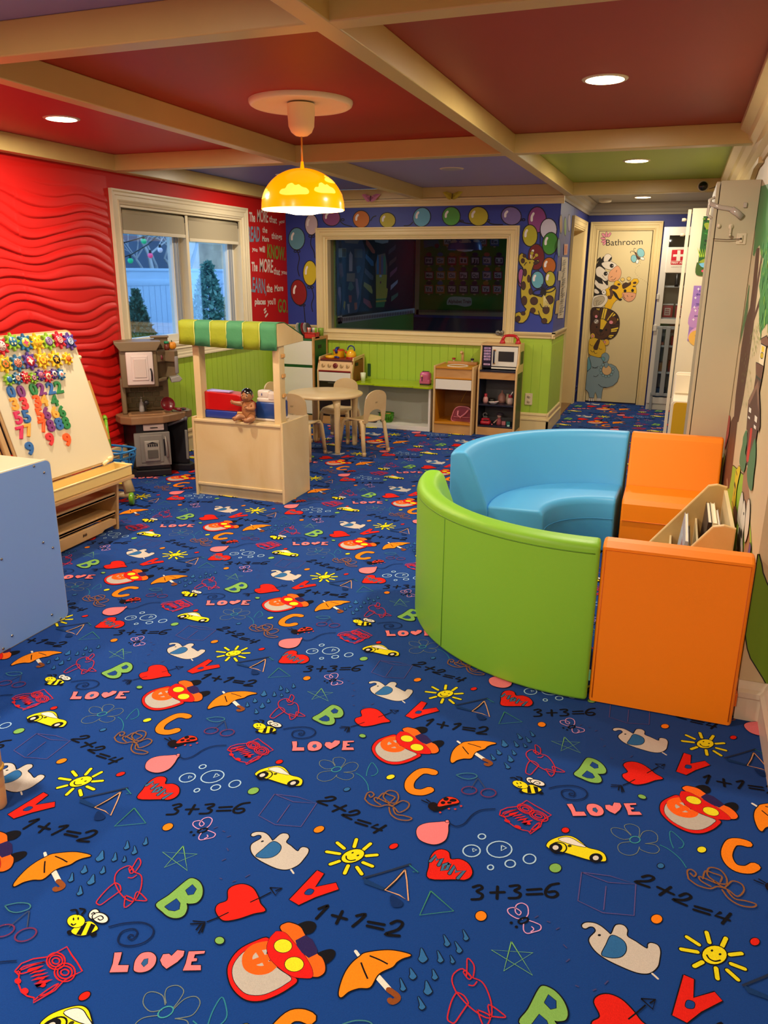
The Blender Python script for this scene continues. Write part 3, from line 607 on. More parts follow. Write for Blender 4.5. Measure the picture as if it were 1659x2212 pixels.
crown('baseboard_hall_end', (XH, HD1+.09), (XH, YH), 0, (1, 0), BASE, NB)
BASE2 = [(0, 0), (.022, 0), (.022, .085), (.028, .092), (.03, .112), (.018, .122), (.014, .135), (.006, .148), (0, .148)]
WB_ = mat('baseboard_white', '#d8cdb8', .4)
crown('baseboard_right', (XR2, Y0), (XR2, YJ), 0, (-1, 0), BASE2, WB_); crown('baseboard_jog', (XR, YJ), (XR2, YJ), 0, (0, -1), BASE2, WB_)
crown('baseboard_mural', (XR, YJ), (XR, 4.9), 0, (-1, 0), BASE2, WB_)
crown('trim_chair_rail_back', (BX1+.09, YB), (XH+.03, YB), .92, (0, -1), [(0,0),(.012,0),(.014,.02),(.022,.028),(.03,.045),(.03,.058),(0,.058)])
crown('trim_chair_rail_corner', (XL, YB), (BX0-.09, YB), .92, (0, -1), [(0,0),(.012,0),(.014,.02),(.022,.028),(.03,.045),(.03,.058),(0,.058)])
crown('trim_chair_rail_hall', (XH, YB-.03), (XH, HD0-.09), .9207, (1, 0), [(0,0),(.012,0),(.014,.02),(.022,.028),(.03,.045),(.03,.058),(0,.058)])

# casing = picture-frame moulding around an opening.  pos(a, z, d) maps (along wall, up, out of wall) to 3D
def casing(mb, pos, a0, a1, z0, z1, m, w_=.095, bottom=True, d=.022):
    prof = [(0, 0), (0, d*.55), (.012, d*.7), (.02, d), (.03, d*.75), (.055, d*.75), (.062, d), (.078, d), (.088, d*1.3), (w_, d*1.3), (w_, 0)]
    def ringp(t): return [(a0-t, z0-t), (a1+t, z0-t), (a1+t, z1+t), (a0-t, z1+t)] if bottom else [(a0-t, z0), (a1+t, z0), (a1+t, z1+t), (a0-t, z1+t)]
    sides = ((0, 1), (1, 2), (2, 3), (3, 0)) if bottom else ((1, 2), (2, 3), (3, 0))
    vs = []; fs = []
    for (t, dd) in prof:
        for c in ringp(t): vs.append(pos(c[0], c[1], dd))
    for k in range(len(prof)-1):
        for s_ in sides: fs.append((k*4+s_[0], k*4+s_[1], (k+1)*4+s_[1], (k+1)*4+s_[0]))
    mb.add(vs, fs, m)

# ---- window_1: the double casement in the left wall
wm = MB(); CW = mat('window_casing_cream', '#ddd0b0', .35)
posL = lambda a, z, d: (XL+d, a, z)
casing(wm, posL, WY0, WY1, WZ0+.0, WZ1, CW, .10)
for (y0, y1, z0, z1) in ((WY0-.001, WY0+.02, WZ0, WZ1), (WY1-.02, WY1+.001, WZ0, WZ1), (WY0+.0202, WY1-.0202, WZ1-.02, WZ1+.001)): wm.box(XL-.17, XL+.002, y0, y1, z0, z1, CW)
wm.box(XL-.17, XL+.02, WY0, WY1, WZ0-.001, WZ0+.03, CW, .006)
window = struct(wm, 'window_1')
VINYL = mat('window_vinyl', '#d8d6cc', .35); GRV = mat('sash_track_grey', '#8d97a8', .4)
ym = 5.955
for (a, b) in ((WY0+.02, ym-.02), (ym+.02, WY1-.02)):
    s_ = MB()
    for (y0, y1, z0, z1) in ((a, a+.05, WZ0+.03, WZ1-.02), (b-.11, b, WZ0+.03, WZ1-.02), (a+.05, b-.11, WZ0+.03, WZ0+.09), (a+.05, b-.11, WZ1-.07, WZ1-.02)):
        s_.box(XL-.13, XL-.075, y0, y1, z0, z1, VINYL if y1-y0 != b-(b-.11) else VINYL, .004)
    s_.box(XL-.075, XL-.070, b-.095, b-.065, WZ0+.05, WZ1-.04, GRV); s_.box(XL-.075, XL-.070, b-.05, b-.035, WZ0+.05, WZ1-.04, GRV)
    o = sub(s_, 'sash', window)
    g = MB(); g.box(XL-.104, XL-.100, a+.045, b-.105, WZ0+.085, WZ1-.065, glass_mat('window_glass', (.90, .96, 1.0))); sub(g, 'pane', o)
    h_ = MB(); h_.box(XL-.075, XL-.045, (a+b)/2-.03, (a+b)/2+.04, WZ0+.035, WZ0+.06, VINYL, .006); h_.tube([(XL-.05, (a+b)/2, WZ0+.055), (XL-.02, (a+b)/2+.06, WZ0+.062)], .009, VINYL); sub(h_, 'crank_handle', o)
mu_ = MB(); mu_.box(XL-.13, XL-.01, ym-.02, ym+.02, WZ0+.03, WZ1-.02, CW, .004); sub(mu_, 'mullion', window)
SH = mat('roller_shade_fabric', '#a59a80', .85, bump=.2, bscale=300)
for k, (a, b, zb, txt) in enumerate(((WY0+.03, ym-.015, 1.80, 'left'), (ym+.02, WY1-.02, 1.775, 'right'))):
    t = thing('roller_shade', 'beige roller shade drawn almost fully up over the %s window sash' % txt, 'roller shade', (XL-.04, (a+b)/2, 1.96))
    m = MB(); m.lathe([(.0, -.5*(b-a)+.01), (.026, -.5*(b-a)+.01), (.026, .5*(b-a)-.01), (0, .5*(b-a)-.01)], (XL-.04, (a+b)/2, 1.93), SH, 16, axis='y'); m.build('roll', t)
    m = MB(); m.box(XL-.018, XL-.015, a+.012, b-.012, zb, 1.93, SH); m.build('shade_fabric', t)
    m = MB(); m.box(XL-.024, XL-.010, a+.01, b-.01, zb-.018, zb+.008, mat('shade_hem_bar', '#cfc6ae', .5), .003); m.build('hem_bar', t)
    m = MB(); m.box(XL-.06, XL-.012, b-.012, b-.004, 1.90, 1.958, mat('black_plastic', '#121214', .4)); m.build('bracket', t)

# ---- window_2: inner window to the dark classroom
wi = MB(); posB = lambda a, z, d: (a, YB-d, z)
casing(wi, posB, BX0, BX1, BZ0, BZ1, CREAM, .098, d=.026)
for (x0, x1, z0, z1) in ((BX0-.001, BX0+.02, BZ0, BZ1), (BX1-.02, BX1+.001, BZ0, BZ1), (BX0+.0202, BX1-.0202, BZ1-.015, BZ1+.001), (BX0+.0202, BX1-.0202, BZ0-.001, BZ0+.015)): wi.box(x0, x1, YB-.002, YB+.17, z0, z1, CREAM)
w2 = struct(wi, 'window_2')
g = MB(); g.box(BX0+.02, BX1-.02, YB+.08, YB+.086, BZ0+.015, BZ1-.015, glass_mat('inner_glass', (.80, .82, .86), .02)); sub(g, 'pane', w2)

# ---- doors
dm = MB(); posF = lambda a, z, d: (a, YH-d, z); DC = mat('door_cream', '#d8c898', .35, noise=.03, nscale=6)
casing(dm, posF, -.99, -.385, 0, 2.0, CREAM, .098, bottom=False, d=.024)
dm.box(-.99, -.385, YH-.012, YH-.001, 0.012, 2.0, mat('door_gap_dark', '#2a2318', .8))
d1 = struct(dm, 'door_1')
dl = MB(); dl.box(-.984, -.393, YH-.020, YH-.010, .018, 1.994, DC, .002)
da = Art((0, YH-.020, 0), (1, 0, 0), (0, 0, 1), (0, -1, 0), mb=dl, base=.0008, step=.00003, plane=lambda u, v: ony(u, v, YH-.020))
D1, D2 = (1230, 380, 7.9), (1230, 640, 9.217)
da.at(*D1); OUT = '#1b1014'
for e in ((585,1012,42,22,45),(632,1000,45,18,90),(680,1005,45,20,-55),(575,1068,40,20,10),(585,1115,42,18,-20),(600,1150,38,18,-45)): da.dot(e[0], e[1], e[2], e[3], '#d98a9a', OUT, .003, e[4])
da.text('Bathroom', (625,1190), (1250,1170), 105, OUT, .0)
da.line([(1215,1455),(1205,1510),(1130,1560),(1120,1640),(1170,1710),(1240,1765),(1300,1800),(1345,1850)], '#6a5a3a', .0001)
for p in ((1215,1460),(1212,1490),(1190,1530),(1165,1550),(1138,1570),(1125,1605),(1120,1640),(1135,1670),(1155,1700),(1185,1730),(1220,1752),(1250,1770),(1285,1790),(1310,1810),(1330,1830),(1345,1850)): da.dot(p[0], p[1], 4, 4, '#4a4028')
da.line([(1120,1310),(1100,1270),(1105,1235),(1135,1240)], OUT, .004); da.line([(1110,1305),(1070,1280),(1040,1300),(1050,1315)], OUT, .004)
da.dot(1218, 1312, 58, 75, '#7fbcc4', OUT, .004, -20); da.dot(1100, 1412, 46, 62, '#7fbcc4', OUT, .004, -5); da.dot(1245, 1410, 36, 22, '#e8e4dc', OUT, .003, 20); da.dot(1160, 1462, 22, 36, '#e8e4dc', OUT, .003, 15)
da.fill([(1115,1310),(1140,1310),(1165,1370),(1205,1400),(1195,1425),(1160,1410),(1140,1360)], '#5a3a28', OUT, .002)
# zebra
da.fill([(460,1520),(500,1440),(470,1470),(480,1420),(530,1380),(545,1420),(585,1370),(600,1420),(620,1480),(600,1560),(640,1700),(660,1780),(660,1900),(640,1960),(500,2200),(412,2200),(430,1800)], '#17130f', sm=False)
da.fill([(595,1465),(590,1400),(620,1345),(670,1335),(715,1365),(720,1420),(695,1470)], '#dfd6c6', OUT, .003); da.fill([(690,1410),(722,1380),(715,1430),(680,1465),(660,1450)], '#17130f')
da.fill([(550,1500),(600,1470),(700,1462),(770,1490),(810,1530),(780,1580),(720,1600),(650,1590),(590,1560)], '#dfd6c6', OUT, .003)
da.fill([(450,1620),(470,1570),(520,1545),(590,1590),(640,1640),(680,1640),(660,1720),(660,1770),(600,1790),(540,1740),(470,1700)], '#dfd6c6', OUT, .003)
da.fill([(445,1770),(500,1830),(580,1850),(560,1780),(640,1870),(670,1860),(660,1930),(600,1950),(540,1960),(500,1850),(530,1940),(470,1900),(430,1840)], '#dfd6c6', OUT, .003, sm=False)
da.fill([(820,1535),(870,1590),(885,1660),(860,1740),(800,1790),(720,1800),(670,1780),(660,1720),(690,1640),(750,1580)], '#e0a377', OUT, .003)
da.dot(722, 1533, 34, 36, '#17130f'); da.dot(618, 1668, 34, 36, '#17130f'); da.dot(738, 1532, 7, 8, '#e8e4dc'); da.dot(632, 1668, 7, 8, '#e8e4dc')
da.line([(720,1775),(760,1775),(792,1740)], OUT, .005); da.line([(800,1640),(810,1610)], OUT, .005); da.line([(705,1730),(730,1715)], OUT, .005); da.line([(560,1690),(600,1740),(650,1775)], OUT, .003)
# giraffe
da.fill([(770,1900),(760,1840),(790,1790),(830,1785),(880,1830),(900,1870),(1000,1830),(1050,1800),(1100,1755),(1160,1755),(1185,1800),(1150,1850),(1130,1870),(1145,1960),(1130,2050),(1080,2120),(1010,2145),(940,2110),(905,2060),(870,2090),(800,2120),(750,2180),(700,2290),(600,2300),(610,2180),(640,2080),(620,1940),(680,1900)], '#e6b517', OUT, .003, sm=False)
da.fill([(905,2000),(960,1990),(1060,1990),(1130,2010),(1125,2060),(1080,2120),(1010,2145),(945,2110),(908,2060)], '#dfa07a', OUT, .003)
da.fill([(900,1860),(960,1815),(1010,1830),(1045,1805),(1050,1850),(1000,1890),(920,1930)], '#43291c'); da.fill([(700,1890),(760,1860),(840,1900),(800,1940),(740,1930),(700,1960)], '#43291c'); da.dot(1115, 1825, 32, 20, '#43291c', None, 0, -10); da.dot(845, 1850, 26, 18, '#43291c'); da.dot(1105, 1885, 26, 12, '#43291c')
for c_ in ((908,1768),(1015,1752)): da.line([c_, (c_[0]+8, c_[1]+60)], '#c9a86a', .012); da.dot(c_[0], c_[1], 33, 28, '#e6c46a', OUT, .003)
da.dot(950, 1962, 24, 28, '#17130f'); da.dot(1078, 1955, 24, 28, '#17130f'); da.line([(925,2020),(930,2070),(960,2095)], OUT, .005); da.line([(985,2040),(1000,2060)], OUT, .005); da.line([(1055,2058),(1085,2052)], OUT, .005)
da.dot(690, 2070, 38, 36, '#5a3a28'); da.fill([(680,1930),(740,1960),(740,2050),(700,2030)], '#5a3a28', OUT, .002); da.fill([(740,1960),(800,2000),(850,2090),(900,2100),(870,2130),(820,2100),(770,2050)], '#17130f')
# toucan
da.fill([(620,1935),(670,1930),(690,1980),(690,2040),(660,2035),(640,1990)], '#e6b517', OUT, .002); da.dot(590, 1985, 36, 40, '#e8e4dc', OUT, .003); da.dot(585, 1985, 9, 10, '#17130f')
da.fill([(430,1930),(470,1940),(510,1990),(480,2010),(430,1990)], '#dfd6c6')
da.at(*D2)
da.fill([(470,40),(520,-10),(640,-30),(720,-20),(760,20),(755,90),(700,170),(640,215),(560,230),(455,235)], '#dfd6c6', OUT, .003)
da.fill([(490,60),(560,15),(640,-5),(690,20),(695,80),(640,150),(560,180),(485,185)], '#b3a78c', OUT, .003); da.line([(520,110),(560,70)], OUT, .003); da.line([(545,180),(540,120),(590,80)], OUT, .003); da.line([(590,180),(590,130),(640,90)], OUT, .003)
# lion
da.fill([(445,240),(640,225),(780,250),(900,310),(975,400),(1000,520),(985,650),(930,770),(830,850),(700,860),(500,830),(420,700),(420,480)], '#2f1a14', OUT, .003)
for q in ([(680,240),(705,240),(660,450),(632,445)],[(715,245),(755,250),(700,465),(672,455)],[(850,330),(890,315),(780,470),(735,490)],[(900,340),(920,370),(840,420),(870,370)],[(830,650),(975,615),(970,650),(835,680)],[(830,685),(955,670),(935,700),(830,712)],[(800,770),(885,770),(870,800),(780,790)],[(780,800),(850,810),(835,830),(775,812)],[(955,440),(975,450),(970,480),(955,480)],[(545,240),(560,240),(565,270),(550,270)],[(580,240),(600,240),(595,280),(575,275)]): da.fill(q, '#e2c23a', OUT, .001, sm=False)
for a, b in (((640,240),(610,440)),((770,260),(720,470)),((800,270),(730,480)),((830,290),(750,470)),((840,560),(985,560)),((830,600),(985,590)),((830,740),(930,740))): da.line([a, b], '#5e3a26', .006)
da.dot(530, 350, 70, 78, '#4a2a18', OUT, .003); da.dot(865, 485, 85, 80, '#5a3318', OUT, .003); da.dot(535, 402, 26, 30, '#e08a9c'); da.dot(830, 518, 38, 34, '#e08a9c')
da.dot(620, 650, 205, 205, '#4c2c17', OUT, .003); da.fill([(625,455),(680,460),(750,510),(700,600),(660,665),(612,650),(618,560)], '#dfb925', OUT, .002, sm=False)
da.fill([(595,670),(620,655),(665,665),(660,700),(625,720),(600,700)], '#120c0a'); da.dot(543, 612, 16, 20, '#120c0a'); da.dot(733, 670, 20, 24, '#120c0a'); da.line([(540,710),(570,760),(620,775),(625,720)], OUT, .005); da.line([(620,775),(660,770),(685,740)], OUT, .005)
da.dot(535, 500, 45, 45, '#a9a29a'); da.line([(500,480),(560,520)], '#3a3530', .006); da.line([(510,530),(570,480)], '#e8e4dc', .008)
# lion cub
da.dot(465, 790, 42, 55, '#dcae3a', OUT, .003); da.dot(462, 792, 20, 28, '#d98a8a', OUT, .002); da.dot(735, 915, 58, 60, '#dcae3a', OUT, .003); da.dot(700, 915, 24, 26, '#d98a8a', OUT, .002)
da.fill([(395,880),(430,845),(500,830),(570,850),(650,880),(700,950),(725,1040),(705,1120),(650,1190),(570,1220),(480,1205),(410,1160),(382,1100)], '#d5ae22', OUT, .003)
da.fill([(570,860),(610,872),(580,980),(555,1060),(500,1060),(480,1020),(500,970)], '#3a2016', OUT, .002)
for p in ([(412,950),(430,980),(465,985)],[(592,1030),(610,1055),(650,1055)],[(425,1070),(450,1105),(490,1095),(492,1065)],[(490,1095),(510,1135),(550,1130)]): da.line(p, OUT, .005)
# elephant
da.fill([(640,1200),(660,1150),(720,1125),(775,1160),(790,1220),(760,1290),(720,1310),(670,1290)], '#7f9aa4', OUT, .003); da.dot(668, 1250, 40, 40, '#5f9aa8', OUT, .003)
da.fill([(395,1215),(430,1180),(560,1220),(630,1230),(665,1290),(680,1350),(760,1350),(830,1350),(920,1400),(980,1500),(985,1600),(950,1700),(860,1780),(740,1815),(670,1815),(650,1900),(632,2035),(560,2030),(545,1960),(515,1900),(495,1960),(490,2020),(400,2010),(385,1920),(340,1860),(322,1860),(345,1600),(360,1480),(375,1240)], '#7f9aa4', OUT, .004, sm=False)
da.fill([(370,1235),(395,1230),(430,1350),(425,1430),(380,1470),(355,1490)], '#5f9aa8', OUT, .003)
da.dot(745, 1470, 92, 95, '#dcb781', OUT, .003); da.fill([(670,1320),(700,1350),(700,1400),(730,1420),(765,1390),(770,1340),(740,1310),(700,1330)], '#7f9aa4', OUT, .003)
for a_ in range(-10, 235, 27): da.dot(745+125*math.cos(math.radians(a_)), 1465+130*math.sin(math.radians(a_)), 24, 24, '#7fa6b0', OUT, .003)
da.line([(455,1400),(510,1425),(575,1395)], OUT, .005)
for x_ in (470, 490, 512, 532, 552): da.line([(x_, 1410), (x_-2+(x_-512)*.1, 1440)], OUT, .004)
da.line([(480,1585),(530,1600),(578,1560)], OUT, .005); da.line([(580,1750),(640,1800),(740,1812)], OUT, .005); da.line([(395,1215),(430,1350),(425,1430),(355,1490)], OUT, .005)
for x_ in (398, 440, 475, 555, 585, 612): da.fill([(x_-14, 2030), (x_+12, 2030), (x_+10, 2085), (x_-10, 2085)], '#e8e2d8', OUT, .002, sm=False)
da.emit(); sub(dl, 'door_leaf', d1)
# cased opening in the hall side wall
dd = MB(); posH = lambda a, z, d: (XH+d, a, z); casing(dd, posH, HD0, HD1, 0, HDZ, CREAM, .085, bottom=False, d=.02)
dd.box(XH-.125, XH+.003, HD0-.001, HD0+.015, 0, HDZ, CREAM); dd.box(XH-.125, XH+.003, HD1-.015, HD1+.001, 0, HDZ, CREAM); dd.box(XH-.125, XH+.003, HD0, HD1, HDZ-.015, HDZ+.001, CREAM)
struct(dd, 'door_2')

# ---- dark classroom behind the inner window
DX, DY = -3.46, 10.586
dr = MB(); DB = mat('dark_board_black', '#0b0c10', .8); 
dr.box(DX-.1, DX, YB+.16, DY, 0, ZC+.05, mat('dark_wall_green', '#6f8a2a', .5)); struct(dr, 'wall_classroom_left'); dr = MB(); dr.box(DX-.1, XH-.12, DY, DY+.1, 0, .93, mat('dark_wall_navy', '#1a2050', .5)); dr.box(DX-.1, XH-.12, DY, DY+.1, .93, ZC+.05, BLUE)
struct(dr, 'wall_classroom_back')
rf = MB(); rf.box(DX, XH-.12, YB+.16, DY, -.02, .0, FB); struct(rf, 'floor_classroom')
bd = MB(); bd.box(DX, DX+.015, 8.02, 10.52, 1.045, 2.2, DB); bd.box(DX, DX+.02, 7.96, 10.56, .985, 1.05, mat('board_border', '#b9b3a6', .6)); bd.box(DX, DX+.02, 7.96, 8.03, .985, 2.2, mat('board_border', '#b9b3a6', .6))
b1 = Art((DX+.018, 0, 0), (0, 1, 0), (0, 0, 1), (1, 0, 0), mb=bd, base=.002, step=.00003, plane=lambda u, v: onx(u, v, DX+.018)).at(700, 500, 7.9)
b1.fill([(205,110),(640,110),(700,300),(690,600),(640,900),(620,1200),(560,1380),(220,1450)], '#24405e', sm=False)
for q, c in (([(245,285),(375,285),(375,440),(245,440)],'#9fb6b0'),([(305,290),(370,290),(370,435),(305,435)],'#4a4a20'),([(512,295),(650,300),(655,450),(515,445)],'#5f6a6a'),([(445,335),(485,400),(480,680),(425,680),(425,400)],'#b9b6c0'),([(265,540),(310,550),(330,760),(285,790),(255,690)],'#6a5a6a'),([(385,715),(525,710),(520,860),(380,850)],'#8a857c'),([(430,870),(470,860),(510,960),(460,1015),(400,980)],'#4f7f80'),([(530,800),(570,810),(600,1050),(570,1175),(540,950)],'#8a7a90'),([(240,950),(280,950),(290,1100),(280,1250),(240,1060)],'#8a8fb0'),([(340,1180),(365,1200),(350,1350),(325,1280)],'#a9a040'),([(415,1090),(470,1090),(465,1210),(425,1210)],'#a04a50'),([(390,1240),(430,1235),(430,1390),(410,1390)],'#a9a9b0'),([(510,1220),(560,1210),(565,1320),(520,1345)],'#b96a4a'),([(320,110),(620,110),(570,210),(360,195)],'#7a7a74'),([(545,600),(600,580),(630,620),(600,700),(560,710)],'#2f6a8a'),
    ([(710,140),(760,170),(865,330),(865,375),(820,370),(715,220)],'#c4562a'),([(710,380),(840,510),(845,590),(800,585),(700,450)],'#3a6f9a'),([(695,620),(840,760),(835,830),(790,820),(685,700)],'#5a5560'),([(680,860),(800,930),(825,1010),(820,1065),(780,1040),(670,930)],'#b0a83a'),([(670,1135),(780,1190),(820,1300),(780,1310),(665,1210)],'#a83a34'),
    ([(1225,220),(1215,300),(1095,400),(1100,320)],'#3a3a40'),([(1235,420),(1225,490),(1105,600),(1110,520)],'#4a3a30'),([(1248,600),(1235,670),(1120,790),(1125,700)],'#7a4a5a'),([(1258,820),(1250,880),(1130,1005),(1135,920)],'#a9a9a9'),([(1262,1040),(1255,1100),(1140,1200),(1145,1110)],'#3f7a5a'),
    ([(850,120),(1100,115),(1090,190),(990,210),(870,180)],'#a09a8a'),([(880,740),(1070,730),(1060,960),(1085,980),(1070,1110),(1050,1160),(885,1160)],'#c4a81e'),([(870,560),(920,400),(1040,370),(1075,600),(1070,740),(880,740)],'#8a6a4a'),([(885,1150),(1055,1140),(1020,1290),(880,1295)],'#2f7a3a')): b1.fill(q, c, sm=False)
for x0_, x1_, c in ((895,930,'#4a7fa8'),(940,965,'#b04a3a'),(975,1000,'#6a5a8a'),(1010,1050,'#4a8a5a')): b1.fill([(x0_,470),((x0_+x1_)/2,380),(x1_,470),(x1_,730),(x0_,730)], c, sm=False)
b1.line([(885,1195),(1055,1180)], '#c4a81e', .02); b1.dot(950, 760, 9, 25, '#e8e4dc', '#111111', .003); b1.dot(970, 760, 9, 25, '#e8e4dc', '#111111', .003); b1.dot(960, 870, 12, 22, '#8a1f1a')
for i in range(46): b1.dot(235+i*28, 1515-i*3.1, 9, 34, '#5a1f1a')
for i in range(26): b1.line([(186, 150+i*50),(186, 175+i*50)], '#3a3530', .012)
b1.emit(); single(bd, 'bulletin_board', 'dark bulletin board of school supply cutouts and a yellow crayon figure', 'bulletin board')
bb = MB(); bb.box(-3.38, -2.02, DY-.02, DY, 1.02, 2.2, mat('board_green', '#3f7a1c', .7)); bb.box(-3.42, -2.0, DY-.024, DY, .965, 1.03, mat('board_border2', '#a9a27e', .6)); bb.box(-3.44, -3.38, DY-.024, DY, .965, 2.2, mat('board_border2', '#a9a27e', .6)); bb.box(-2.04, -1.98, DY-.024, DY, .965, 2.2, mat('border_dark', '#2a1518', .6))
b2 = Art((0, DY-.022, 0), (1, 0, 0), (0, 0, 1), (0, -1, 0), mb=bb, base=.002, step=.00003, plane=lambda u, v: ony(u, v, DY-.022)).at(890, 500, 7.541)
cc = ['#2a2f4a', '#b07a2a', '#8a2f2a', '#b0603a', '#2a3f3a', '#4a6a8a', '#3a2a3a']
rows = ((160, [(580,'Aa',1),(1150,'Dd',3),(1345,'Ee',5)]), (470, [(275,'Ff',0),(460,'Gg',1),(650,'Hh',2),(840,'Ii',3),(1030,'Jj',4),(1220,'Kk',5),(1420,'Ll',6)]), (710, [(280,'Mm',2),(465,'Nn',1),(650,'Oo',1),(840,'Pp',4),(1030,'Qq',4),(1220,'Rr',5),(1400,'Ss',2)]), (935, [(275,'Tt',3),(460,'Uu',1),(650,'Vv',4),(835,'Ww',4),(1020,'Xx',6),(1205,'Yy',2),(1390,'Zz',3)]))
for y_, row in rows:
    for x_, t_, c_ in row:
        b2.fill([(x_-75,y_-65),(x_+75,y_-60),(x_+72,y_+80),(x_-72,y_+75)], cc[c_], sm=False); b2.fill([(x_-58,y_-45),(x_+58,y_-42),(x_+55,y_+50),(x_-55,y_+48)], '#b9b6b0', sm=False)
        b2.text(t_, (x_-45, y_+30), (x_+42, y_+33), 52, '#16161c', .02); b2.dot(x_, y_-95, 48, 34, cc[(c_*3+2) % 7]); b2.dot(x_, y_+90, 22, 12, '#a9a27e')
b2.fill([(190,150),(430,140),(460,260),(400,280),(330,240),(200,270)], '#3f6f7a', sm=False); b2.dot(405, 235, 38, 38, '#7a2020')
b2.fill([(575,1120),(620,1070),(720,1060),(860,1070),(960,1080),(975,1150),(960,1205),(860,1225),(740,1200),(620,1195),(570,1190)], '#b9b6b0'); b2.text('Alphabet Train', (590,1165), (960,1168), 55, '#7a1a24', .02)
for i in range(60): b2.line([(110+i*23, 1275),(110+i*23, 1315)], '#33302a', .010)
b2.emit(); single(bb, 'bulletin_board', 'green alphabet bulletin board with lettered train wagons in the dark room', 'bulletin board')
# ================================================================== outside the window
yd = MB(); GRASS = mat('lawn', '#3f6a45', .9, noise=.3, nscale=4); yd.add([(-30, 2, -.35), (XL-.2, 2, -.35), (XL-.2, 40, -.35), (-30, 40, -.35)], [(0, 1, 2, 3)], GRASS)
yd.add([(-12, 9, -.345), (-7.4, 9, -.345), (-7.4, 22, -.345), (-12, 22, -.345)], [(0, 1, 2, 3)], mat('patio_stone', '#93a0ad', .8, noise=.15, nscale=3)); o = struct(yd, 'ground')
FEN = mat('vinyl_fence_white', '#cfdcec', .4)
t = thing('vinyl_fence', 'tall white vinyl privacy fence outside the window', 'fence', (-10.2, 14, -.35))
for k in range(6):
    y0 = 8.0+k*2.4
    m = MB(); m.box(-10.26, -10.14, y0-.06, y0+.06, -.35, 1.58, FEN, .01); m.prism([(-10.28, y0-.08), (-10.12, y0-.08), (-10.12, y0+.08), (-10.28, y0+.08)], 'z', 1.58, 1.62, FEN); m.build('post', t)
    m = MB(); m.box(-10.22, -10.18, y0+.06, y0+2.34, -.30, 1.25, FEN)
    for i in range(1, 12): m.box(-10.180, -10.176, y0+.06+i*.19, y0+.066+i*.19, -.3, 1.22, mat('fence_groove', '#9fb2c8', .5))
    m.box(-10.23, -10.17, y0+.06, y0+2.34, 1.22, 1.34, FEN, .008); m.box(-10.23, -10.17, y0+.06, y0+2.34, 1.50, 1.56, FEN, .008); m.box(-10.21, -10.19, y0+.06, y0+2.34, 1.34, 1.50, FEN); m.build('fence_panel', t)
def leafy(name, c, rx, ry, h, n, cols, cone=0.0, size=.07, label='', cat='shrub', seed=1, stem=True):
    rnd = random.Random(seed); t = thing(name, label, cat, c)
    m = MB(); ms = [mat('leaf_'+k.lstrip('#'), k, .6) for k in cols]
    for i in range(n):
        q = rnd.random(); z = c[2]+h*(.04+.96*q); taper = (1-cone*q); a = rnd.uniform(0, 2*PI); r = math.sqrt(rnd.uniform(.25, 1))*taper
        if cone < .3: r *= math.sin(PI*min(1, max(.06, q*.9+.08)))
        x, y = c[0]+rx*r*math.cos(a), c[1]+ry*r*math.sin(a); s_ = size*rnd.uniform(.6, 1.4)
        d = Vector((rnd.uniform(-1, 1), rnd.uniform(-1, 1), rnd.uniform(-.3, 1.4))).normalized(); e = d.cross(Vector((rnd.uniform(-1, 1), rnd.uniform(-1, 1), rnd.uniform(-1, 1)))).normalized()
        p = Vector((x, y, z)); m.add([p-e*s_*.3, p+d*s_*.5-e*s_*.35, p+d*s_*1.3, p+d*s_*.5+e*s_*.35, p+e*s_*.3], [(0, 1, 2, 3, 4)], ms[i % len(ms)])
    m.build('foliage', t)
    if stem: m = MB(); m.tube([(c[0], c[1], c[2]), (c[0]+.03, c[1], c[2]+h*.8)], [.05, .015], mat('bark_dark', '#4a4038', .9), 6); m.build('stem', t)
    return t
leafy('arborvitae', (-9.4, 12.35, -.35), .50, .50, 1.5, 5200, ['#4a7260', '#3c6450', '#5c8a72'], .96, .055, 'dense dark green arborvitae standing left of the shrubs by the white fence', 'tree', 3)
leafy('conifer', (-8.2, 12.9, -.35), .75, .75, 2.0, 3200, ['#6f9f84', '#5a8a72', '#94bba0'], .93, .065, 'loose green conifer between the arborvitae and the dark corner post', 'tree', 5)
leafy('broadleaf_shrub', (-6.6, 12.2, -.35), .80, .7, 1.85, 2600, ['#7a9c86', '#5f8a74', '#a3c2b0'], .35, .05, 'leafy evergreen shrub filling the right window pane', 'shrub', 8)
# bare trees beyond the fence
rnd = random.Random(21); BR = mat('bare_twig', '#d0c4bc', .9)
def bare(y, h, x, lab, seed):
    r_ = random.Random(seed); t = thing('bare_tree', lab, 'tree', (x, y, -.35)); m = MB()
    def br(p, d, L, r, dep):
        e = p+d*L; mid = p+d*L*.5+Vector((r_.uniform(-.08, .08), r_.uniform(-.08, .08), 0))*L; m.tube([p, mid, e], [r, r*.8, r*.6], BR, 4, cap=False)
        if dep == 0: return
        for k in range(3 if dep < 4 else 2):
            nd = (d+Vector((r_.uniform(-.8, .8), r_.uniform(-.8, .8), r_.uniform(-.35, .6)))).normalized(); br(e if k else mid, nd, L*r_.uniform(.6, .85), r*.6, dep-1)
    br(Vector((x, y, -.35)), Vector((0, 0, 1)), h*.35, .10, 5); m.build('branches', t)
bare(16.5, 5.0, -12.0, 'bare winter tree behind the fence, first from the left', 1); bare(18.8, 5.4, -12.5, 'bare winter tree behind the fence, middle of the three', 2); bare(21.0, 5.0, -11.7, 'bare winter tree behind the fence, furthest right', 3)
hb = MB(); hb.box(-22, -21, 15, 50, -.4, 6, mat('wooded_backdrop', '#ecc6a4', .95, noise=.5, nscale=1.6)); single(hb, 'wooded_bank', 'grey brown wooded bank rising behind the white fence', 'hillside')
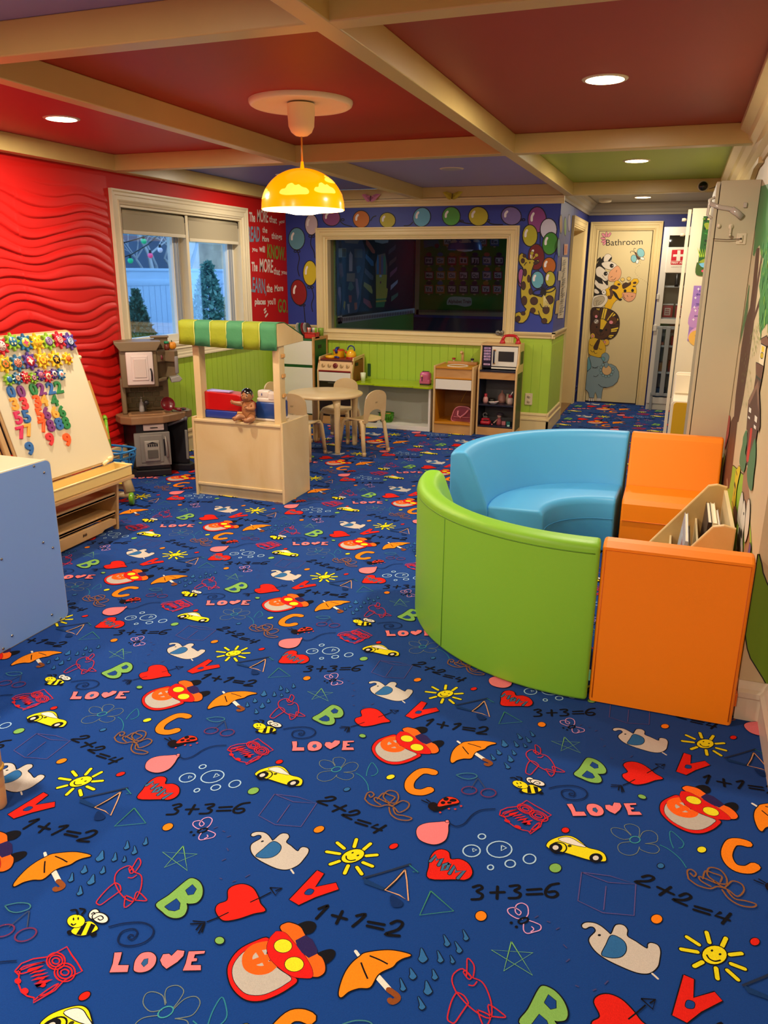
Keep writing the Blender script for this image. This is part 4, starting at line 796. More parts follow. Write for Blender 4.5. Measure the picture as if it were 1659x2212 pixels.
hs = MB(); hs.box(-14.5, -13.2, 13.2, 20.0, 2.6, 3.3, mat('neighbour_roof', '#6d4a4a', .8)); hs.box(-14.5, -13.3, 13.3, 19.9, -.35, 2.6, mat('neighbour_wall', '#6a7488', .8)); single(hs, 'neighbour_house', 'dim reddish brown house roof seen above the fence', 'house')
t = thing('string_lights', 'dark cable of coloured festoon bulbs hanging outside the left pane', 'string lights', (-5.6, 8.1, 1.9))
wires = ([(262,540),(275,545),(320,528),(345,510),(362,500)], [(265,556),(290,548),(320,530),(345,520),(365,512)])
XS = -5.2
for wv in ([(255,560),(285,549),(320,528),(345,505),(372,490)], [(255,528),(300,515),(330,505),(365,494)]):
    m = MB(); m.tube([onx(a, b, XS) for a, b in wv], .006, mat('black_plastic', '#121214', .4), 6); m.build('cable', t)
for (u, v, c) in ((264,494,'#ff5f86'),(311,521,'#21c98a'),(358,505,'#ff3f6a'),(346,540,'#c7d4ee'),(325,552,'#ff5f9a'),(282,563,'#25c98a')):
    p = onx(u, v, XS); m = MB(); m.ball(p, .027, mat('bulb_'+c.lstrip('#'), c, .3, emit=.35), 8); m.lathe([(.001, .055), (.013, .055), (.015, .02), (.015, .0)], p, mat('black_plastic', '#121214', .4), 8); m.build('bulb', t)
# ================================================================== furniture
def vinyl(n, h): return mat('vinyl_'+n, h, .42, spec=.4, bump=.12, bscale=420)
ORV, BLV, GRV_ = vinyl('orange', '#fb8a0c'), vinyl('sky_blue', '#4eaae6'), vinyl('lime', '#86c634')
# curved bench: profile (distance out from the centre, height)
RO, RI = .83, .33
def arc_shape(mb, m, cx, cy, a0, a1, prof, n=40, bev=.014):
    b = bmesh.new(); rings = []
    for i in range(n+1):
        a = a0+(a1-a0)*i/n; rings.append([b.verts.new((cx+r*math.cos(a), cy+r*math.sin(a), z)) for r, z in prof])
    k = len(prof)
    for i in range(n):
        for j in range(k): b.faces.new((rings[i][j], rings[i+1][j], rings[i+1][(j+1) % k], rings[i][(j+1) % k]))
    b.faces.new(rings[0][::-1]); b.faces.new(rings[-1]); bmesh.ops.recalc_face_normals(b, faces=b.faces[:])
    es = [e for e in b.edges if (e.verts[0] in rings[0] and e.verts[1] in rings[0]) or (e.verts[0] in rings[-1] and e.verts[1] in rings[-1])]
    corner = set()
    for j in range(k):
        p, q, r = prof[j-1], prof[j], prof[(j+1) % k]; d1 = math.atan2(q[1]-p[1], q[0]-p[0]); d2 = math.atan2(r[1]-q[1], r[0]-q[0])
        if abs((d2-d1+PI) % (2*PI)-PI) > .4: corner.add(j)
    for i in range(n):
        for j in corner:
            e = b.edges.get((rings[i][j], rings[i+1][j]))
            if e: es.append(e)
    bmesh.ops.bevel(b, geom=list(set(es)), offset=bev, segments=3, profile=.5, affect='EDGES')
    mb.bm(b, m, True)
def seam_arc(mb, m, cx, cy, r, z, a0, a1, w_=.0022):
    mb.tube([(cx+r*math.cos(a0+(a1-a0)*i/40), cy+r*math.sin(a0+(a1-a0)*i/40), z) for i in range(41)], w_, m, 6)
BACKP = [(RO, .006), (RO, .61), (RO-.03, .625), (RO-.075, .625), (RO-.10, .60), (RO-.20, .34), (RO-.21, .30), (RO-.21, .006)]
SEATP = [(RI+.01, .006), (RI, .17), (RI-.005, .20), (RI, .30), (RI+.02, .325), (RO-.205, .335), (RO-.205, .006)]
def curved_bench(label, cx, cy, a0, a1, m, dk):
    t = thing('curved_bench', label, 'sofa', (cx+RO*.7*math.cos((a0+a1)/2), cy+RO*.7*math.sin((a0+a1)/2), 0), 'soft modular reading nook seats')
    mb = MB(); arc_shape(mb, m, cx, cy, a0, a1, BACKP); seam_arc(mb, dk, cx, cy, RO+.0005, .585, a0+.02, a1-.02)
    for q in (.5,):
        a = a0+(a1-a0)*q; mb.tube([(cx+(RO+.0005)*math.cos(a), cy+(RO+.0005)*math.sin(a), z) for z in (.02, .3, .58)], .0018, dk, 6)
    mb.build('backrest', t)
    mb = MB(); arc_shape(mb, m, cx, cy, a0+.004, a1-.004, SEATP); seam_arc(mb, dk, cx, cy, RI-.004, .205, a0+.02, a1-.02, .003); mb.build('seat', t)
    return t
curved_bench('lime green curved foam bench, its outside bulging towards the room', -.235, 3.49, math.radians(181), math.radians(274.5), GRV_, vinyl('lime_seam', '#5c9320'))
curved_bench('sky blue curved foam bench facing the viewer', -.235, 4.03, math.radians(87.6), math.radians(190), BLV, vinyl('blue_seam', '#2f86be'))
def straight_bench(label, x0, x1, yback, d, m, dk):
    """d=+1: seat lies towards +y of the back"""
    t = thing('straight_bench', label, 'sofa', ((x0+x1)/2, yback+d*.25, 0), 'soft modular reading nook seats')
    P = lambda s: [(yback+d*(RO-q[0]), q[1]) for q in s]
    mb = MB(); b = bmesh.new()
    for nm, prof in (('backrest', BACKP), ('seat', SEATP)):
        mb = MB(); pts = P(prof); mb.prism(pts if d < 0 else pts[::-1], 'x', x0, x1, m, .012, 3)
        for i in range(len(mb.sm)): mb.sm[i] = False
        if nm == 'backrest':
            mb.tube([(x0+.012, yback-d*.0005, .02), (x0+.012, yback-d*.0005, .60), (x1-.012, yback-d*.0005, .60), (x1-.012, yback-d*.0005, .02)], .0018, dk, 6)
        else: mb.tube([(x0+.01, yback+d*(RO-RI+.004), .205), (x1-.01, yback+d*(RO-RI+.004), .205)], .003, dk, 6)
        mb.build(nm, t)
    return t
OS = vinyl('orange_seam', '#d8660a')
t = straight_bench('orange foam bench nearest the viewer, turned with its back to the room', -.165, .325, 2.675, 1, ORV, OS)
m = MB(); m.box(.325, .334, 2.70, 2.73, .07, .12, OS, .002); m.build('zip_tab', t)
m = MB(); m.box(-.176, -.165, 2.675, 2.69, .085, .125, mat('mint_tab', '#6fc39a', .5), .002); m.build('fabric_tab', t)
straight_bench('orange foam bench at the far side of the nook, against the mural wall', -.19, .315, 4.865, -1, ORV, OS)

WOOD = mat('maple_ply', '#dcbc84', .38, wood='#c8a064', stretch=(1, 1, 1), noise=0, coat=.15)
WOODL = mat('birch_ply', '#dccaa0', .42, wood='#cdb482', stretch=(1.2, 1.2, .5), coat=.1)
EDGE = mat('ply_edge', '#c99a5e', .45)
# book bin
t = thing('book_bin', 'light wood book bin with sloping ends standing against the mural wall', 'book bin', (.14, 3.55, 0))
prof = [(.30, .0), (.30, .565), (.255, .575), (.215, .565), (-.06, .20), (-.06, .0)]
for y in (3.215, 3.885): m = MB(); m.prism(prof, 'y', y, y+.022, WOOD, .006, 2); m.build('end_panel', t)
m = MB(); m.box(.285, .300, 3.237, 3.885, .04, .55, WOODL); m.build('back_panel', t)
m = MB(); m.box(-.05, -.035, 3.237, 3.885, .04, .22, WOODL, .003); m.build('front_panel', t)
m = MB(); m.box(-.035, .285, 3.237, 3.885, .04, .055, WOODL); m.build('bin_floor', t)
for k, x in enumerate((.07, .175)):
    m = MB(); m.box(x, x+.01, 3.237, 3.885, .055, .30+k*.10, WOODL, .003); m.build('divider', t)
def book(x, y0, y1, z0, h_, th, lean, cov, label, art=None):
    t = thing('picture_book', label, 'book', (x, (y0+y1)/2, z0)); T = Matrix.Translation((x, 0, z0)) @ Matrix.Rotation(lean, 4, 'Y') @ Matrix.Translation((-x, 0, -z0))
    m = MB(); m.box(x+.002, x+th-.002, y0+.004, y1-.004, z0+.004, z0+h_-.004, mat('book_pages', '#e9dfc6', .8), T=T); m.build('pages', t)
    m = MB(); c = mat('cover_'+cov.lstrip('#'), cov, .35)
    m.box(x, x+.002, y0, y1, z0, z0+h_, c, T=T); m.box(x+th-.002, x+th, y0, y1, z0, z0+h_, c, T=T); m.box(x, x+th, y0-.001, y0+.002, z0, z0+h_, c, T=T)
    if art:
        for (a, b, c_, d_, col) in art: m.box(x-.0008, x, y0+(y1-y0)*a, y0+(y1-y0)*b, z0+h_*c_, z0+h_*d_, mat('cover_'+col.lstrip('#'), col, .35), T=T)
    m.build('cover', t)
AR = [(.1, .9, .12, .30, '#b98a9a'), (.15, .6, .38, .62, '#c9a0a8'), (.55, .92, .5, .85, '#a7b9cf'), (.1, .45, .70, .86, '#8a5a66')]
book(.085, 3.36, 3.80, .058, .39, .014, .10, '#a9aec2', 'grey blue picture book leaning face out in the front slot', AR)
book(.108, 3.34, 3.70, .058, .36, .012, .08, '#20202a', 'thin black book directly behind the grey blue face-out one')
book(.190, 3.50, 3.84, .058, .44, .016, .05, '#2a1a1e', 'dark spined book with cream page block in the rear slot')
book(.212, 3.48, 3.82, .058, .445, .018, .04, '#e0d2b0', 'cream coloured board book beside the dark spined one')
book(.240, 3.50, 3.80, .058, .42, .012, .03, '#c4c6d2', 'pale lilac book nearest the wall in the rear slot')
book(.010, 3.42, 3.74, .058, .20, .010, .06, '#e3b85e', 'small tan book low at the front of the bin')

# ---- tall white cabinets on the right wall
WCAB = mat('cabinet_white_dimmed', '#bfb498', .4)  # same cabinet white, darkened in the colour for the weaker light here
t = thing('tall_cabinet', 'tall cream white cabinet, the nearer one with child lock and hooks on its side', 'cabinet', (.235, 5.35, 0))
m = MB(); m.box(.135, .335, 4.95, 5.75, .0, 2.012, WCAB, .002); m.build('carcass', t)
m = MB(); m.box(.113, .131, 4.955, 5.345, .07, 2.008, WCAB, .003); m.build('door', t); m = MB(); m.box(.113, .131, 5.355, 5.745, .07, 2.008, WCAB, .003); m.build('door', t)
m = MB(); m.tube([(.113, 4.99, 1.93), (.088, 4.99, 1.92), (.085, 4.99, 1.84), (.11, 4.99, 1.82)], .008, mat('clear_plastic', '#d8cfc0', .15, spec=.6), 8); m.build('handle', t)
PL = mat('child_lock_plastic', '#b9aea4', .2, spec=.6, coat=.3)
def pz(u, v): return ony(u, v, 4.948)
t2 = thing('cabinet_strap_lock', 'greyish plastic strap lock bent round the near cabinet corner', 'lock', pz(1580, 455))
m = MB(); pts = [(1533,440),(1556,448),(1580,452),(1600,466)]; m.tube([pz(*p)+Vector((0, -.004, 0)) for p in pts], .012, PL, 8, flat=.35); m.build('strap', t2)
m = MB(); m.tube([pz(*p)+Vector((0, -.007, 0)) for p in ((1580,452),(1592,460),(1603,470))], .017, PL, 8, flat=.5); m.build('latch', t2)
m = MB(); q = pz(1610, 443); m.box(q.x-.010, q.x+.010, 4.938, 4.950, q.z-.014, q.z+.014, PL, .005); single(m, 'adhesive_pad', 'small greyish D shaped pad near the top of the cabinet side', 'pad')
WH2 = mat('hook_white', '#d9cbb0', .3)
m = MB(); q = pz(1578, 497); m.tube([q+Vector((0, -.008, .025)), q+Vector((0, -.008, -.02)), q+Vector((0, -.022, -.034)), q+Vector((0, -.028, -.02))], .006, WH2, 8); m.ball(q+Vector((0, -.004, .018)), (.013, .006, .015), WH2, 8); single(m, 'adhesive_hook', 'white adhesive hook with a curled tip, left of the latch plate', 'hook')
t2 = thing('cabinet_latch', 'white rounded latch plate with a dark bolt and wire on the cabinet side', 'latch', pz(1602, 518))
q = pz(1602, 516); m = MB(); m.box(q.x-.026, q.x+.024, 4.944, 4.951, q.z-.030, q.z+.030, WH2, .008); m.box(q.x-.010, q.x+.006, 4.936, 4.945, q.z-.02, q.z+.02, WH2, .004); m.build('plate', t2)
m = MB(); m.tube([pz(1540, 516)+Vector((0, -.02, 0)), pz(1570, 518)+Vector((0, -.018, 0)), q+Vector((-.004, -.015, 0))], .0022, mat('wire_brown', '#4a3226', .5), 6); m.ball(q+Vector((-.004, -.013, 0)), .005, mat('bolt_dark', '#2a2420', .4, .6), 8); m.build('wire', t2)
m = MB(); q = pz(1553, 488); m.ball(q+Vector((0, -.006, 0)), (.010, .008, .012), WH2, 8); single(m, 'adhesive_hook', 'round white button hook on the near cabinet edge', 'hook')
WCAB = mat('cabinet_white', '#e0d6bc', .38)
t = thing('tall_cabinet', 'tall cream cabinet further back with two posters on its side', 'cabinet', (.17, 7.3, 0))
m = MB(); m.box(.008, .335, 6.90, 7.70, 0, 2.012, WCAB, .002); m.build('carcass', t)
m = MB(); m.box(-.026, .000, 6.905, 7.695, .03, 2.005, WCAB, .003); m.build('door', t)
for z in (1.93, 1.82): m = MB(); m.lathe([(0, -.02), (.012, -.02), (.014, 0), (.008, .012), (0, .014)], (-.045, 6.93, z), WH2, 12, axis='x'); m.build('knob', t)
# posters on the further cabinet
PYc = 6.8985
def poster(name, label, cat, u0, v0, u1, v1, col, draw):
    mb = MB(); a = ony(u0, v0, PYc); b = ony(u1, v1, PYc); x1 = min(b.x, .325)
    mb.box(a.x, x1, PYc-.0015, PYc+.0005, b.z, a.z, paint(col))
    ar = Art((0, PYc-.0015, 0), (1, 0, 0), (0, 0, 1), (0, -1, 0), mb=mb, base=.0006, step=.00003, plane=lambda u, v: ony(u, v, PYc-.0015)); draw(ar); ar.emit()
    return single(mb, name, label, cat)
def jungle(a):
    a.at(1440, 380, 6.913); r = random.Random(4)
    for i in range(60):
        x, y = r.uniform(560, 760), r.uniform(620, 1050); a.dot(x, y, r.uniform(8, 24), r.uniform(6, 20), r.choice(['#1f6a2a', '#2f8a2f', '#12401a', '#5a8a1a', '#0f3020', '#3f9a3a']))
    for p in ([(560,720),(620,700),(650,760),(600,800)],[(580,1230),(640,1240),(700,1225),(700,1290),(600,1300),(480,1290)]): a.fill(p, '#8a9a2a')
    for x in (500, 525, 550, 575, 600): a.fill([(x-6,1220),(x-45+(x-500)*.5,1060+(x-500)*.3),(x+8,1200)], '#a9c92a', sm=False)
    a.fill([(480,1310),(640,1290),(700,1300),(640,1360),(560,1370),(510,1350)], '#6fb4d8'); a.fill([(450,1300),(480,1310),(540,1380),(640,1400),(640,1480),(440,1475)], '#3a5a1f')
    for p in ((540,1420),(590,1400),(620,1440),(570,1460)): a.dot(p[0], p[1], 22, 18, '#d6406a')
    a.fill([(610,1130),(640,1070),(690,1060),(700,1120),(650,1135)], '#f0a22a'); a.dot(650, 1190, 34, 40, '#c98a5a'); a.dot(630, 640, 26, 20, '#e8c88a'); a.dot(612, 628, 14, 10, '#1a1a2a')
    a.dot(640, 950, 30, 22, '#8a8a9a')
poster('jungle_poster', 'leafy green jungle picture poster, upper of the two on the cabinet', 'poster', 1520, 467, 1575, 594, '#1f5a24', jungle)
def moon(a):
    a.at(1440, 380, 6.913)
    a.fill([(365,2000),(430,1960),(560,1940),(700,1930),(700,2250),(340,2250)], '#b98ac9'); a.at(1380, 480, 9.214)
    a.fill([(1010,2200),(1060,2140),(1150,2090),(1290,2080),(1400,2100),(1400,2340),(1000,2340)], '#d9a2cc'); a.at(1380, 680, 7.9)
    a.dot(1010, 400, 165, 140, '#e6b552'); a.dot(980, 360, 30, 20, '#d2a040'); a.dot(1030, 390, 26, 18, '#d2a040'); a.at(1440, 380, 6.913)
    for s_, p in (('Hey, diddle', (490,1735)), ('the cat and', (440,1785)), ('the fiddle,', (505,1835)), ('over the', (508,1890)), ('The little', (435,1938)), ('to see', (470,1995)), ('and the', (478,2050)), ('away with', (415,2105))):
        a.text(s_, p, (p[0]+len(s_)*23, p[1]-2), 34, '#46308a', .02)
    for p in ((475,1690),(430,1820),(415,1960),(430,2010),(400,2145)): a.line([(p[0]-14,p[1]),(p[0]+14,p[1])], '#f0e8f4', .005); a.line([(p[0],p[1]-16),(p[0],p[1]+16)], '#f0e8f4', .005)
poster('rhyme_poster', 'purple nursery rhyme poster with a yellow moon, lower of the two', 'poster', 1499, 617, 1560, 739, '#9a76c4', moon)
# yellow and white toy easel desk in front of the far cabinet
t = thing('play_desk', 'white framed play desk with yellow panels, below the purple rhyme poster', 'toy desk', (.17, 6.6, 0))
YEL = mat('yellow_panel', '#d9a915', .4); FW = mat('frame_white', '#efe6d2', .35)
def rr(x0, x1, z0, z1, r, top=True):
    pts = [(x0, z0), (x1, z0)]
    for i in range(6): a = PI/2*i/5; pts.append((x1-r+r*math.cos(a), z1-r+r*math.sin(a)))
    for i in range(6): a = PI/2+PI/2*i/5; pts.append((x0+r+r*math.cos(a), z1-r+r*math.sin(a)))
    return pts
for y0, y1 in ((6.46, 6.475), (6.82, 6.835)): m = MB(); m.prism(rr(.012, .325, 0, .58, .03), 'y', y0, y1, FW, .003); m.build('side_frame', t)
m = MB(); m.prism(rr(.030, .310, .03, .57, .025), 'y', 6.453, 6.461, YEL); m.build('side_panel', t)
m = MB(); m.prism(rr(.018, .325, .56, .765, .03), 'y', 6.80, 6.835, FW, .004); m.box(.03, .31, 6.78, 6.80, .60, .745, mat('flap_cream', '#f2e7cc', .4)); m.build('back_flap', t)
m = MB(); m.box(.02, .325, 6.47, 6.82, .565, .585, FW, .006); m.build('desktop', t); m = MB(); m.box(.012, .325, 6.475, 6.82, .28, .295, FW); m.build('shelf', t)
m = MB(); m.lathe([(0, 0), (.008, 0), (.008, .004), (.004, .006), (0, .004)], (.20, 6.449, .50), mat('screw_brass', '#a8842a', .3, .8), 10, axis='y'); m.build('screw', t)

# ---- bookcase with glass door by the bathroom
t = thing('glass_door_bookcase', 'tall white bookcase with a framed glass door, right of the bathroom door', 'bookcase', (-.05, 9.78, 0))
GWH = mat('bookcase_white', '#d9d6cc', .4); BX_0, BX_1, BYf, BZt = -.262, .30, 9.65, 2.02
m = MB(); m.box(BX_0, BX_0+.018, BYf, YH-.002, 0, BZt, GWH); m.box(BX_1-.018, BX_1, BYf, YH-.002, 0, BZt, GWH); m.box(BX_0, BX_1, BYf, YH-.002, BZt-.02, BZt, GWH); m.box(BX_0, BX_1, YH-.014, YH-.002, 0, BZt, mat('case_back', '#a89c84', .6)); m.box(BX_0, BX_1, BYf+.01, BYf+.025, 0, .075, GWH); m.build('carcass', t)
for z in (.09, .42, .72, .98, 1.03, 1.38): m = MB(); m.box(BX_0+.018, BX_1-.018, BYf+.025, YH-.014, z, z+.02, GWH); m.build('shelf', t)
d = MB()
for (x0, x1, z0, z1) in ((BX_0, BX_0+.065, .075, BZt-.002), (BX_1-.065, BX_1, .075, BZt-.002), (BX_0+.065, BX_1-.065, .075, .15), (BX_0+.065, BX_1-.065, BZt-.09, BZt-.002), (BX_0+.065, BX_1-.065, .985, 1.035)): d.box(x0, x1, BYf-.018, BYf, z0, z1, GWH, .003)
do = d.build('door', t)
g = MB(); g.box(BX_0+.06, BX_1-.06, BYf-.010, BYf-.006, .15, .985, glass_mat('case_glass')); sub(g, 'pane', do); g = MB(); g.box(BX_0+.06, BX_1-.06, BYf-.010, BYf-.006, 1.035, BZt-.09, glass_mat('case_glass')); sub(g, 'pane', do)
m = MB(); m.box(BX_0-.008, BX_0+.03, BYf-.032, BYf-.018, .90, .97, GWH, .005); m.build('safety_latch', t)
m = MB(); m.box(BX_0-.006, BX_0+.02, BYf-.03, BYf-.018, 1.25, 1.31, GWH, .005); m.build('safety_latch', t)
# first aid pouch and flashlight
t = thing('first_aid_pouch', 'white first aid pouch with a red cross hung on the bookcase door', 'first aid kit', (-.06, BYf-.03, 1.4))
FY = BYf-.034
m = MB(); a = ony(1447, 534, FY); b = ony(1487, 590, FY); m.box(a.x-.024, b.x+.035, FY, FY+.014, b.z, a.z, mat('pouch_white', '#e6e0d2', .6, bump=.3, bscale=30), .006)
ar = Art((0, FY, 0), (1, 0, 0), (0, 0, 1), (0, -1, 0), mb=m, base=.001, step=.00003, plane=lambda u, v: ony(u, v, FY)).at(1380, 480, 9.214)
ar.fill([(668,550),(940,545),(948,560),(920,835),(910,845),(640,845),(632,830),(660,560)], '#c4182e', sm=False); ar.fill([(770,560),(832,560),(828,640),(910,635),(905,685),(825,685),(820,765),(745,765),(750,685),(678,690),(685,640),(765,640)], '#ece6d8', sm=False)
ar.line([(640,775),(925,770)], '#ece6d8', .004); ar.text('FIRST AID', (650,825), (905,820), 32, '#ece6d8', .03); ar.text('EMERGENCY BAG', (645,900), (885,897), 16, '#a89c8c', 0); ar.emit(); m.build('pouch', t)
m = MB(); m.tube([ony(1499, 485, FY+.004), ony(1492, 510, FY), ony(1486, 532, FY)], .003, mat('strap_grey', '#4a4640', .5), 6); m.build('hanging_strap', t)
t = thing('flashlight', 'black flashlight hanging head down under the first aid pouch', 'flashlight', ony(1462, 605, FY)); q = ony(1463, 592, FY); q2 = ony(1461, 619, FY)
m = MB(); m.lathe([(0, q.z-q2.z), (.017, q.z-q2.z), (.017, .05), (.022, .03), (.022, 0), (0, 0)], (q2.x, FY-.002, q2.z), mat('black_plastic', '#121214', .4), 14); m.build('body', t); m = MB(); m.lathe([(0, -.004), (.017, -.004), (.019, .002)], (q2.x, FY-.004, q2.z), mat('lens_grey', '#b9b4a8', .2), 14); m.build('lens', t)
# grey safety gate leaning in front of the bookcase
t = thing('safety_gate', 'grey slatted gate panel in front of the lower bookcase door', 'gate', (-.02, BYf-.07, 0)); GG = mat('gate_grey', '#8f969a', .45); gy = BYf-.06
gz0, gz1 = .17, .96; gx0, gx1 = -.225, .28
for z in (gz0, gz1-.035): m = MB(); m.box(gx0, gx1, gy, gy+.022, z, z+.035, GG, .004); m.build('rail', t)
for k in range(6): x = gx0+.01+k*.088; m = MB(); m.box(x, x+.048, gy-.006, gy+.004, gz0+.01, gz1-.01, GG, .003); m.build('slat', t)
for z in (gz0-.0,): m = MB(); m.box(gx0, gx0+.03, gy, gy+.03, 0.001, gz0+.01, GG, .004); m.build('foot', t)
m = MB(); m.box(gx1-.03, gx1, gy, gy+.03, 0.001, gz0+.01, GG, .004); m.build('foot', t)
# things on the bookcase shelves
rnd = random.Random(5)
for k, (x, lab) in enumerate(((-.135, 'red and white snack tub, left of the pair on the bookcase shelf'), (.0, 'red and white snack tub, right of the pair on the bookcase shelf'))):
    t = thing('snack_tub', lab, 'tub', (x, 9.76, 1.051)); m = MB(); m.box(x-.055, x+.055, 9.70, 9.82, 1.051, 1.185, mat('tub_red', '#b01a22', .4), .008); m.box(x-.034, x+.030, 9.697, 9.701, 1.075, 1.155, paint('#e6d2c0'), 0)
    for i in range(3): m.box(x-.024, x+.02, 9.695, 9.698, 1.087+i*.022, 1.097+i*.022, paint('#9a2a2a'))
    m.build('tub', t); m = MB(); m.box(x-.058, x+.058, 9.697, 9.823, 1.185, 1.202, mat('lid_white', '#ded8cc', .4), .005); m.build('lid', t)
m = MB(); m.box(-.23, .2, 9.75, 9.90, 1.405, 1.62, mat('folded_grey_bag', '#4e4a3c', .8, bump=.6, bscale=14), .05); single(m, 'soft_bag', 'dark grey green soft bag on the top bookcase shelf', 'bag')
for k, (x, z, w_, h_, c, lab) in enumerate(((-.17, .741, .06, .03, '#e07a3a', 'orange box edge on the middle shelf, left'), (-.02, .741, .08, .10, '#a01420', 'dark red box on the middle shelf'), (-.03, .441, .07, .12, '#9a3a14', 'rust coloured box on the lower shelf'), (-.17, .441, .09, .10, '#a8742a', 'ochre patterned box on the lower shelf, left'), (.10, .741, .09, .09, '#8a1420', 'maroon box on the middle shelf, right'), (.06, .111, .16, .14, '#7a8a2a', 'olive green bin on the bottom shelf'), (-.14, .111, .14, .13, '#2f4a6a', 'dark blue bin on the bottom shelf, left'), (-.05, .1, .0, .0, '', ''))):
    if w_: m = MB(); m.box(x-w_/2, x+w_/2, 9.72, 9.86, z, z+h_, mat('box_'+c.lstrip('#'), c, .6), .005); single(m, 'storage_box', lab, 'box')

# ---- market stand
SX0, SX1, SY0, SY1, SH_ = -3.09, -2.387, 4.555, 4.955, .555
t = thing('market_stand', 'birch plywood play market stand with a striped awning', 'play stand', ((SX0+SX1)/2, 4.75, 0))
m = MB(); m.box(SX0+.015, SX1-.015, SY0+.012, SY0+.028, .07, SH_-.03, WOODL); m.box(SX0+.015, SX1-.015, SY0+.03, SY0+.04, .0, .085, WOODL); m.build('front_panel', t)
for x in (SX0, SX1-.018): m = MB(); m.prism([(SY0, 0), (SY1, 0), (SY1, SH_), (SY0, SH_+.004)], 'x', x, x+.018, WOODL, .004); m.build('side_panel', t)
m = MB(); m.box(SX0+.016, SX1-.016, SY0+.002, SY1, SH_-.030, SH_-.010, WOODL, .005); m.build('counter_top', t)
m = MB(); m.box(SX0+.018, SX1-.018, SY0+.05, SY1-.01, .06, .08, WOODL); m.build('inner_shelf', t)
m = MB(); m.box(SX0+.016, SX1-.016, SY0+.004, SY0+.016, .075, .095, WOODL, .004); m.build('front_lip', t)
for x in (SX0+.022, SX1-.075):
    m = MB(); m.box(x, x+.02+.03, SY0+.030, SY0+.105, SH_-.012, 1.10, WOODL, .004)
    if x > -2.6:
        for z in (.72, .85, .98): m.box(x+.05, x+.062, SY0+.055, SY0+.095, z, z+.025, EDGE, .004)
    m.build('post', t)
AZ0, AZ1 = 1.055, 1.20
for x in (SX0-.0, SX1-.030): m = MB(); m.prism([(SY0+.0, AZ0), (SY0+.0, AZ1), (SY0+.10, AZ1), (SY0+.37, AZ0+.045), (SY0+.37, AZ0+.01), (SY0+.02, AZ0-.0)], 'x', x, x+.016, WOODL, .003); m.build('awning_end', t)
YL, GNs = mat('awning_yellow', '#93a01a', .7, bump=.3, bscale=60), mat('awning_green', '#3f8a5c', .7, bump=.3, bscale=60)
aw = MB(); nst = 6; ax0, ax1 = SX0-.045, SX1-.016
for i in range(nst):
    a = ax0+(ax1-ax0)*i/nst; b = ax0+(ax1-ax0)*(i+1)/nst; c = YL if i % 2 == 0 else GNs; N = 8; vs = []; fs = []
    path = [(SY0+.36, AZ0+.05), (SY0+.23, AZ0+.105), (SY0+.10, AZ1+.004), (SY0+.03, AZ1+.006), (SY0-.008, AZ1-.002), (SY0-.014, AZ0+.10), (SY0-.012, AZ0+.05), (SY0-.016, AZ0-.005)]
    for k in range(N+1):
        x = a+(b-a)*k/N
        for j, (y, z) in enumerate(path):
            wob = .004*math.sin(x*60+j*1.3)*(1 if j > 4 else .3); sag = -.006*math.sin(PI*(x-ax0)/(ax1-ax0))*(j == 7)+(x-ax0)/(ax1-ax0)*-.018*(j >= 6)
            vs.append((x, y+wob-.002, z+sag))
    p = len(path)
    for k in range(N):
        for j in range(p-1): fs.append((k*p+j, (k+1)*p+j, (k+1)*p+j+1, k*p+j+1))
    aw.add(vs, fs, c, True)
    if i: aw.tube([(a, y-.004, z+.001) for y, z in path[3:]], .0022, mat('awning_stitch', '#c9cf6a', .7), 5)
o = aw.build('awning_cloth', t); md = o.modifiers.new('t', 'SOLIDIFY'); md.thickness = .002

# toy cash register, doll, second register
CZ = SH_-.009
t = thing('toy_cash_register', 'red and blue toy cash register seen from behind, left on the stand', 'toy cash register', (-2.87, 4.72, CZ))
RR, BB = mat('toy_red', '#b50d12', .3, coat=.3), mat('toy_blue', '#1c3590', .35)
m = MB(); m.box(-3.035, -2.715, 4.62, 4.86, CZ, CZ+.055, BB, .010, 3); m.build('base', t)
m = MB(); m.prism([(-3.035, CZ+.055), (-2.715, CZ+.055), (-2.735, CZ+.165), (-2.765, CZ+.172), (-3.035, CZ+.182)], 'y', 4.625, 4.76, RR, .008, 3); m.prism([(4.76, CZ+.055), (4.855, CZ+.055), (4.855, CZ+.07), (4.76, CZ+.12)], 'x', -3.03, -2.72, RR, .004); m.build('housing', t)
m = MB(); m.box(-2.99, -2.83, 4.64, 4.70, CZ+.178, CZ+.187, mat('display_lilac', '#b99ad0', .2), .003); m.build('display', t)
t = thing('toy_checkout', 'blue toy checkout machine with white top, right on the stand', 'toy cash register', (-2.53, 4.74, CZ))
NV = mat('toy_royal_blue', '#16408a', .3, coat=.2); WT2 = mat('toy_white', '#d8cdc4', .35)
m = MB(); m.box(-2.645, -2.475, 4.66, 4.82, CZ+.012, CZ+.128, NV, .014, 3); m.build('body', t); m = MB(); m.box(-2.65, -2.47, 4.655, 4.825, CZ, CZ+.016, WT2, .006); m.build('base_trim', t)
m = MB(); m.box(-2.635, -2.478, 4.665, 4.815, CZ+.125, CZ+.155, WT2, .008); m.box(-2.635, -2.545, 4.672, 4.74, CZ+.150, CZ+.205, WT2, .014, 3); m.prism([(4.66, CZ+.15), (4.66, CZ+.185), (4.69, CZ+.20), (4.70, CZ+.15)], 'x', -2.545, -2.48, WT2, .004); m.box(-2.60, -2.596, 4.668, 4.672, CZ+.17, CZ+.185, BB); m.build('top', t)
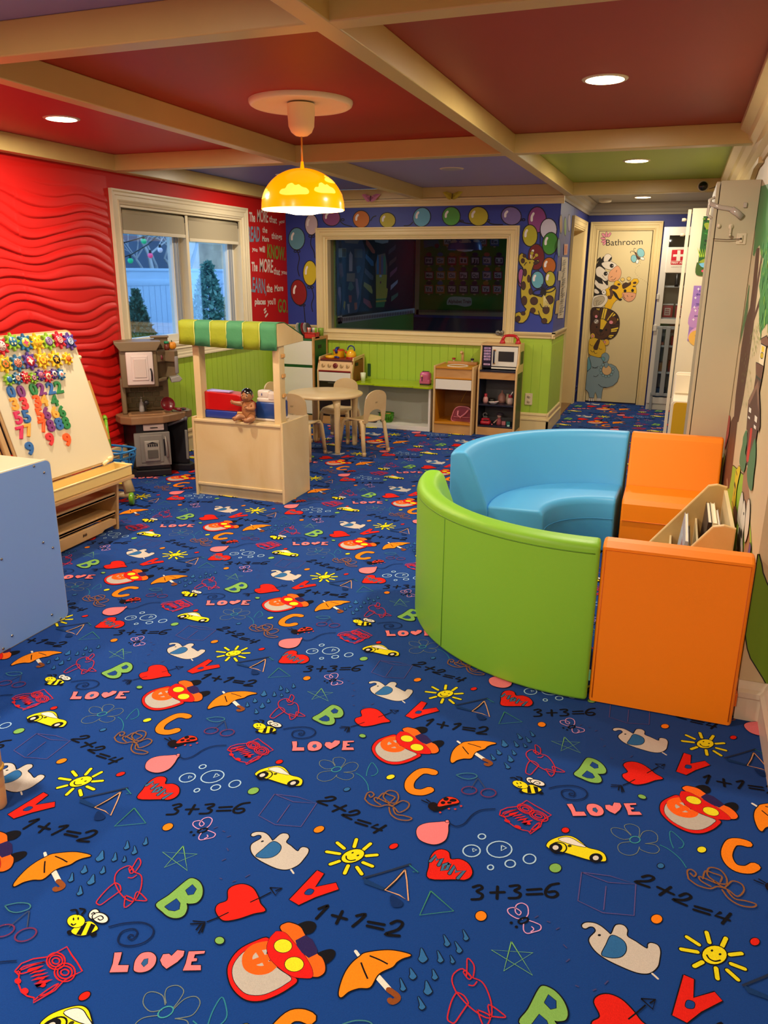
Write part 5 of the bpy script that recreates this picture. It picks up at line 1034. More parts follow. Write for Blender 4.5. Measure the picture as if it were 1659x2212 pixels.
m = MB(); m.box(-2.755, -2.70, 4.60, 4.64, CZ, CZ+.055, mat('toy_yellow', '#e3b40f', .4), .006); m.box(-2.75, -2.705, 4.595, 4.635, CZ+.055, CZ+.060, mat('toy_cream', '#e8cf8a', .4)); single(m, 'toy_block', 'small yellow block half hidden by the doll\'s knee', 'toy block')

def skin_mesh(name, verts, edges, radii, root, m, parent=None, sub_=2):
    me = bpy.data.meshes.new(name); me.from_pydata(verts, edges, []); o = bpy.data.objects.new(name, me); COL.objects.link(o)
    md = o.modifiers.new('skin', 'SKIN'); md.use_smooth_shade = True
    sv = me.skin_vertices[0].data
    for i, r in enumerate(radii): sv[i].radius = (r, r) if not hasattr(r, '__len__') else r
    for i in range(len(verts)): sv[i].use_root = (i == root)
    s_ = o.modifiers.new('sub', 'SUBSURF'); s_.levels = sub_; s_.render_levels = sub_
    dg = bpy.context.evaluated_depsgraph_get(); ev = o.evaluated_get(dg); nm = bpy.data.meshes.new_from_object(ev); nm.name = name
    for p in nm.polygons: p.use_smooth = True
    nm.materials.clear(); nm.materials.append(m); bpy.data.objects.remove(o)
    o = bpy.data.objects.new(name, nm); COL.objects.link(o)
    if parent: o.parent = parent; o.matrix_parent_inverse = Matrix.Translation(-root_loc(parent))
    return o
SK = mat('doll_brown_skin', '#9c6840', .35, coat=.2)
# doll sits at D facing -y, one arm out to the left of the photo
D = Vector((-2.665, 4.60, CZ)); dt = thing('baby_doll', 'brown skinned baby doll with painted black hair sitting on the stand edge', 'doll', D)
def d_(x, y, z): return (D.x+x, D.y+y, D.z+z)
V_ = [d_(0,0,.035), d_(0,-.002,.075), d_(0,0,.112), d_(0,0,.132),          # pelvis belly chest neck
      d_(-.032,0,.122), d_(-.066,-.008,.118), d_(-.098,-.012,.122), d_(-.112,-.014,.128),  # arm out left
      d_(.033,0,.120), d_(.052,-.012,.092), d_(.024,-.038,.092), d_(.008,-.044,.100),     # arm bent to chest
      d_(-.026,-.012,.028), d_(-.058,-.030,.040), d_(-.072,-.055,.018), d_(-.082,-.072,.030),  # left leg
      d_(.028,-.012,.028), d_(.058,-.045,.032), d_(.022,-.072,.016), d_(.006,-.082,.026)]
E_ = [(0,1),(1,2),(2,3),(2,4),(4,5),(5,6),(6,7),(2,8),(8,9),(9,10),(10,11),(0,12),(12,13),(13,14),(14,15),(0,16),(16,17),(17,18),(18,19)]
R__ = [.040,.044,.036,.017,.021,.019,.015,.013,.021,.019,.015,.013,.029,.026,.018,.015,.029,.026,.018,.015]
body = skin_mesh('body', V_, E_, R__, 0, SK, dt)
hd = MB(); hd.ball(d_(-.004,-.002,.178), (.041,.043,.047), SK, 16); hd.ball(d_(-.004,-.034,.166), (.024,.014,.018), SK, 10)   # cheeks
hd.ball(d_(-.001,-.047,.171), (.006,.006,.006), SK, 8)
eyes = []
for s_ in (-1, 1):
    hd.ball(d_(-.004+s_*.040,.004,.174), (.006,.010,.013), SK, 8)
    e_ = MB(); e_.ball(d_(-.003+s_*.016,-.0385,.180), (.0075,.004,.0055), mat('eye_white', '#cfc4b4', .3), 8); e_.ball(d_(-.001+s_*.016,-.0415,.180), (.0045,.0025,.0048), mat('eye_dark', '#160e0a', .2), 8); eyes.append(e_)
    e_ = MB(); e_.tube([d_(-.003+s_*.009,-.0405,.192), d_(-.003+s_*.017,-.0405,.195), d_(-.003+s_*.024,-.037,.192)], .0012, mat('eye_dark', '#160e0a', .2), 6); eyes.append(e_)
hd.tube([d_(-.010,-.0475,.157), d_(-.002,-.0495,.155), d_(.006,-.0475,.157)], .0022, mat('doll_lips', '#5e2a22', .4), 6)
for k, (bx, by, bz, dx, dy, dz) in enumerate([(-.108,-.014,.126,-1,0,.5), (.011,-.043,.098,-.6,-.3,.9)]):      # fingers and thumbs
    ba_ = Vector(d_(bx, by, bz)); dv = Vector((dx, dy, dz)).normalized(); sd = dv.cross(Vector((0, 1, 0))).normalized(); hm = MB(); hm.ball(ba_-dv*.001, (.011, .009, .011), SK, 10)
    for f in range(4): a = ba_+sd*(f-1.5)*.0046; hm.tube([a, a+dv*.012, a+dv*.019+Vector((0, -.002, 0))], [.0036, .0034, .0026], SK, 8)
    hm.tube([ba_-dv*.003+sd*.006, ba_+sd*.013+dv*.004, ba_+sd*.015+dv*.010], [.0038, .0034, .0026], SK, 8); hm.build('hand', dt)
for (fx, fy, fz) in ((-.070, -.068, .024), (.016, -.080, .021)):
    hm = MB(); hm.ball(d_(fx, fy+.004, fz-.004), (.015, .012, .013), SK, 12)
    for k in range(5): hm.ball(d_(fx+(k-2)*.0056, fy-.006+abs(k-1)*.001, fz+.005-abs(k-1)*.0012), .0048-.0004*k, SK, 6)
    hm.build('foot', dt)
hdo = hd.build('head', dt)
for k, e_ in enumerate(eyes): part_under(e_.build('eyebrow' if k % 2 else 'eye'), hdo)
hr = MB(); HB = mat('doll_hair_black', '#0d0c10', .18, coat=.5)
vs = []; fs = []; n1, n2 = 14, 28
for i in range(n1+1):
    for j in range(n2):
        a = 2*PI*j/n2; front = max(0, math.cos(a+PI/2)); lim = 1.75-.62*front**.7+.10*math.cos(6*a); th = lim*i/n1
        vs.append(d_(-.004+.0418*math.sin(th)*math.cos(a), -.002+.0438*math.sin(th)*math.sin(a), .178+.049*math.cos(th)))
for i in range(n1):
    for j in range(n2): fs.append((i*n2+j, i*n2+(j+1) % n2, (i+1)*n2+(j+1) % n2, (i+1)*n2+j))
hr.add(vs, fs, HB, True); hr.build('hair', dt)

# ---- round table and chairs
MAP = mat('maple_light', '#e0c898', .35, wood='#d0b07a', coat=.2)
TZ = .50; TR = .333; TCx, TCy = -2.875, 6.32
t = thing('round_table', 'round maple children\'s table behind the market stand', 'table', (TCx, TCy, 0))
m = MB(); m.lathe([(0, TZ-.026), (TR-.012, TZ-.026), (TR-.003, TZ-.020), (TR, TZ-.013), (TR-.003, TZ-.004), (TR-.012, TZ), (0, TZ)], (TCx, TCy, 0), MAP, 56); m.build('tabletop', t)
for a in (-45, 45, 135, 225):
    a = math.radians(a); r = TR*.84; x, y = TCx+r*math.cos(a), TCy+r*math.sin(a)
    m = MB(); m.tube([(x, y, 0.0), (x, y, .02), (x, y, .40), (x-.01*math.cos(a), y-.01*math.sin(a), TZ-.028)], [.021, .023, .027, .038], MAP, 12)
    m.tube([(x, y, TZ-.05), (x-.07*math.cos(a), y-.07*math.sin(a), TZ-.035), (x-.15*math.cos(a), y-.15*math.sin(a), TZ-.030)], [.030, .024, .012], MAP, 8); m.build('leg', t)
def make_chair(label, group):
    """bentwood child's chair, origin on the floor under the seat, front towards +y"""
    t = thing('bentwood_chair', label, 'chair', (0, 0, 0), group); S = .31
    m = MB(); b = bmesh.new(); NX, NY = 10, 10; g = []
    for i in range(NX+1):
        row = []
        for j in range(NY+1):
            x = -.135+.27*i/NX; y = -.14+.28*j/NY; cr = 1-(abs(x)/.135)**4*.05
            z = S-.012*math.cos(x/.135*PI/2)*1.0+(.0 if y > -.05 else 0)-.03*max(0, (y-.08)/.06)**2; row.append((x*(1-.06*(y < -.08)), y*cr, z))
        g.append(row)
    vs = [p for r in g for p in r]+[(p[0], p[1], p[2]-.013) for r in g for p in r]; q = NY+1; o_ = (NX+1)*q; fs = []
    for i in range(NX):
        for j in range(NY): fs.append((i*q+j, (i+1)*q+j, (i+1)*q+j+1, i*q+j+1)); fs.append((o_+i*q+j, o_+i*q+j+1, o_+(i+1)*q+j+1, o_+(i+1)*q+j))
    for i in range(NX): fs.append((i*q, o_+i*q, o_+(i+1)*q, (i+1)*q)); fs.append((i*q+NY, (i+1)*q+NY, o_+(i+1)*q+NY, o_+i*q+NY))
    for j in range(NY): fs.append((j, j+1, o_+j+1, o_+j)); fs.append((NX*q+j, o_+NX*q+j, o_+NX*q+j+1, NX*q+j+1))
    m.add(vs, fs, MAP, True); m.build('seat', t)
    # backrest: curved shell with arched cut-out at the bottom
    prof = []
    def half(z): return .118*(1 if z < .17 else math.sqrt(max(0, 1-((z-.17)/.085)**2)) if z > .255-.0855 else 1)
    N, Mz = 18, 16; vs = []; fs = []; idx = {}
    def bp(u, z, dd): 
        yy = -.135-.10*z-.035*(1-(u/.13)**2)*0+.30*u*u*4*.35; return (u, yy-dd, S-.01+z)
    outer = []
    for i in range(13): a = PI*i/12; outer.append((.125*math.cos(a), .165+.095*math.sin(a)**.8 if 0 < i < 12 else .165))
    outer = [(.125, -.02), (.128, .08)]+outer+[(-.128, .08), (-.125, -.02)]
    inner = [(-.085, -.02), (-.082, .03)]+[(-.075*math.cos(PI*i/8), .05+.045*math.sin(PI*i/8)) for i in range(9)]+[(.082, .03), (.085, -.02)]
    loop = outer+inner; b = bmesh.new(); vf = [b.verts.new(bp(p[0], p[1], 0)) for p in loop]
    f = b.faces.new(vf); bmesh.ops.triangulate(b, faces=[f]); bmesh.ops.recalc_face_normals(b, faces=b.faces[:])
    r = bmesh.ops.extrude_face_region(b, geom=b.faces[:]); 
    for v in r['geom']:
        if isinstance(v, bmesh.types.BMVert): v.co.y -= .012
    bmesh.ops.recalc_face_normals(b, faces=b.faces[:])
    m = MB(); m.bm(b, MAP)
    zz = S-.01+.155
    for dx in (-.012, -.004, .006): m.tube([(dx, bp(0, .14, .0125)[1]-.0, zz-.008), (dx+.003, bp(0, .155, .0125)[1], zz+.006)], .0016, mat('burnt_mark', '#3a2416', .6), 5)
    m.build('backrest', t)
    for sx in (-1, 1):
        for fy in (1, -1):
            x, y = sx*.125, fy*.115
            m = MB(); pts = [(x*.86, y*.55, S-.020), (x*.98, y*.92, S-.022), (x*1.05, y*1.08, S-.05), (x*1.12, y*1.22, .15), (x*1.20, y*1.40, .004)]
            m.tube(pts, [.014, .017, .018, .017, .0155], MAP, 8, flat=1.15); lg = m.build('leg', t)
            m = MB(); m.tube([(x*1.185, y*1.375, .034), (x*1.205, y*1.408, .0)], [.0175, .017], mat('leg_boot', '#c8a67a', .6), 8, flat=1.15); sub(m, 'glide', lg)
    return t
def face(px, py, tx, ty): return math.atan2(ty-py, tx-px)-PI/2
cg = 'bentwood chairs round the maple table'
c0 = make_chair('maple chair nearest the green-topped shelf, its arched back turned to the right', cg)
c0.location = (-2.505, 6.30, 0); c0.rotation_euler = (0, 0, math.radians(66))
dup(c0, (-2.93, 5.93, 0), 0.0, 'maple chair behind the right post of the market stand', cg)
dup(c0, (-2.90, 6.69, 0), PI, 'maple chair on the far side of the round table, in front of the toy oven', cg)
dup(c0, (-3.27, 6.33, 0), math.radians(-95), 'maple chair left of the table, seen over the blue toy checkout', cg)
# ================================================================== easel at the left
# board plane: lower far corner, upper far corner from the photograph; leans away from the viewer
EX0, EX1 = -3.13, -3.36           # x of the board face at its foot and head
EZ0, EZ1 = .425, 1.175
EY0, EY1 = 3.085, 3.775
t = thing('art_easel', 'wooden double sided art easel with magnetic whiteboard, yellow tray and low shelves', 'easel', (-3.3, 3.42, 0))
EA = Vector((EX0, 0, EZ0)); EB = Vector((EX1, 0, EZ1)); ed = (EB-EA).normalized(); en = Vector((ed.z, 0, -ed.x))   # up the board, out of the board
BW = mat('whiteboard_cream', '#dcd2b4', .32, spec=.5); EW = mat('easel_birch', '#cfac7c', .42, wood='#bb925c', coat=.1); HW = mat('easel_honey', '#c08a3e', .4, wood='#a87430')
def bp3(y, s_, d): return EA+ed*s_+en*d+Vector((0, y, 0))
BL = (EB-EA).length
def slab(mb, y0, y1, s0, s1, d0, d1, m, r=0.0):
    T = Matrix(((0, ed.x, en.x, EA.x), (1, 0, 0, 0), (0, ed.z, en.z, EA.z), (0, 0, 0, 1)))
    if r:
        pts = []
        for (cy, cs, a0) in ((y1-r, s1-r, 0), (y0+r, s1-r, 90), (y0+r, s0+r, 180), (y1-r, s0+r, 270)):
            for i in range(6): a = math.radians(a0+18*i); pts.append((cy+r*math.cos(a), cs+r*math.sin(a)))
        mb.prism(pts, 'z', d0, d1, m, .002, T=T)
    else: mb.box(y0, y1, s0, s1, d0, d1, m, .003, T=T)
m = MB(); slab(m, EY0, EY1, 0, BL, -.004, .002, BW, .035); m.build('whiteboard', t)
m = MB(); slab(m, EY0-.012, EY1+.012, -.012, BL+.012, -.016, -.0045, EW, .042); m.build('board_frame', t)
m = MB(); slab(m, EY1+.005, EY1+.035, .12, BL*.62, -.035, -.010, HW); m.build('side_rail', t)
for y in (EY0-.055,): m = MB(); slab(m, y, y+.030, -.02, BL, -.035, -.012, EW); m.build('post', t); m = MB(); slab(m, y-.045, y-.018, -.02, BL*.9, -.05, -.02, HW); m.build('post', t)
m = MB(); 
T2 = Matrix(((0, -.30, .954, EX1-.05), (1, 0, 0, 0), (0, .954, .30, 0.0), (0, 0, 0, 1)))
m.box(EY0-.03, EY1, .42, 1.17, -.33, -.322, mat('chalkboard', '#4a4440', .7), T=None) if False else m.prism([(-3.80, .42), (-3.40, 1.16), (-3.408, 1.165), (-3.808, .425)], 'y', EY0-.02, EY1-.02, mat('chalkboard', '#55504a', .7)); m.build('chalkboard', t)
for y in (EY0-.06, EY1-.02): m = MB(); m.prism([(-3.78, .0), (-3.74, .0), (-3.365, 1.17), (-3.405, 1.17)], 'y', y, y+.03, HW, .004); m.build('rear_leg', t)
m = MB(); m.tube([(-3.19, EY0-.06, .52), (-3.19, EY0-.03, .52)], .013, HW, 10); m.tube([(-3.68, EY0-.045, .53), (-3.20, EY0-.045, .53)], .011, HW, 10); m.build('dowel', t)
# tray
TY = mat('tray_yellow', '#e9cf86', .35)
m = MB(); tx0, tx1, tz0, tz1 = -3.15, -3.02, .335, .395; y0, y1 = EY0-.02, EY1+.02
m.box(tx0+.01, tx1-.01, y0+.01, y1-.01, tz0, tz0+.006, TY)
for (a, b, c, d) in ((tx1-.008, tx1-.002, y0, y1), (tx0, tx0+.006, y0, y1), (tx0, tx1-.002, y0, y0+.006), (tx0, tx1-.002, y1-.006, y1)): m.box(a, b, c, d, tz0, tz1, TY, .002)
m.tube([(tx0, y0, tz1), (tx1, y0, tz1), (tx1, y1, tz1), (tx0, y1, tz1)], .0055, mat('tray_rim', '#f0d998', .3), 8, closed=True); m.build('tray', t)
m = MB(); m.box(tx0+.0, tx1+.008, y0-.01, y1+.008, tz0-.024, tz0-.004, EW, .004); m.build('tray_shelf', t)
m = MB(); q = bp3(EY1-.06, .0, .008); m.tube([q+Vector((.0, -.05, -.012)), q+Vector((0, -.01, .0)), q+Vector((0, .02, .01))], .010, mat('clip_cream', '#ecd9a8', .3), 8); m.ball(q+Vector((.004, .01, .012)), (.012, .022, .014), mat('clip_cream', '#ecd9a8', .3), 8); m.build('clip', t)
m = MB(); q = bp3(EY1+.006, BL*.80, .0); m.ball(q, (.010, .012, .012), mat('clip_cream', '#ecd9a8', .3), 8); m.build('knob', t)
# shelf unit below the tray
for y in (EY0+.0, EY1-.075): m = MB(); m.prism([(-3.115, 0), (-3.095, 0), (-3.065, .31), (-3.55, .31), (-3.60, .0), (-3.56, 0), (-3.50, .04), (-3.16, .04)], 'y', y, y+.018, EW, .003); m.build('side_panel', t)
for z, xf in ((.215, -3.085), (.10, -3.095)):
    m = MB(); m.box(-3.45, xf, EY0+.018, EY1-.075, z, z+.014, EW); m.box(xf-.012, xf, EY0+.018, EY1-.075, z, z+.024, EW, .003); m.build('shelf', t)
m = MB(); m.box(-3.46, -3.452, EY0+.018, EY1-.075, .1, .31, mat('easel_back_red_brown', '#b5543a', .6)); m.build('back_panel', t)
m = MB(); m.prism([(EY0+.02, .012), (EY0+.48, .02), (EY0+.50, .032), (EY1-.08, .035), (EY1-.08, .07), (EY1-.12, .085), (EY0+.02, .085)], 'x', -3.112, -3.092, EW, .004)
for dy in (-.012, -.004, .006, .014): m.tube([(-3.0905, 3.41+dy, .045), (-3.0905, 3.414+dy, .062), (-3.0905, 3.418+dy, .05)], .0014, mat('burnt_mark', '#3a2416', .6), 5)
m.build('toe_kick', t)
# magnets: pixel spots on the board face
def onboard(u, v, d=.006):
    r_ = ray(u, v); n = en; p0 = EA+n*d; k = (p0-CAM).dot(n)/r_.dot(n); return CAM+r_*k
BT = lambda p, rz=0: Matrix.Translation(p) @ Matrix(((0, ed.x, en.x, 0), (1, 0, 0, 0), (0, ed.z, en.z, 0), (0, 0, 0, 1))) @ Matrix.Rotation(rz, 4, 'Z')
CREST = {'lime': '#8ec12a', 'teal': '#1f6fa0', 'yellow': '#f0c417', 'red': '#cc1330', 'violet': '#55328f'}
def gear(u, v, ru, col, disc, motif, label, teeth=8):
    p = onboard(u, v, .008); w_ = (onboard(u, v+ru, .008)-onboard(u, v-ru, .008)).length/2
    t = thing('magnetic_gear', label, 'magnet', p, 'magnetic gears on the whiteboard'); T = BT(p)
    c = mat('gear_'+col, CREST[col], .35, coat=.2); m = MB(); m.lathe([(0, -.005), (w_*.66, -.005), (w_*.68, .006), (w_*.62, .010), (0, .010)], (0, 0, 0), c, 24, T=T)
    for i in range(teeth):
        a = 2*PI*i/teeth; R_ = Matrix.Rotation(a, 4, 'Z'); m.prism([(w_*.60, -w_*.17), (w_*.92, -w_*.10), (w_*1.0, -w_*.05), (w_*1.0, w_*.05), (w_*.92, w_*.10), (w_*.60, w_*.17)], 'z', -.004, .011, c, .0022, 2, T=T @ R_)
    m.build('gear', t)
    m = MB(); dc = mat('disc_'+disc[0].lstrip('#'), disc[0], .4); m.lathe([(0, .0105), (w_*.52, .0105), (w_*.52, .012), (0, .012)], (0, 0, 0), dc, 20, T=T); h = .0124
    mc = mat('disc_'+disc[1].lstrip('#'), disc[1], .4)
    def flat(pts, mm=mc, hh=h): m.add([T @ Vector((x*w_, y*w_, hh)) for x, y in pts], [list(range(len(pts)))], mm)
    if motif == 'petals':
        for i in range(6): a = i*PI/3; flat([(.28*math.cos(a)+.15*math.cos(b), .28*math.sin(a)+.15*math.sin(b)) for b in [k*PI/6 for k in range(12)]])
    elif motif == 'cross4':
        for i in range(4): a = i*PI/2+.78; flat([(.30*math.cos(a)+.12*math.cos(b), .30*math.sin(a)+.12*math.sin(b)) for b in [k*PI/6 for k in range(12)]])
    elif motif == 'rays':
        for i in range(8): a = i*PI/4; flat([(.12*math.cos(a), .12*math.sin(a)), (.42*math.cos(a-.14), .42*math.sin(a-.14)), (.42*math.cos(a+.14), .42*math.sin(a+.14))])
    elif motif == 'star': flat([((.42 if k % 2 == 0 else .18)*math.cos(PI/2+k*PI/5), (.42 if k % 2 == 0 else .18)*math.sin(PI/2+k*PI/5)) for k in range(10)])
    elif motif == 'diamond': flat([(0, .42), (.14, .14), (.42, 0), (.14, -.14), (0, -.42), (-.14, -.14), (-.42, 0), (-.14, .14)])
    elif motif == 'spiral':
        m.tube([T @ Vector(((.06+.36*k/40)*w_*math.cos(k*.36), (.06+.36*k/40)*w_*math.sin(k*.36), h)) for k in range(40)], w_*.045, mc, 5)
    elif motif == 'dot': flat([(.24*math.cos(k*PI/8), .24*math.sin(k*PI/8)) for k in range(16)])
    m.build('disc', t)
G1 = [(0,748,20,'red',('#e8d6d0','#8a1030'),'rays','red gear at the board\'s left edge, top row'),(25,739,19,'lime',('#1f6fa0','#e6dca0'),'cross4','lime gear with blue disc and four cream drops, top row'),(53,741,19,'teal',('#e8d84a','#d0406a'),'diamond','teal gear with yellow disc and pink diamond, top row'),(78,740,19,'yellow',('#f0c417','#d08a10'),'cross4','all yellow gear in the top row'),(103,738,18,'lime',('#77578f','#b9a0c8'),'spiral','lime gear with purple spiral disc, top row'),(126,735,18,'red',('#c8183c','#f0dcc8'),'spiral','red gear with a cream comma swirl, top row'),(149,738,18,'violet',('#1f3f8a','#dfe6f0'),'spiral','violet gear with blue and white spiral, end of the top row'),
    (9,787,19,'yellow',('#5a6a1a','#e0761a'),'petals','yellow gear with orange flower on green disc, left'),(36,785,18,'teal',('#e8866a','#2a1416'),'rays','teal gear with salmon disc and black rays'),(63,781,19,'violet',('#c8203c','#f0e6dc'),'diamond','violet gear with red disc and white four pointed star'),(90,778,19,'yellow',('#e07a1a','#f0c417'),'petals','yellow gear with orange disc and yellow flower'),(119,777,18,'yellow',('#14141c','#f0a81a'),'star','yellow gear with a gold star on a black disc'),(145,775,13,'yellow',('#e6701a','#e6701a'),'dot','small yellow gear with plain orange disc, end of the middle row'),
    (18,821,13,'lime',('#1f6fa0','#1f6fa0'),'dot','small lime gear with plain blue disc'),(36,818,13,'teal',('#6a5a4a','#d0a08a'),'petals','small teal gear with brownish disc'),(53,816,13,'red',('#b01020','#e6d87a'),'cross4','small red gear with pale bow tie disc'),(71,817,12,'lime',('#5a3a4a','#c88a9a'),'petals','small lime gear with brown and pink disc'),(86,811,12,'violet',('#d0708a','#4a1a3a'),'rays','small violet gear with pink disc, left of two'),(102,814,13,'red',('#e8c8a0','#a01020'),'diamond','small red gear with cream and red disc'),(115,808,11,'violet',('#dcc8c0','#1a1420'),'dot','small violet gear with white disc and black dot'),(130,809,12,'teal',('#e0dcd8','#d06a5a'),'dot','small teal gear with white and coral disc, end of the lower row')]
for g_ in G1: gear(*g_)
m = MB(); 
for a, b in (((78,757),(88,765)),): pass
m.tube([onboard(90, 778, .0035), onboard(104, 777, .0035), onboard(119, 776, .0035), onboard(145, 774, .0035)], .0032, mat('gear_yellow', CREST['yellow'], .35), 8); single(m, 'toy_link_bar', 'yellow bar linking the star gear to its neighbours', 'magnet')
DC_ = {'b': ('blue', '#1f66b0'), 'p': ('purple', '#7a1f78'), 'g': ('green', '#12803c'), 'o': ('orange', '#ff5a10'), 'y': ('golden yellow', '#f2ac3a'), 'r': ('red', '#dc2a3a'), 'k': ('magenta pink', '#d81f60')}
def digit(ch, u, v, hp, col, label):
    """u,v = centre of the digit in the photo, hp = its height in photo pixels"""
    p = onboard(u, v, .002); hgt = (onboard(u, v-hp/2, .002)-onboard(u, v+hp/2, .002)).length
    vs, fs = glyphs(ch, .045); xs = [q[0] for q in vs]; ys_ = [q[1] for q in vs]; cx, cy = (min(xs)+max(xs))/2, (min(ys_)+max(ys_))/2; k = hgt/(max(ys_)-min(ys_))
    b = bmesh.new(); bv = [b.verts.new(((q[0]-cx)*k*1.12, (q[1]-cy)*k, 0)) for q in vs]
    for f in fs:
        try: b.faces.new([bv[i] for i in f])
        except ValueError: pass
    bmesh.ops.recalc_face_normals(b, faces=b.faces[:])
    if sum(f.normal.z for f in b.faces) < 0: bmesh.ops.reverse_faces(b, faces=b.faces[:])
    bmesh.ops.dissolve_limit(b, angle_limit=.01, verts=b.verts[:], edges=b.edges[:])
    r_ = bmesh.ops.extrude_face_region(b, geom=b.faces[:]); top = [e for e in r_['geom'] if isinstance(e, bmesh.types.BMVert)]
    for q in top: q.co.z += .010
    ts = set(top); es = [e for e in b.edges if e.verts[0] in ts and e.verts[1] in ts and len(e.link_faces) == 2 and abs(e.link_faces[0].normal.dot(e.link_faces[1].normal)) < .5]
    b.normal_update()
    es = [e for e in b.edges if e.verts[0] in ts and e.verts[1] in ts and e.is_manifold and e.calc_face_angle(0) > 1.0]
    try: bmesh.ops.bevel(b, geom=es, offset=.0028, segments=2, profile=.5, affect='EDGES', clamp_overlap=True)
    except Exception: pass
    m = MB(); m.bm(b, mat('digit_'+DC_[col][0].replace(' ', '_'), DC_[col][1], .35, coat=.2), False, BT(p)); single(m, 'magnetic_number', label+(' on the magnetic whiteboard' if len(label.split()) < 5 else ''), 'magnet', 'magnetic numbers on the whiteboard')
for d in (('0',23,847,26,'b','blue number 0, first in the top row of numbers'),('0',44,846,26,'p','purple number 0 beside the blue one'),('0',71,842,26,'g','green number 0 touching the purple 2'),('2',88,841,26,'p','purple number 2'),('2',108,839,26,'b','blue number 2'),('2',125,837,26,'g','green number 2, last in the top row'),
    ('3',30,873,27,'y','golden yellow number 3'),('3',51,872,27,'r','red number 3'),('3',79,867,26,'o','orange number 3'),('4',93,866,24,'y','golden yellow number 4'),('4',116,866,23,'g','green number 4'),
    ('5',38,903,27,'k','pink number 5'),('5',56,900,27,'b','blue number 5'),('5',85,895,26,'o','orange number 5'),('6',99,893,26,'p','purple number 6'),('6',117,891,25,'y','golden yellow number 6'),('6',132,889,24,'g','green number 6'),
    ('7',45,935,27,'k','pink number 7'),('7',61,930,27,'y','golden yellow number 7'),('7',93,921,26,'o','orange number 7'),('8',108,920,26,'p','purple number 8'),('8',126,916,26,'b','blue number 8'),('8',141,914,26,'g','green number 8'),
    ('9',63,969,28,'b','blue number 9, lowest on the board'),('9',107,949,27,'r','red number 9'),('9',144,950,27,'o','orange number 9, furthest right')): digit(*d)

# ---- blue panelled storage cabinet in the left foreground
t = thing('storage_cabinet', 'low cream storage cabinet with a blue screw-studded side panel, left foreground', 'cabinet', (-2.65, 2.2, 0))
CR = mat('cabinet_cream', '#e8dab8', .35); BP = mat('cabinet_blue_panel', '#7ba2e8', .5, bump=.05, bscale=300)
HB_ = .745; y1 = 2.585; y0 = 1.40
def rpr(a0, a1, z0, z1, r):
    pts = []
    for (cy, cz, s0) in ((a1-r, z1-r, 0), (a0+r, z1-r, 90), (a0+r, z0+r, 180), (a1-r, z0+r, 270)):
        for i in range(6): a = math.radians(s0+18*i); pts.append((cy+r*math.cos(a), cz+r*math.sin(a)))
    return pts
m = MB(); m.prism(rpr(y0, y1, .0, HB_, .03), 'x', -2.500, -2.483, CR, .003); m.build('side_panel', t)
m = MB(); m.prism(rpr(y0+.006, y1-.006, .006, HB_-.006, .027), 'x', -2.484, -2.480, BP); m.build('blue_panel', t)
m = MB(); m.prism(rpr(y0, y1, .0, HB_, .03), 'x', -2.90, -2.883, CR, .003); m.build('side_panel', t)
m = MB(); m.box(-2.884, -2.499, y0+.01, y1-.01, HB_-.035, HB_-.008, CR, .002); m.build('top', t); m = MB(); m.box(-2.884, -2.499, y0+.01, y1-.02, .04, .06, CR); m.build('bottom_shelf', t); m = MB(); m.box(-2.884, -2.499, y0+.01, y1-.02, .36, .375, CR); m.build('shelf', t)
m = MB(); m.box(-2.884, -2.499, y1-.03, y1-.015, .05, HB_-.03, CR); m.build('back', t)
for (u, v) in ((73,1007),(95,1021),(93,1172),(114,1183),(3,1208),(112,1328),(131,1336),(26,1373),(7,1401)):
    q = onx(u, v, -2.480); m = MB(); m.lathe([(0, .0045), (.0035, .004), (.0058, .0015), (.006, 0)], q, mat('screw_chrome', '#9a9a9a', .2, 1.0), 12, axis='x'); m.build('screw', t)
# round pole leg at the far left edge
t = thing('small_table', 'small wooden table whose round leg with a yellow ring shows at the left edge', 'table', (-2.04, 1.2, 0))
PW = mat('pole_wood', '#d9ab72', .45, noise=.05, nscale=30)
for (lx, ly) in ((-1.735, 1.44), (-2.33, 1.44), (-1.735, .96), (-2.33, .96)):
    m = MB(); m.lathe([(0, 0), (.020, 0), (.0235, .006), (.0245, .02), (.0255, .07), (.0245, .072), (.0262, .078), (.0262, .100), (.025, .103), (.0265, .108), (.029, .46), (0, .485)], (lx, ly, 0), PW, 28); lg = m.build('leg', t)
    m = MB(); m.lathe([(.0262, .128), (.031, .130), (.0315, .134), (.031, .138), (.0265, .140)], (lx, ly, 0), mat('ring_yellow', '#e0a81a', .35), 28); sub(m, 'ring', lg)
m = MB(); m.box(-2.335, -1.755, .94, 1.455, .462, .484, PW, .008, 3); m.build('tabletop', t)

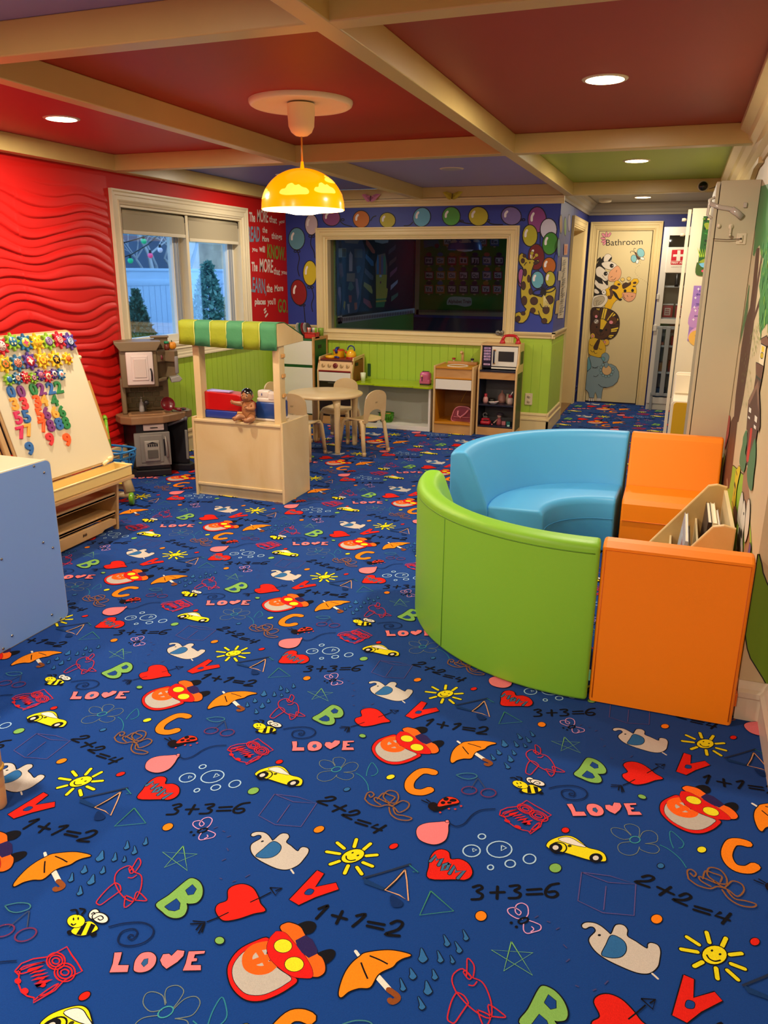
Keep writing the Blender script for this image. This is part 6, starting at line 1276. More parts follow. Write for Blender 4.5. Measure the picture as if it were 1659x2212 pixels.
# ---- toy shopping cart behind the easel
t = thing('toy_shopping_cart', 'green, beige and blue toy shopping cart parked behind the easel', 'toy cart', (-3.50, 4.25, 0))
LG = mat('cart_green', '#6fae1c', .3, coat=.2); BGc = mat('cart_beige', '#b8a67c', .45); BK = mat('basket_blue', '#1f78b8', .35)
for (x, y) in ((-3.345, 4.17), (-3.50, 4.36), (-3.70, 4.12), (-3.80, 4.35)):
    m = MB(); T = Matrix.Translation((x, y, .043)) @ Matrix.Rotation(.5, 4, 'Z'); m.lathe([(0, -.016), (.030, -.016), (.040, -.013), (.043, -.006), (.043, .008), (.040, .014), (.028, .016), (0, .010)], (0, 0, 0), LG, 24, T=T, axis='x'); m.build('wheel', t)
m = MB(); m.tube([(-3.36, 4.185, .06), (-3.55, 4.20, .055), (-3.70, 4.13, .055)], .022, BGc, 8, flat=1.2); m.tube([(-3.50, 4.35, .06), (-3.80, 4.35, .06)], .02, BGc, 8); m.tube([(-3.37, 4.19, .08), (-3.42, 4.22, .18), (-3.47, 4.24, .25)], [.024, .020, .018], BGc, 8, flat=1.6); m.tube([(-3.53, 4.34, .07), (-3.52, 4.33, .25)], .018, BGc, 8); m.build('base_frame', t)
m = MB(); bx, by = -3.53, 4.23
vs = []; fs = []; ringp = lambda s_, z, n=24: [(bx+.155*s_*math.copysign(abs(math.cos(2*PI*i/n))**.6, math.cos(2*PI*i/n)), by+.12*s_*math.copysign(abs(math.sin(2*PI*i/n))**.6, math.sin(2*PI*i/n)), z) for i in range(n)]
m.tube([Vector(p) for p in ringp(1.0, .355)], .008, BK, 8, closed=True); m.tube([Vector(p) for p in ringp(.97, .315)], .007, BK, 8, closed=True)
lo = ringp(.8, .22); hi = ringp(.97, .315); top = ringp(1.0, .355)
for i in range(0, 24, 2): m.tube([lo[i], hi[i], top[i]], .0055, BK, 6)
b_ = ringp(.8, .22); m.add(b_+[(p[0], p[1], .205) for p in b_], [list(range(24)), list(range(24, 48))[::-1]]+[(i, (i+1) % 24, 24+(i+1) % 24, 24+i) for i in range(24)], BK); m.add(lo+[(p[0], p[1], .265) for p in ringp(.88, .265)], [(i, (i+1) % 24, 24+(i+1) % 24, 24+i) for i in range(24)], BK); m.build('basket', t)
m = MB(); hA = onx(228, 905, -3.56); m.tube([onx(238, 968, -3.50), onx(232, 935, -3.53), hA], .011, LG, 10); m.tube([hA+Vector((.006, -.01, .004)), hA+Vector((-.05, .05, .004))], .015, LG, 10); m.tube([hA+Vector((-.05, .05, .004)), Vector((-3.62, 4.33, .36))], .011, LG, 10); m.build('handle', t)
# floor level wall grille
t = thing('wall_grille', 'cream baseboard grille with rows of small slots left of the play kitchen', 'vent grille', (-3.925, 4.80, 0))
m = MB(); m.box(-3.925, -3.895, 4.62, 4.965, .0, .235, mat('grille_cream', '#d3bf93', .5), .004); m.build('cover', t)
m = MB()
for r_ in range(9):
    if r_ % 3 == 2: continue
    for c_ in range(22): m.box(-3.8952, -3.8935, 4.645+c_*.0145, 4.654+c_*.0145, .035+r_*.020, .043+r_*.020, mat('slot_dark', '#3a3226', .8))
m.build('slots', t)

# ---- play kitchen in the corner (local frame: u to the right, w away from the viewer)
KA = Vector((-3.745, 4.790, 0)); kang = math.radians(40); ku = Vector((math.cos(kang), math.sin(kang), 0)); kw = Vector((-math.sin(kang), math.cos(kang), 0))
KT = Matrix(((ku.x, kw.x, 0, KA.x), (ku.y, kw.y, 0, KA.y), (0, 0, 1, 0), (0, 0, 0, 1))); KS = .00352
def KU(px, lean=0): return (px+lean-299)*KS
def KP(u, w_, z): return KT @ Vector((u, w_, z))
t = thing('play_kitchen', 'brown and black plastic play kitchen with a white cupboard door, in the window corner', 'play kitchen', KP(.15, .12, 0))
KB, KBR, KGY, KTP = mat('kitchen_black', '#15131a', .5), mat('kitchen_brown', '#8d6a48', .42), mat('kitchen_grey', '#84817a', .42), mat('kitchen_taupe', '#7c6a4e', .45)
KWH = mat('kitchen_white', '#e2d3cc', .4)
m = MB(); m.prism([(-.10, .19), (-.02, .0), (.235, .0), (.25, .16), (.39, .10), (.43, .14), (.40, .30), (-.06, .30)], 'z', 0.0, .055, KB, .008, T=KT)
m.prism([(-.085, .19), (.0, .02), (.232, .02), (.25, .20), (.375, .14), (.395, .16), (.38, .29), (-.05, .29)], 'z', .055, .41, KB, .006, T=KT); m.build('base', t)
f = MB(); f.box(KU(293), KU(368), .004, .022, .085, .345, KGY, .006, T=KT); f.box(KU(305), KU(352), -.002, .006, .115, .325, KGY, .004, T=KT); f.box(KU(313), KU(345), -.014, .0, .125, .285, mat('kitchen_grey_light', '#99958c', .4), .008, T=KT); f.box(KU(319), KU(341), -.018, -.010, .150, .215, mat('dispenser_dark', '#5a5750', .5), .003, T=KT); f.prism([(KU(318), .262), (KU(342), .262), (KU(330), .276)], 'y', -.0165, -.013, KB, T=KT)
for k in range(5): f.box(KU(320+k*4.5), KU(323+k*4.5), -.0165, -.0135, .240, .258, KB, T=KT)
fd = f.build('fridge_door', t)
h_ = MB(); h_.tube([KP(KU(358), .0, .31), KP(KU(358), -.022, .30), KP(KU(360), -.024, .16), KP(KU(360), .0, .15)], .007, mat('kitchen_grey_light', '#99958c', .4), 8); h_.box(KU(353.5), KU(357), .001, .005, .16, .29, KB, T=KT); sub(h_, 'handle', fd)
f = MB(); f.box(KU(314), KU(357), -.002, .02, .360, .408, KWH, .006, T=KT); dr_ = f.build('drawer', t); f = MB(); f.box(KU(328), KU(344), -.006, .0, .378, .386, KB, .002, T=KT); sub(f, 'pull', dr_)
m = MB(); m.tube([KP(KU(366), .06, .385), KP(KU(408), .09, .425)], .011, mat('towel_bar_grey', '#57545a', .35), 10); m.ball(KP(KU(406), .088, .423), .017, mat('towel_bar_grey', '#57545a', .35), 8); m.build('towel_bar', t)
m = MB(); m.box(.365, .385, .09, .12, .10, .33, KGY, .004, T=KT); m.build('oven_door', t)
m = MB(); m.prism([(-.155, .22), (-.105, .02), (-.03, -.045), (.20, -.03), (.25, .0), (.375, .10), (.44, .22), (.40, .33), (-.06, .33)], 'z', .415, .475, KBR, .010, 3, T=KT); ct = m.build('countertop', t)
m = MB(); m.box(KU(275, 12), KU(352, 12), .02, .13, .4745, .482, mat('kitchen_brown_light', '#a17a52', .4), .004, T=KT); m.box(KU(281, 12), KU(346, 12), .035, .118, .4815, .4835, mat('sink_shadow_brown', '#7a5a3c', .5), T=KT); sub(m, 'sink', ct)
m = MB(); m.box(KU(368, 12), KU(405, 12), .12, .24, .476, .482, mat('stove_silver', '#9a948c', .3, .5), .003, T=KT); m.tube([KP(KU(388, 12)+.035*math.cos(a*PI/6), .17+.028*math.sin(a*PI/6), .485) for a in range(12)], .006, mat('burner_red', '#6a101c', .4), 6, closed=True); m.tube([KP(KU(393, 12)+.02*math.cos(a*PI/6), .19+.016*math.sin(a*PI/6), .486) for a in range(12)], .005, mat('burner_red', '#6a101c', .4), 6, closed=True); m.ball(KP(KU(391, 12), .13, .49), (.016, .016, .010), KB, 8); sub(m, 'burner', ct)
m = MB(); m.box(KU(262, 14), KU(364, 14), .245, .30, .475, .76, KTP, .01, T=KT); m.box(KU(262, 14), KU(272, 14), .10, .26, .475, .74, KTP, .01, T=KT)
for r_ in range(5):
    for c_ in range(4): m.box(KU(274, 15)+c_*.062+(r_ % 2)*.03, KU(274, 15)+c_*.062+.056+(r_ % 2)*.03, .238, .248, .50+r_*.042, .536+r_*.042, mat('stone_tile', '#5c5134', .6), .006, T=KT)
m.build('backsplash', t)
m = MB(); m.box(KU(258, 21), KU(334, 21), .06, .29, .68, .975, KTP, .010, 3, T=KT); m.prism([(KU(260, 21), .95), (KU(249, 21), 1.005), (KU(249, 21), 1.018), (KU(343, 21), 1.018), (KU(343, 21), 1.005), (KU(333, 21), .95)], 'y', .035, .30, KTP, .004, T=KT); m.prism([(.07, .73), (.28, .73), (.28, .66), (.20, .68)], 'x', KU(262, 21), KU(270, 21), KTP, .004, T=KT); m.build('upper_cupboard', t)
f = MB(); f.box(KU(270, 21), KU(325, 21), .042, .062, .700, .945, KWH, .008, 3, T=KT); f.box(KU(280, 21), KU(314, 21), .036, .044, .735, .915, KWH, .006, T=KT); f.box(KU(285, 21), KU(310, 21), .031, .038, .755, .895, mat('kitchen_white_inset', '#d8c9c0', .4), .006, T=KT); cd_ = f.build('cupboard_door', t)
f = MB(); f.tube([KP(KU(318.5, 21), .038, .82), KP(KU(320, 21), .026, .80), KP(KU(320, 21), .026, .75), KP(KU(319.5, 21), .038, .73)], .006, KB, 8); sub(f, 'handle', cd_)
m = MB(); m.prism([(KU(334, 21), .06), (KU(352, 21), .12), (KU(370, 21), .05), (KU(378, 21), .10), (KU(378, 21), .29), (KU(334, 21), .29)], 'z', .86, .945, KTP, .008, T=KT); m.prism([(KU(334, 21), .14), (KU(352, 21), .18), (KU(372, 21), .10), (KU(376, 21), .29), (KU(334, 21), .29)], 'z', .735, .865, KTP, .008, T=KT); m.prism([(KU(334, 21), .06), (KU(352, 21), .12), (KU(358, 21), .2), (KU(334, 21), .25)], 'z', .715, .74, KTP, .006, T=KT)
m.box(KU(334, 21), KU(362, 21), .22, .30, .945, 1.035, KTP, .006, T=KT); m.box(KU(326, 21), KU(364, 21), .20, .30, 1.03, 1.045, KTP, .005, T=KT); m.build('side_shelf', t)
m = MB(); m.lathe([(0, -.004), (.020, -.004), (.022, 0), (.022, .004), (0, .004)], KP(KU(341, 21), .098, .895), mat('badge_red', '#7a2430', .4), 20, axis='y'); 
for dz in (-.007, .005): m.box(KU(341, 21)-.012, KU(341, 21)+.012, .092, .0945, .895+dz-.0025, .895+dz+.0025, mat('badge_white', '#ddd0c8', .4), T=KT)
m.build('badge', t)
m = MB(); m.box(KU(369, 21), KU(377, 21), .045, .060, .775, .905, mat('microwave_door', '#8a8884', .35), .010, T=KT); m.build('microwave_door', t)
m = MB(); m.prism([(KU(358, 21), .745), (KU(376, 21), .76), (KU(383, 21), .735), (KU(378, 21), .715), (KU(360, 21), .71)], 'y', .04, .20, mat('hood_grey', '#9c9c94', .35), .006, T=KT); m.build('range_hood', t)
m = MB(); m.tube([KP(KU(311, 14), .20, .478), KP(KU(312, 14), .19, .53), KP(KU(313, 14), .15, .545)], .009, mat('faucet_silver', '#8a8684', .2, .7), 10); m.ball(KP(KU(313, 14), .15, .55), .021, mat('faucet_grey', '#3c3a3c', .2, .5), 10); m.build('faucet', t)
m = MB(); c = KP(KU(303, 14), .19, .4745); m.lathe([(0, 0), (.019, 0), (.020, .01), (.018, .06), (.013, .075), (.008, .08), (.007, .10), (.0, .10)], c, mat('bottle_grey', '#a29c9a', .35), 16); m.tube([c+Vector((0, 0, .098)), c+Vector((0, 0, .115)), c+Vector((.012, -.010, .113))], .005, mat('bottle_grey', '#a29c9a', .35), 8); single(m, 'soap_bottle', 'grey pump soap bottle behind the play kitchen sink', 'bottle')
t = thing('toy_pan', 'dark red toy pan propped up on the play kitchen counter', 'toy pan', KP(KU(357, 14), .13, .478)); PR_ = mat('pan_red', '#6a0a14', .3, coat=.3)
T = KT @ Matrix.Translation((KU(356, 14), .13, .532)) @ Matrix.Rotation(math.radians(68), 4, 'X') @ Matrix.Rotation(.2, 4, 'Y'); m = MB(); m.lathe([(0, .0), (.040, .0), (.052, .02), (.055, .022), (.053, .016), (.040, -.006), (0, -.006)], (0, 0, 0), PR_, 28, T=T); m.build('bowl', t)
m = MB(); m.tube([KP(KU(368, 14), .11, .505), KP(KU(375, 14), .09, .50), KP(KU(384, 14), .07, .492)], [.008, .012, .009], PR_, 8); m.build('handle', t)
PUM = mat('pumpkin_orange', '#d88a14', .45); c = KP(KU(366, 24), .16, 1.0-.055); m = MB(); t = thing('toy_pumpkin', 'small orange pumpkin on top of the play kitchen', 'pumpkin', c)
for k in range(9): a = 2*PI*k/9; m.ball(c+Vector((.012*math.cos(a), .012*math.sin(a), .030)), (.020, .020, .028), PUM, 10)
m.build('flesh', t); m = MB(); m.tube([c+Vector((0, 0, .055)), c+Vector((-.003, 0, .070))], .004, mat('stem_green', '#3a4a1c', .7), 6); m.build('stem', t)
c = KP(KU(354, 24), .13, .946); t = thing('toy_shaker', 'small reddish brown jar with a green lid beside the pumpkin', 'toy jar', c); m = MB(); m.lathe([(0, 0), (.018, 0), (.020, .02), (.016, .048), (0, .048)], c, mat('jar_red_brown', '#6e2c1c', .4), 14); m.build('jar', t); m = MB(); m.lathe([(0, .048), (.019, .048), (.019, .064), (0, .066)], c, mat('jar_lid_green', '#1f8a5a', .3), 14); m.build('lid', t)
# ================================================================== toy kitchen row on the back wall
TW = mat('toy_maple', '#d2a064', .4, wood='#bb8444', stretch=(1, 1, 3), coat=.1); TWL = mat('toy_maple_light', '#dcb67c', .4, coat=.1)
HWT = mat('toy_panel_white', '#e9e4d4', .4)
def open_frame(mb, x, y0, y1, z0, z1, w_, m, th=.016, slope=0.0):
    """a side panel seen as a wood border: outline in the y-z plane"""
    mb.prism([(y0, z0), (y0+w_, z0), (y0+w_, z1-slope), (y0, z1-slope-(.02 if slope else 0))], 'x', x, x+th, m, .003)
    mb.prism([(y1-w_, z0), (y1, z0), (y1, z1), (y1-w_, z1)], 'x', x, x+th, m, .003)
    mb.prism([(y0+w_, z1-w_-slope), (y1-w_, z1-w_), (y1-w_, z1), (y0+w_, z1-slope)], 'x', x, x+th, m, .003)
    mb.box(x, x+th, y0+w_, y1-w_, z0, z0+w_, m, .003)
# fridge
t = thing('toy_fridge', 'tall white and green wooden toy fridge in the corner', 'toy fridge', (-3.62, 7.55, 0))
GNF = mat('fridge_green', '#17602a', .4); fx0, fx1, fy0, fy1 = -3.84, -3.475, 7.36, 7.72; FZ = .87
m = MB(); m.box(fx0, fx1-.016, fy0+.02, fy1, .06, FZ-.02, GNF); m.build('carcass', t)
m = MB(); m.box(fx0-.002, fx1-.010, fy0+.005, fy1, FZ-.024, FZ-.008, GNF, .002); m.build('top', t)
m = MB(); open_frame(m, fx1-.016, fy0, fy1, 0, FZ+.012, .035, TW); m.box(fx1-.012, fx1-.004, fy0+.03, fy1-.03, .03, FZ-.02, GNF); m.box(fx1-.004, fx1-.001, fy0+.12, fy0+.20, FZ-.11, FZ-.075, KB, .001); m.build('side_panel', t)
for z0, z1, n in ((.095, .57, 'lower'), (.60, FZ-.028, 'upper')): m = MB(); m.box(fx0+.004, fx1-.018, fy0, fy0+.018, z0, z1, HWT, .003); m.build('door', t)
m = MB(); m.box(fx0, fx1-.016, fy0+.006, fy0+.02, .0, .08, TW); m.build('plinth', t)
# plates, caddy, cups on the fridge
t = thing('plate_rack', 'rack of upright toy plates on top of the toy fridge', 'plate rack', (-3.66, 7.55, FZ-.008))
for k, c in enumerate(('#e4dcd4', '#1f7a5a', '#a82a34', '#e4dcd4', '#16203a')):
    m = MB(); T = Matrix.Translation((-3.72+k*.022, 7.52+k*.012, FZ-.006+.075)) @ Matrix.Rotation(math.radians(74), 4, 'Y') @ Matrix.Rotation(.0, 4, 'X'); m.lathe([(0, 0), (.045, 0), (.068, .008), (.072, .011), (.068, .011), (.045, .003), (0, .003)], (0, 0, 0), mat('plate_'+c.lstrip('#'), c, .3), 28, T=T); m.build('plate', t)
m = MB(); m.box(-3.76, -3.60, 7.49, 7.60, FZ-.008, FZ+.004, KB, .003); m.build('rack_base', t)
t = thing('cutlery_caddy', 'red plastic caddy holding toy cutlery on the toy fridge', 'caddy', (-3.53, 7.46, FZ-.008)); RC = mat('caddy_red', '#c8281c', .35)
m = MB(); 
for (a, b, c, d) in ((-3.60, -3.475, 7.41, 7.415), (-3.60, -3.475, 7.505, 7.51), (-3.60, -3.595, 7.41, 7.51), (-3.48, -3.475, 7.41, 7.51), (-3.54, -3.537, 7.41, 7.51)): m.box(a, b, c, d, FZ-.006, FZ+.048, RC, .001)
m.box(-3.60, -3.475, 7.41, 7.51, FZ-.006, FZ-.002, RC); m.tube([(-3.604, 7.406, FZ+.048), (-3.471, 7.406, FZ+.048), (-3.471, 7.514, FZ+.048), (-3.604, 7.514, FZ+.048)], .004, RC, 6, closed=True); m.build('caddy', t)
for k, (x, c) in enumerate(((-3.585, '#d8604a'), (-3.572, '#e8e0d8'), (-3.556, '#d8604a'), (-3.53, '#b8b4ac'), (-3.515, '#e6e0d0'), (-3.50, '#8fbf2a'), (-3.488, '#6fa62a'))):
    m = MB(); m.tube([(x, 7.46, FZ), (x+.004, 7.455, FZ+.07), (x+.006, 7.452, FZ+.10)], [.003, .004, .009], mat('cutlery_'+c.lstrip('#'), c, .35), 8); m.build('utensil', t)
m = MB(); m.lathe([(0, 0), (.026, 0), (.03, .06), (.030, .085), (.026, .085), (.023, .004), (0, .004)], (-3.50, 7.60, FZ+.004), mat('cup_green', '#86a83a', .4), 18); single(m, 'toy_cup', 'green toy cup behind the red caddy on the fridge', 'cup')
# stove
t = thing('toy_stove', 'wooden toy stove with red top and five knobs', 'toy stove', (-3.24, 7.55, 0)); sx0, sx1, sy0, sy1 = -3.445, -3.055, 7.37, 7.72; SR = mat('stove_red', '#8a1a1c', .4)
m = MB(); m.box(sx0+.016, sx1-.016, sy0+.05, sy1, .05, .66, mat('stove_carcass', '#5a2a18', .6)); m.build('carcass', t)
for x in (sx0, sx1-.016):
    m = MB(); pr = [(sy0, 0), (sy0+.03, 0), (sy0+.03, .52), (sy0+.075, .655), (sy1-.03, .672), (sy1-.03, .03), (sy0+.03, .03), (sy0+.03, 0), (sy1, 0), (sy1, .70), (sy0+.06, .682), (sy0, .54)]
    m.prism([(sy0, 0), (sy0+.034, 0), (sy0+.034, .53), (sy0, .545)], 'x', x, x+.016, TWL, .003); m.prism([(sy0, .545), (sy0+.034, .53), (sy0+.08, .65), (sy0+.055, .685)], 'x', x, x+.016, TWL, .003); m.prism([(sy0+.055, .685), (sy0+.08, .65), (sy1-.03, .668), (sy1, .70)], 'x', x, x+.016, TWL, .003); m.box(x, x+.016, sy1-.034, sy1, 0, .69, TWL, .003)
    m.box(x+.004, x+.012, sy0+.03, sy1-.03, .02, .655, mat('stove_side_brown', '#8a4a20', .5)); m.box(x+.012, x+.0175, sy0+.10, sy0+.17, .60, .632, KB, .001) if x > -3.2 else None; m.build('side_panel', t)
m = MB(); m.box(sx0+.016, sx1-.016, sy0+.055, sy1-.01, .648, .664, SR, .003); m.prism([(sy0+.052, .640), (sy0+.060, .664), (sy0+.066, .664), (sy0+.058, .630)], 'x', sx0+.016, sx1-.016, SR); m.build('stove_top', t)
m = MB(); m.prism([(sy0+.006, .555), (sy0+.052, .645), (sy0+.060, .640), (sy0+.016, .552)], 'x', sx0+.016, sx1-.016, TWL); m.box(sx0+.016, sx1-.016, sy0+.004, sy0+.018, .540, .556, SR, .002); cp = m.build('control_panel', t)
for k in range(5):
    x = sx0+.060+k*.068; c = Vector((x, sy0+.026, .602)); T = Matrix.Translation(c) @ Matrix.Rotation(math.radians(63), 4, 'X'); r_ = .026 if k == 2 else .019; mm = mat('knob_red', '#7a1a18', .4) if k == 2 else TWL
    m = MB(); m.lathe([(r_, 0), (r_, .008), (r_-.003, .011), (0, .011)], (0, 0, 0), mm, 20, T=T); m.lathe([(r_*.55, .011), (r_*.5, .022), (0, .023)], (0, 0, 0), mm, 14, T=T); m.box(-.0015, .0015, -.008, .010, .0225, .0245, mat('knob_mark', '#3a1c10', .6), T=T @ Matrix.Rotation(-.7+.2*k, 4, 'Z')); sub(m, 'knob', cp)
m = MB(); m.box(sx0+.018, sx1-.018, sy0+.002, sy0+.018, .445, .535, HWT, .003); m.build('drawer', t)
m = MB(); m.box(sx0+.018, sx1-.018, sy0+.018, sy0+.03, .09, .44, mat('oven_dark', '#1c0c0a', .3, coat=.3)); m.box(sx0+.12, sx1-.16, sy0+.006, sy0+.016, .425, .432, mat('faucet_silver', '#8a8684', .2, .7)); m.build('oven_door', t)
m = MB(); m.box(sx0+.016, sx1-.016, sy0+.01, sy0+.03, 0, .08, TW); m.build('plinth', t)
YP, RP, BPn = mat('pot_yellow', '#f2b413', .3, coat=.2), mat('pot_red', '#cc3a1c', .35), mat('pot_blue', '#1a2a86', .35); TZ2 = .664
t = thing('toy_pot', 'yellow toy pot with a red lid and blue handle at the back of the stove', 'toy pot', (-3.31, 7.63, TZ2)); m = MB(); m.lathe([(0, 0), (.056, 0), (.060, .01), (.061, .065), (.062, .072)], (-3.31, 7.63, TZ2), YP, 28); m.build('pot', t); m = MB(); m.lathe([(.063, .070), (.064, .076), (.05, .084), (0, .088)], (-3.31, 7.63, TZ2), RP, 28); m.build('lid', t); m = MB(); m.tube([(-3.31, 7.566, TZ2+.05), (-3.31, 7.55, TZ2+.075), (-3.31, 7.575, TZ2+.10), (-3.31, 7.62, TZ2+.10)], .011, BPn, 8, flat=1.4); m.build('handle', t)
t = thing('toy_frying_pan', 'shallow yellow toy frying pan at the front of the stove', 'toy pan', (-3.335, 7.50, TZ2)); m = MB(); m.lathe([(0, 0), (.050, 0), (.056, .026), (.059, .027), (.053, .003), (0, .003)], (-3.345, 7.50, TZ2), YP, 28); m.build('pan', t); m = MB(); m.tube([(-3.295, 7.48, TZ2+.018), (-3.265, 7.465, TZ2+.018), (-3.235, 7.455, TZ2+.014)], [.008, .011, .010], BPn, 8); m.build('handle', t)
t = thing('toy_kettle', 'yellow toy kettle with blue handle and red base', 'toy kettle', (-3.15, 7.58, TZ2)); m = MB(); m.lathe([(.052, .0), (.054, .016), (.050, .018)], (-3.15, 7.58, TZ2), mat('kettle_red', '#a8231c', .35), 28); m.build('base', t); m = MB(); m.lathe([(.052, .016), (.054, .035), (.045, .065), (.022, .086), (0, .090)], (-3.15, 7.58, TZ2), YP, 28); m.build('body', t); m = MB(); m.tube([(-3.195, 7.57, TZ2+.05), (-3.212, 7.565, TZ2+.075)], [.013, .008], RP, 8); m.build('spout', t); m = MB(); m.tube([(-3.15+.038*math.cos(a), 7.58, TZ2+.088+.040*math.sin(a)) for a in [PI*k/10-.25 for k in range(12)]], .0065, BPn, 8); m.build('handle', t)
# low white unit with green top
t = thing('green_topped_shelf', 'low open white unit with a glossy lime green top', 'shelf unit', (-2.6, 7.55, 0)); LT = mat('laminate_lime', '#a4bf12', .18, spec=.6)
lx0, lx1, ly0, ly1 = -3.03, -2.215, 7.36, 7.73; LZ = .43
xs_ = [lx0-.02, -2.90, -2.885, -2.76, -2.74, -2.48, -2.46, -2.35, -2.33, lx1+.03]; 
front = [(lx0-.01, ly0-.02), (-2.93, ly0-.02), (-2.905, ly0-.010), (-2.82, ly0-.010), (-2.79, ly0-.035), (-2.52, ly0-.040), (-2.495, ly0-.022), (-2.40, ly0-.022), (-2.375, ly0-.045), (lx1-.01, ly0-.05), (lx1+.022, ly0-.0), (lx1+.022, ly1), (lx0-.01, ly1)]
m = MB(); m.prism(front, 'z', LZ, LZ+.018, LT, .003); m.build('top', t)
for x in (lx0, lx1-.022): m = MB(); m.box(x, x+.022, ly0, ly1, 0, LZ, WHITE, .003); m.build('side_panel', t)
m = MB(); m.box(lx0+.02, lx1-.022, ly0+.004, ly1, .030, .048, WHITE); m.box(lx0+.02, lx1-.022, ly0, ly0+.016, 0, .048, WHITE, .003); m.build('bottom', t); m = MB(); m.box(lx0+.02, lx1-.022, ly1-.012, ly1-.004, .048, LZ, mat('unit_back', '#b9b9ae', .6)); m.build('back', t)
m = MB(); m.lathe([(0, 0), (.021, 0), (.029, .085), (.027, .085), (.019, .004), (0, .004)], ony(795, 823, 7.56)*0+Vector((-2.985, 7.50, LZ+.018)), mat('cup_white', '#dfe8c4', .4), 20); single(m, 'plastic_cup', 'translucent white plastic cup on the lime green top', 'cup')
t = thing('toy_toaster', 'pink toy toaster on the right end of the lime green top', 'toy toaster', (-2.30, 7.52, LZ+.018)); PT = mat('toaster_pink', '#d0618a', .28, coat=.3); tx, ty = -2.315, 7.50
m = MB(); m.box(tx-.055, tx+.055, ty-.04, ty+.05, LZ+.030, LZ+.148, PT, .034, 5); m.box(tx-.055, tx+.055, ty-.038, ty+.048, LZ+.026, LZ+.075, PT, .012, 3); m.build('body', t); m = MB(); m.box(tx-.050, tx+.050, ty-.036, ty+.044, LZ+.018, LZ+.028, KB, .004); m.build('base', t); m = MB(); m.box(tx-.028, tx-.020, ty-.0415, ty-.036, LZ+.055, LZ+.105, KB, .001); m.tube([(tx-.024, ty-.038, LZ+.108), (tx-.024, ty-.054, LZ+.106)], .008, mat('toy_cream2', '#e6c878', .35), 10); m.build('lever', t); m = MB(); m.lathe([(0, .006), (.013, .005), (.014, 0)], (tx+.055, ty+.01, LZ+.075), mat('toy_cream2', '#e6c878', .35), 14, axis='x'); m.build('dial', t)
m = MB(); 
for y in (-.014, .014): m.box(tx-.034, tx+.034, ty+y, ty+y+.010, LZ+.1475, LZ+.150, KB)
m.build('slots', t)
t = thing('berry_basket', 'small green slotted basket inside the white unit', 'basket', (-2.72, 7.48, .049)); GB_ = mat('basket_green', '#4a8f10', .4)
m = MB(); m.lathe([(0, 0), (.060, 0), (.063, .012)], (-2.72, 7.48, .049), GB_, 24); m.lathe([(.076, .066), (.080, .085), (.082, .092), (.078, .092)], (-2.72, 7.48, .049), GB_, 24)
for k in range(24): a = 2*PI*k/24; m.tube([(-2.72+.062*math.cos(a), 7.48+.062*math.sin(a), .058), (-2.72+.077*math.cos(a), 7.48+.077*math.sin(a), .118)], .0045, GB_, 5)
m.build('basket', t); m = MB(); m.tube([(-2.80, 7.45, .145), (-2.76, 7.41, .146), (-2.70, 7.405, .146)], .005, KB, 6); m.tube([(-2.70, 7.405, .146), (-2.655, 7.425, .146)], .005, mat('tan_handle', '#c98a2a', .4), 6); m.build('handle', t)
m = MB(); m.box(-2.96, -2.80, 7.375, 7.43, .049, .066, KB, .004); single(m, 'dark_tray', 'flat black tray at the front left of the white unit', 'tray')
# sink unit
t = thing('toy_sink_unit', 'wooden toy sink unit with an orange lined open cupboard', 'toy sink', (-1.97, 7.52, 0)); ux0, ux1, uy0, uy1 = -2.185, -1.785, 7.34, 7.72; OR = mat('panel_amber', '#c98214', .42); UZ = .655
for x in (ux0, ux1-.018): m = MB(); m.box(x, x+.018, uy0, uy1, 0, UZ+.006, TWL, .004); m.box(x+.0185 if x == ux0 else x-.002, x+.020 if x == ux0 else x-.0005, uy0+.02, uy1-.01, .09, .42, OR); m.build('side_panel', t)
m = MB(); m.box(ux0+.018, ux1-.018, uy0+.012, uy1, UZ-.022, UZ-.006, OR); m.box(ux0+.018, ux1-.018, uy0, uy0+.012, UZ-.022, UZ-.004, OR, .003); m.build('top', t)
m = MB(); m.box(ux0+.018, ux1-.018, uy0+.010, uy0+.026, .55, UZ-.024, TW); m.box(ux0+.018, ux1-.018, uy0+.002, uy0+.02, .535, .551, OR, .003); m.build('apron', t)
m = MB(); m.box(ux0+.020, ux1-.020, uy0+.004, uy0+.020, .435, .532, HWT, .003); m.build('drawer', t)
m = MB(); m.box(ux0+.018, ux1-.018, uy0+.01, uy1, .095, .112, OR); m.box(ux0+.018, ux1-.018, uy0, uy0+.014, .094, .114, OR, .003); m.build('shelf', t); m = MB(); m.box(ux0+.018, ux1-.018, uy1-.012, uy1, .09, UZ-.02, mat('panel_amber_dark', '#8a5410', .5)); m.build('back', t); m = MB(); m.box(ux0+.018, ux1-.018, uy0+.008, uy0+.024, 0, .092, TW); m.build('plinth', t)
m = MB(); m.lathe([(0, -.010), (.07, -.008), (.092, .002), (.100, .006), (.104, .004), (.104, .0)], (-1.985, uy0+.15, UZ-.006), WHITE, 32); sk = m.build('basin', t)
m = MB(); m.box(-2.13, -1.83, uy1-.085, uy1-.01, UZ-.006, UZ+.020, TW, .003); m.build('splash_block', t)
m = MB(); c = Vector((-1.985, uy1-.05, UZ+.020)); m.tube([c, c+Vector((0, 0, .06)), c+Vector((0, -.012, .085)), c+Vector((0, -.045, .098)), c+Vector((0, -.075, .088))], [.013, .014, .016, .015, .010], TWL, 10, flat=.8); m.build('faucet', t)
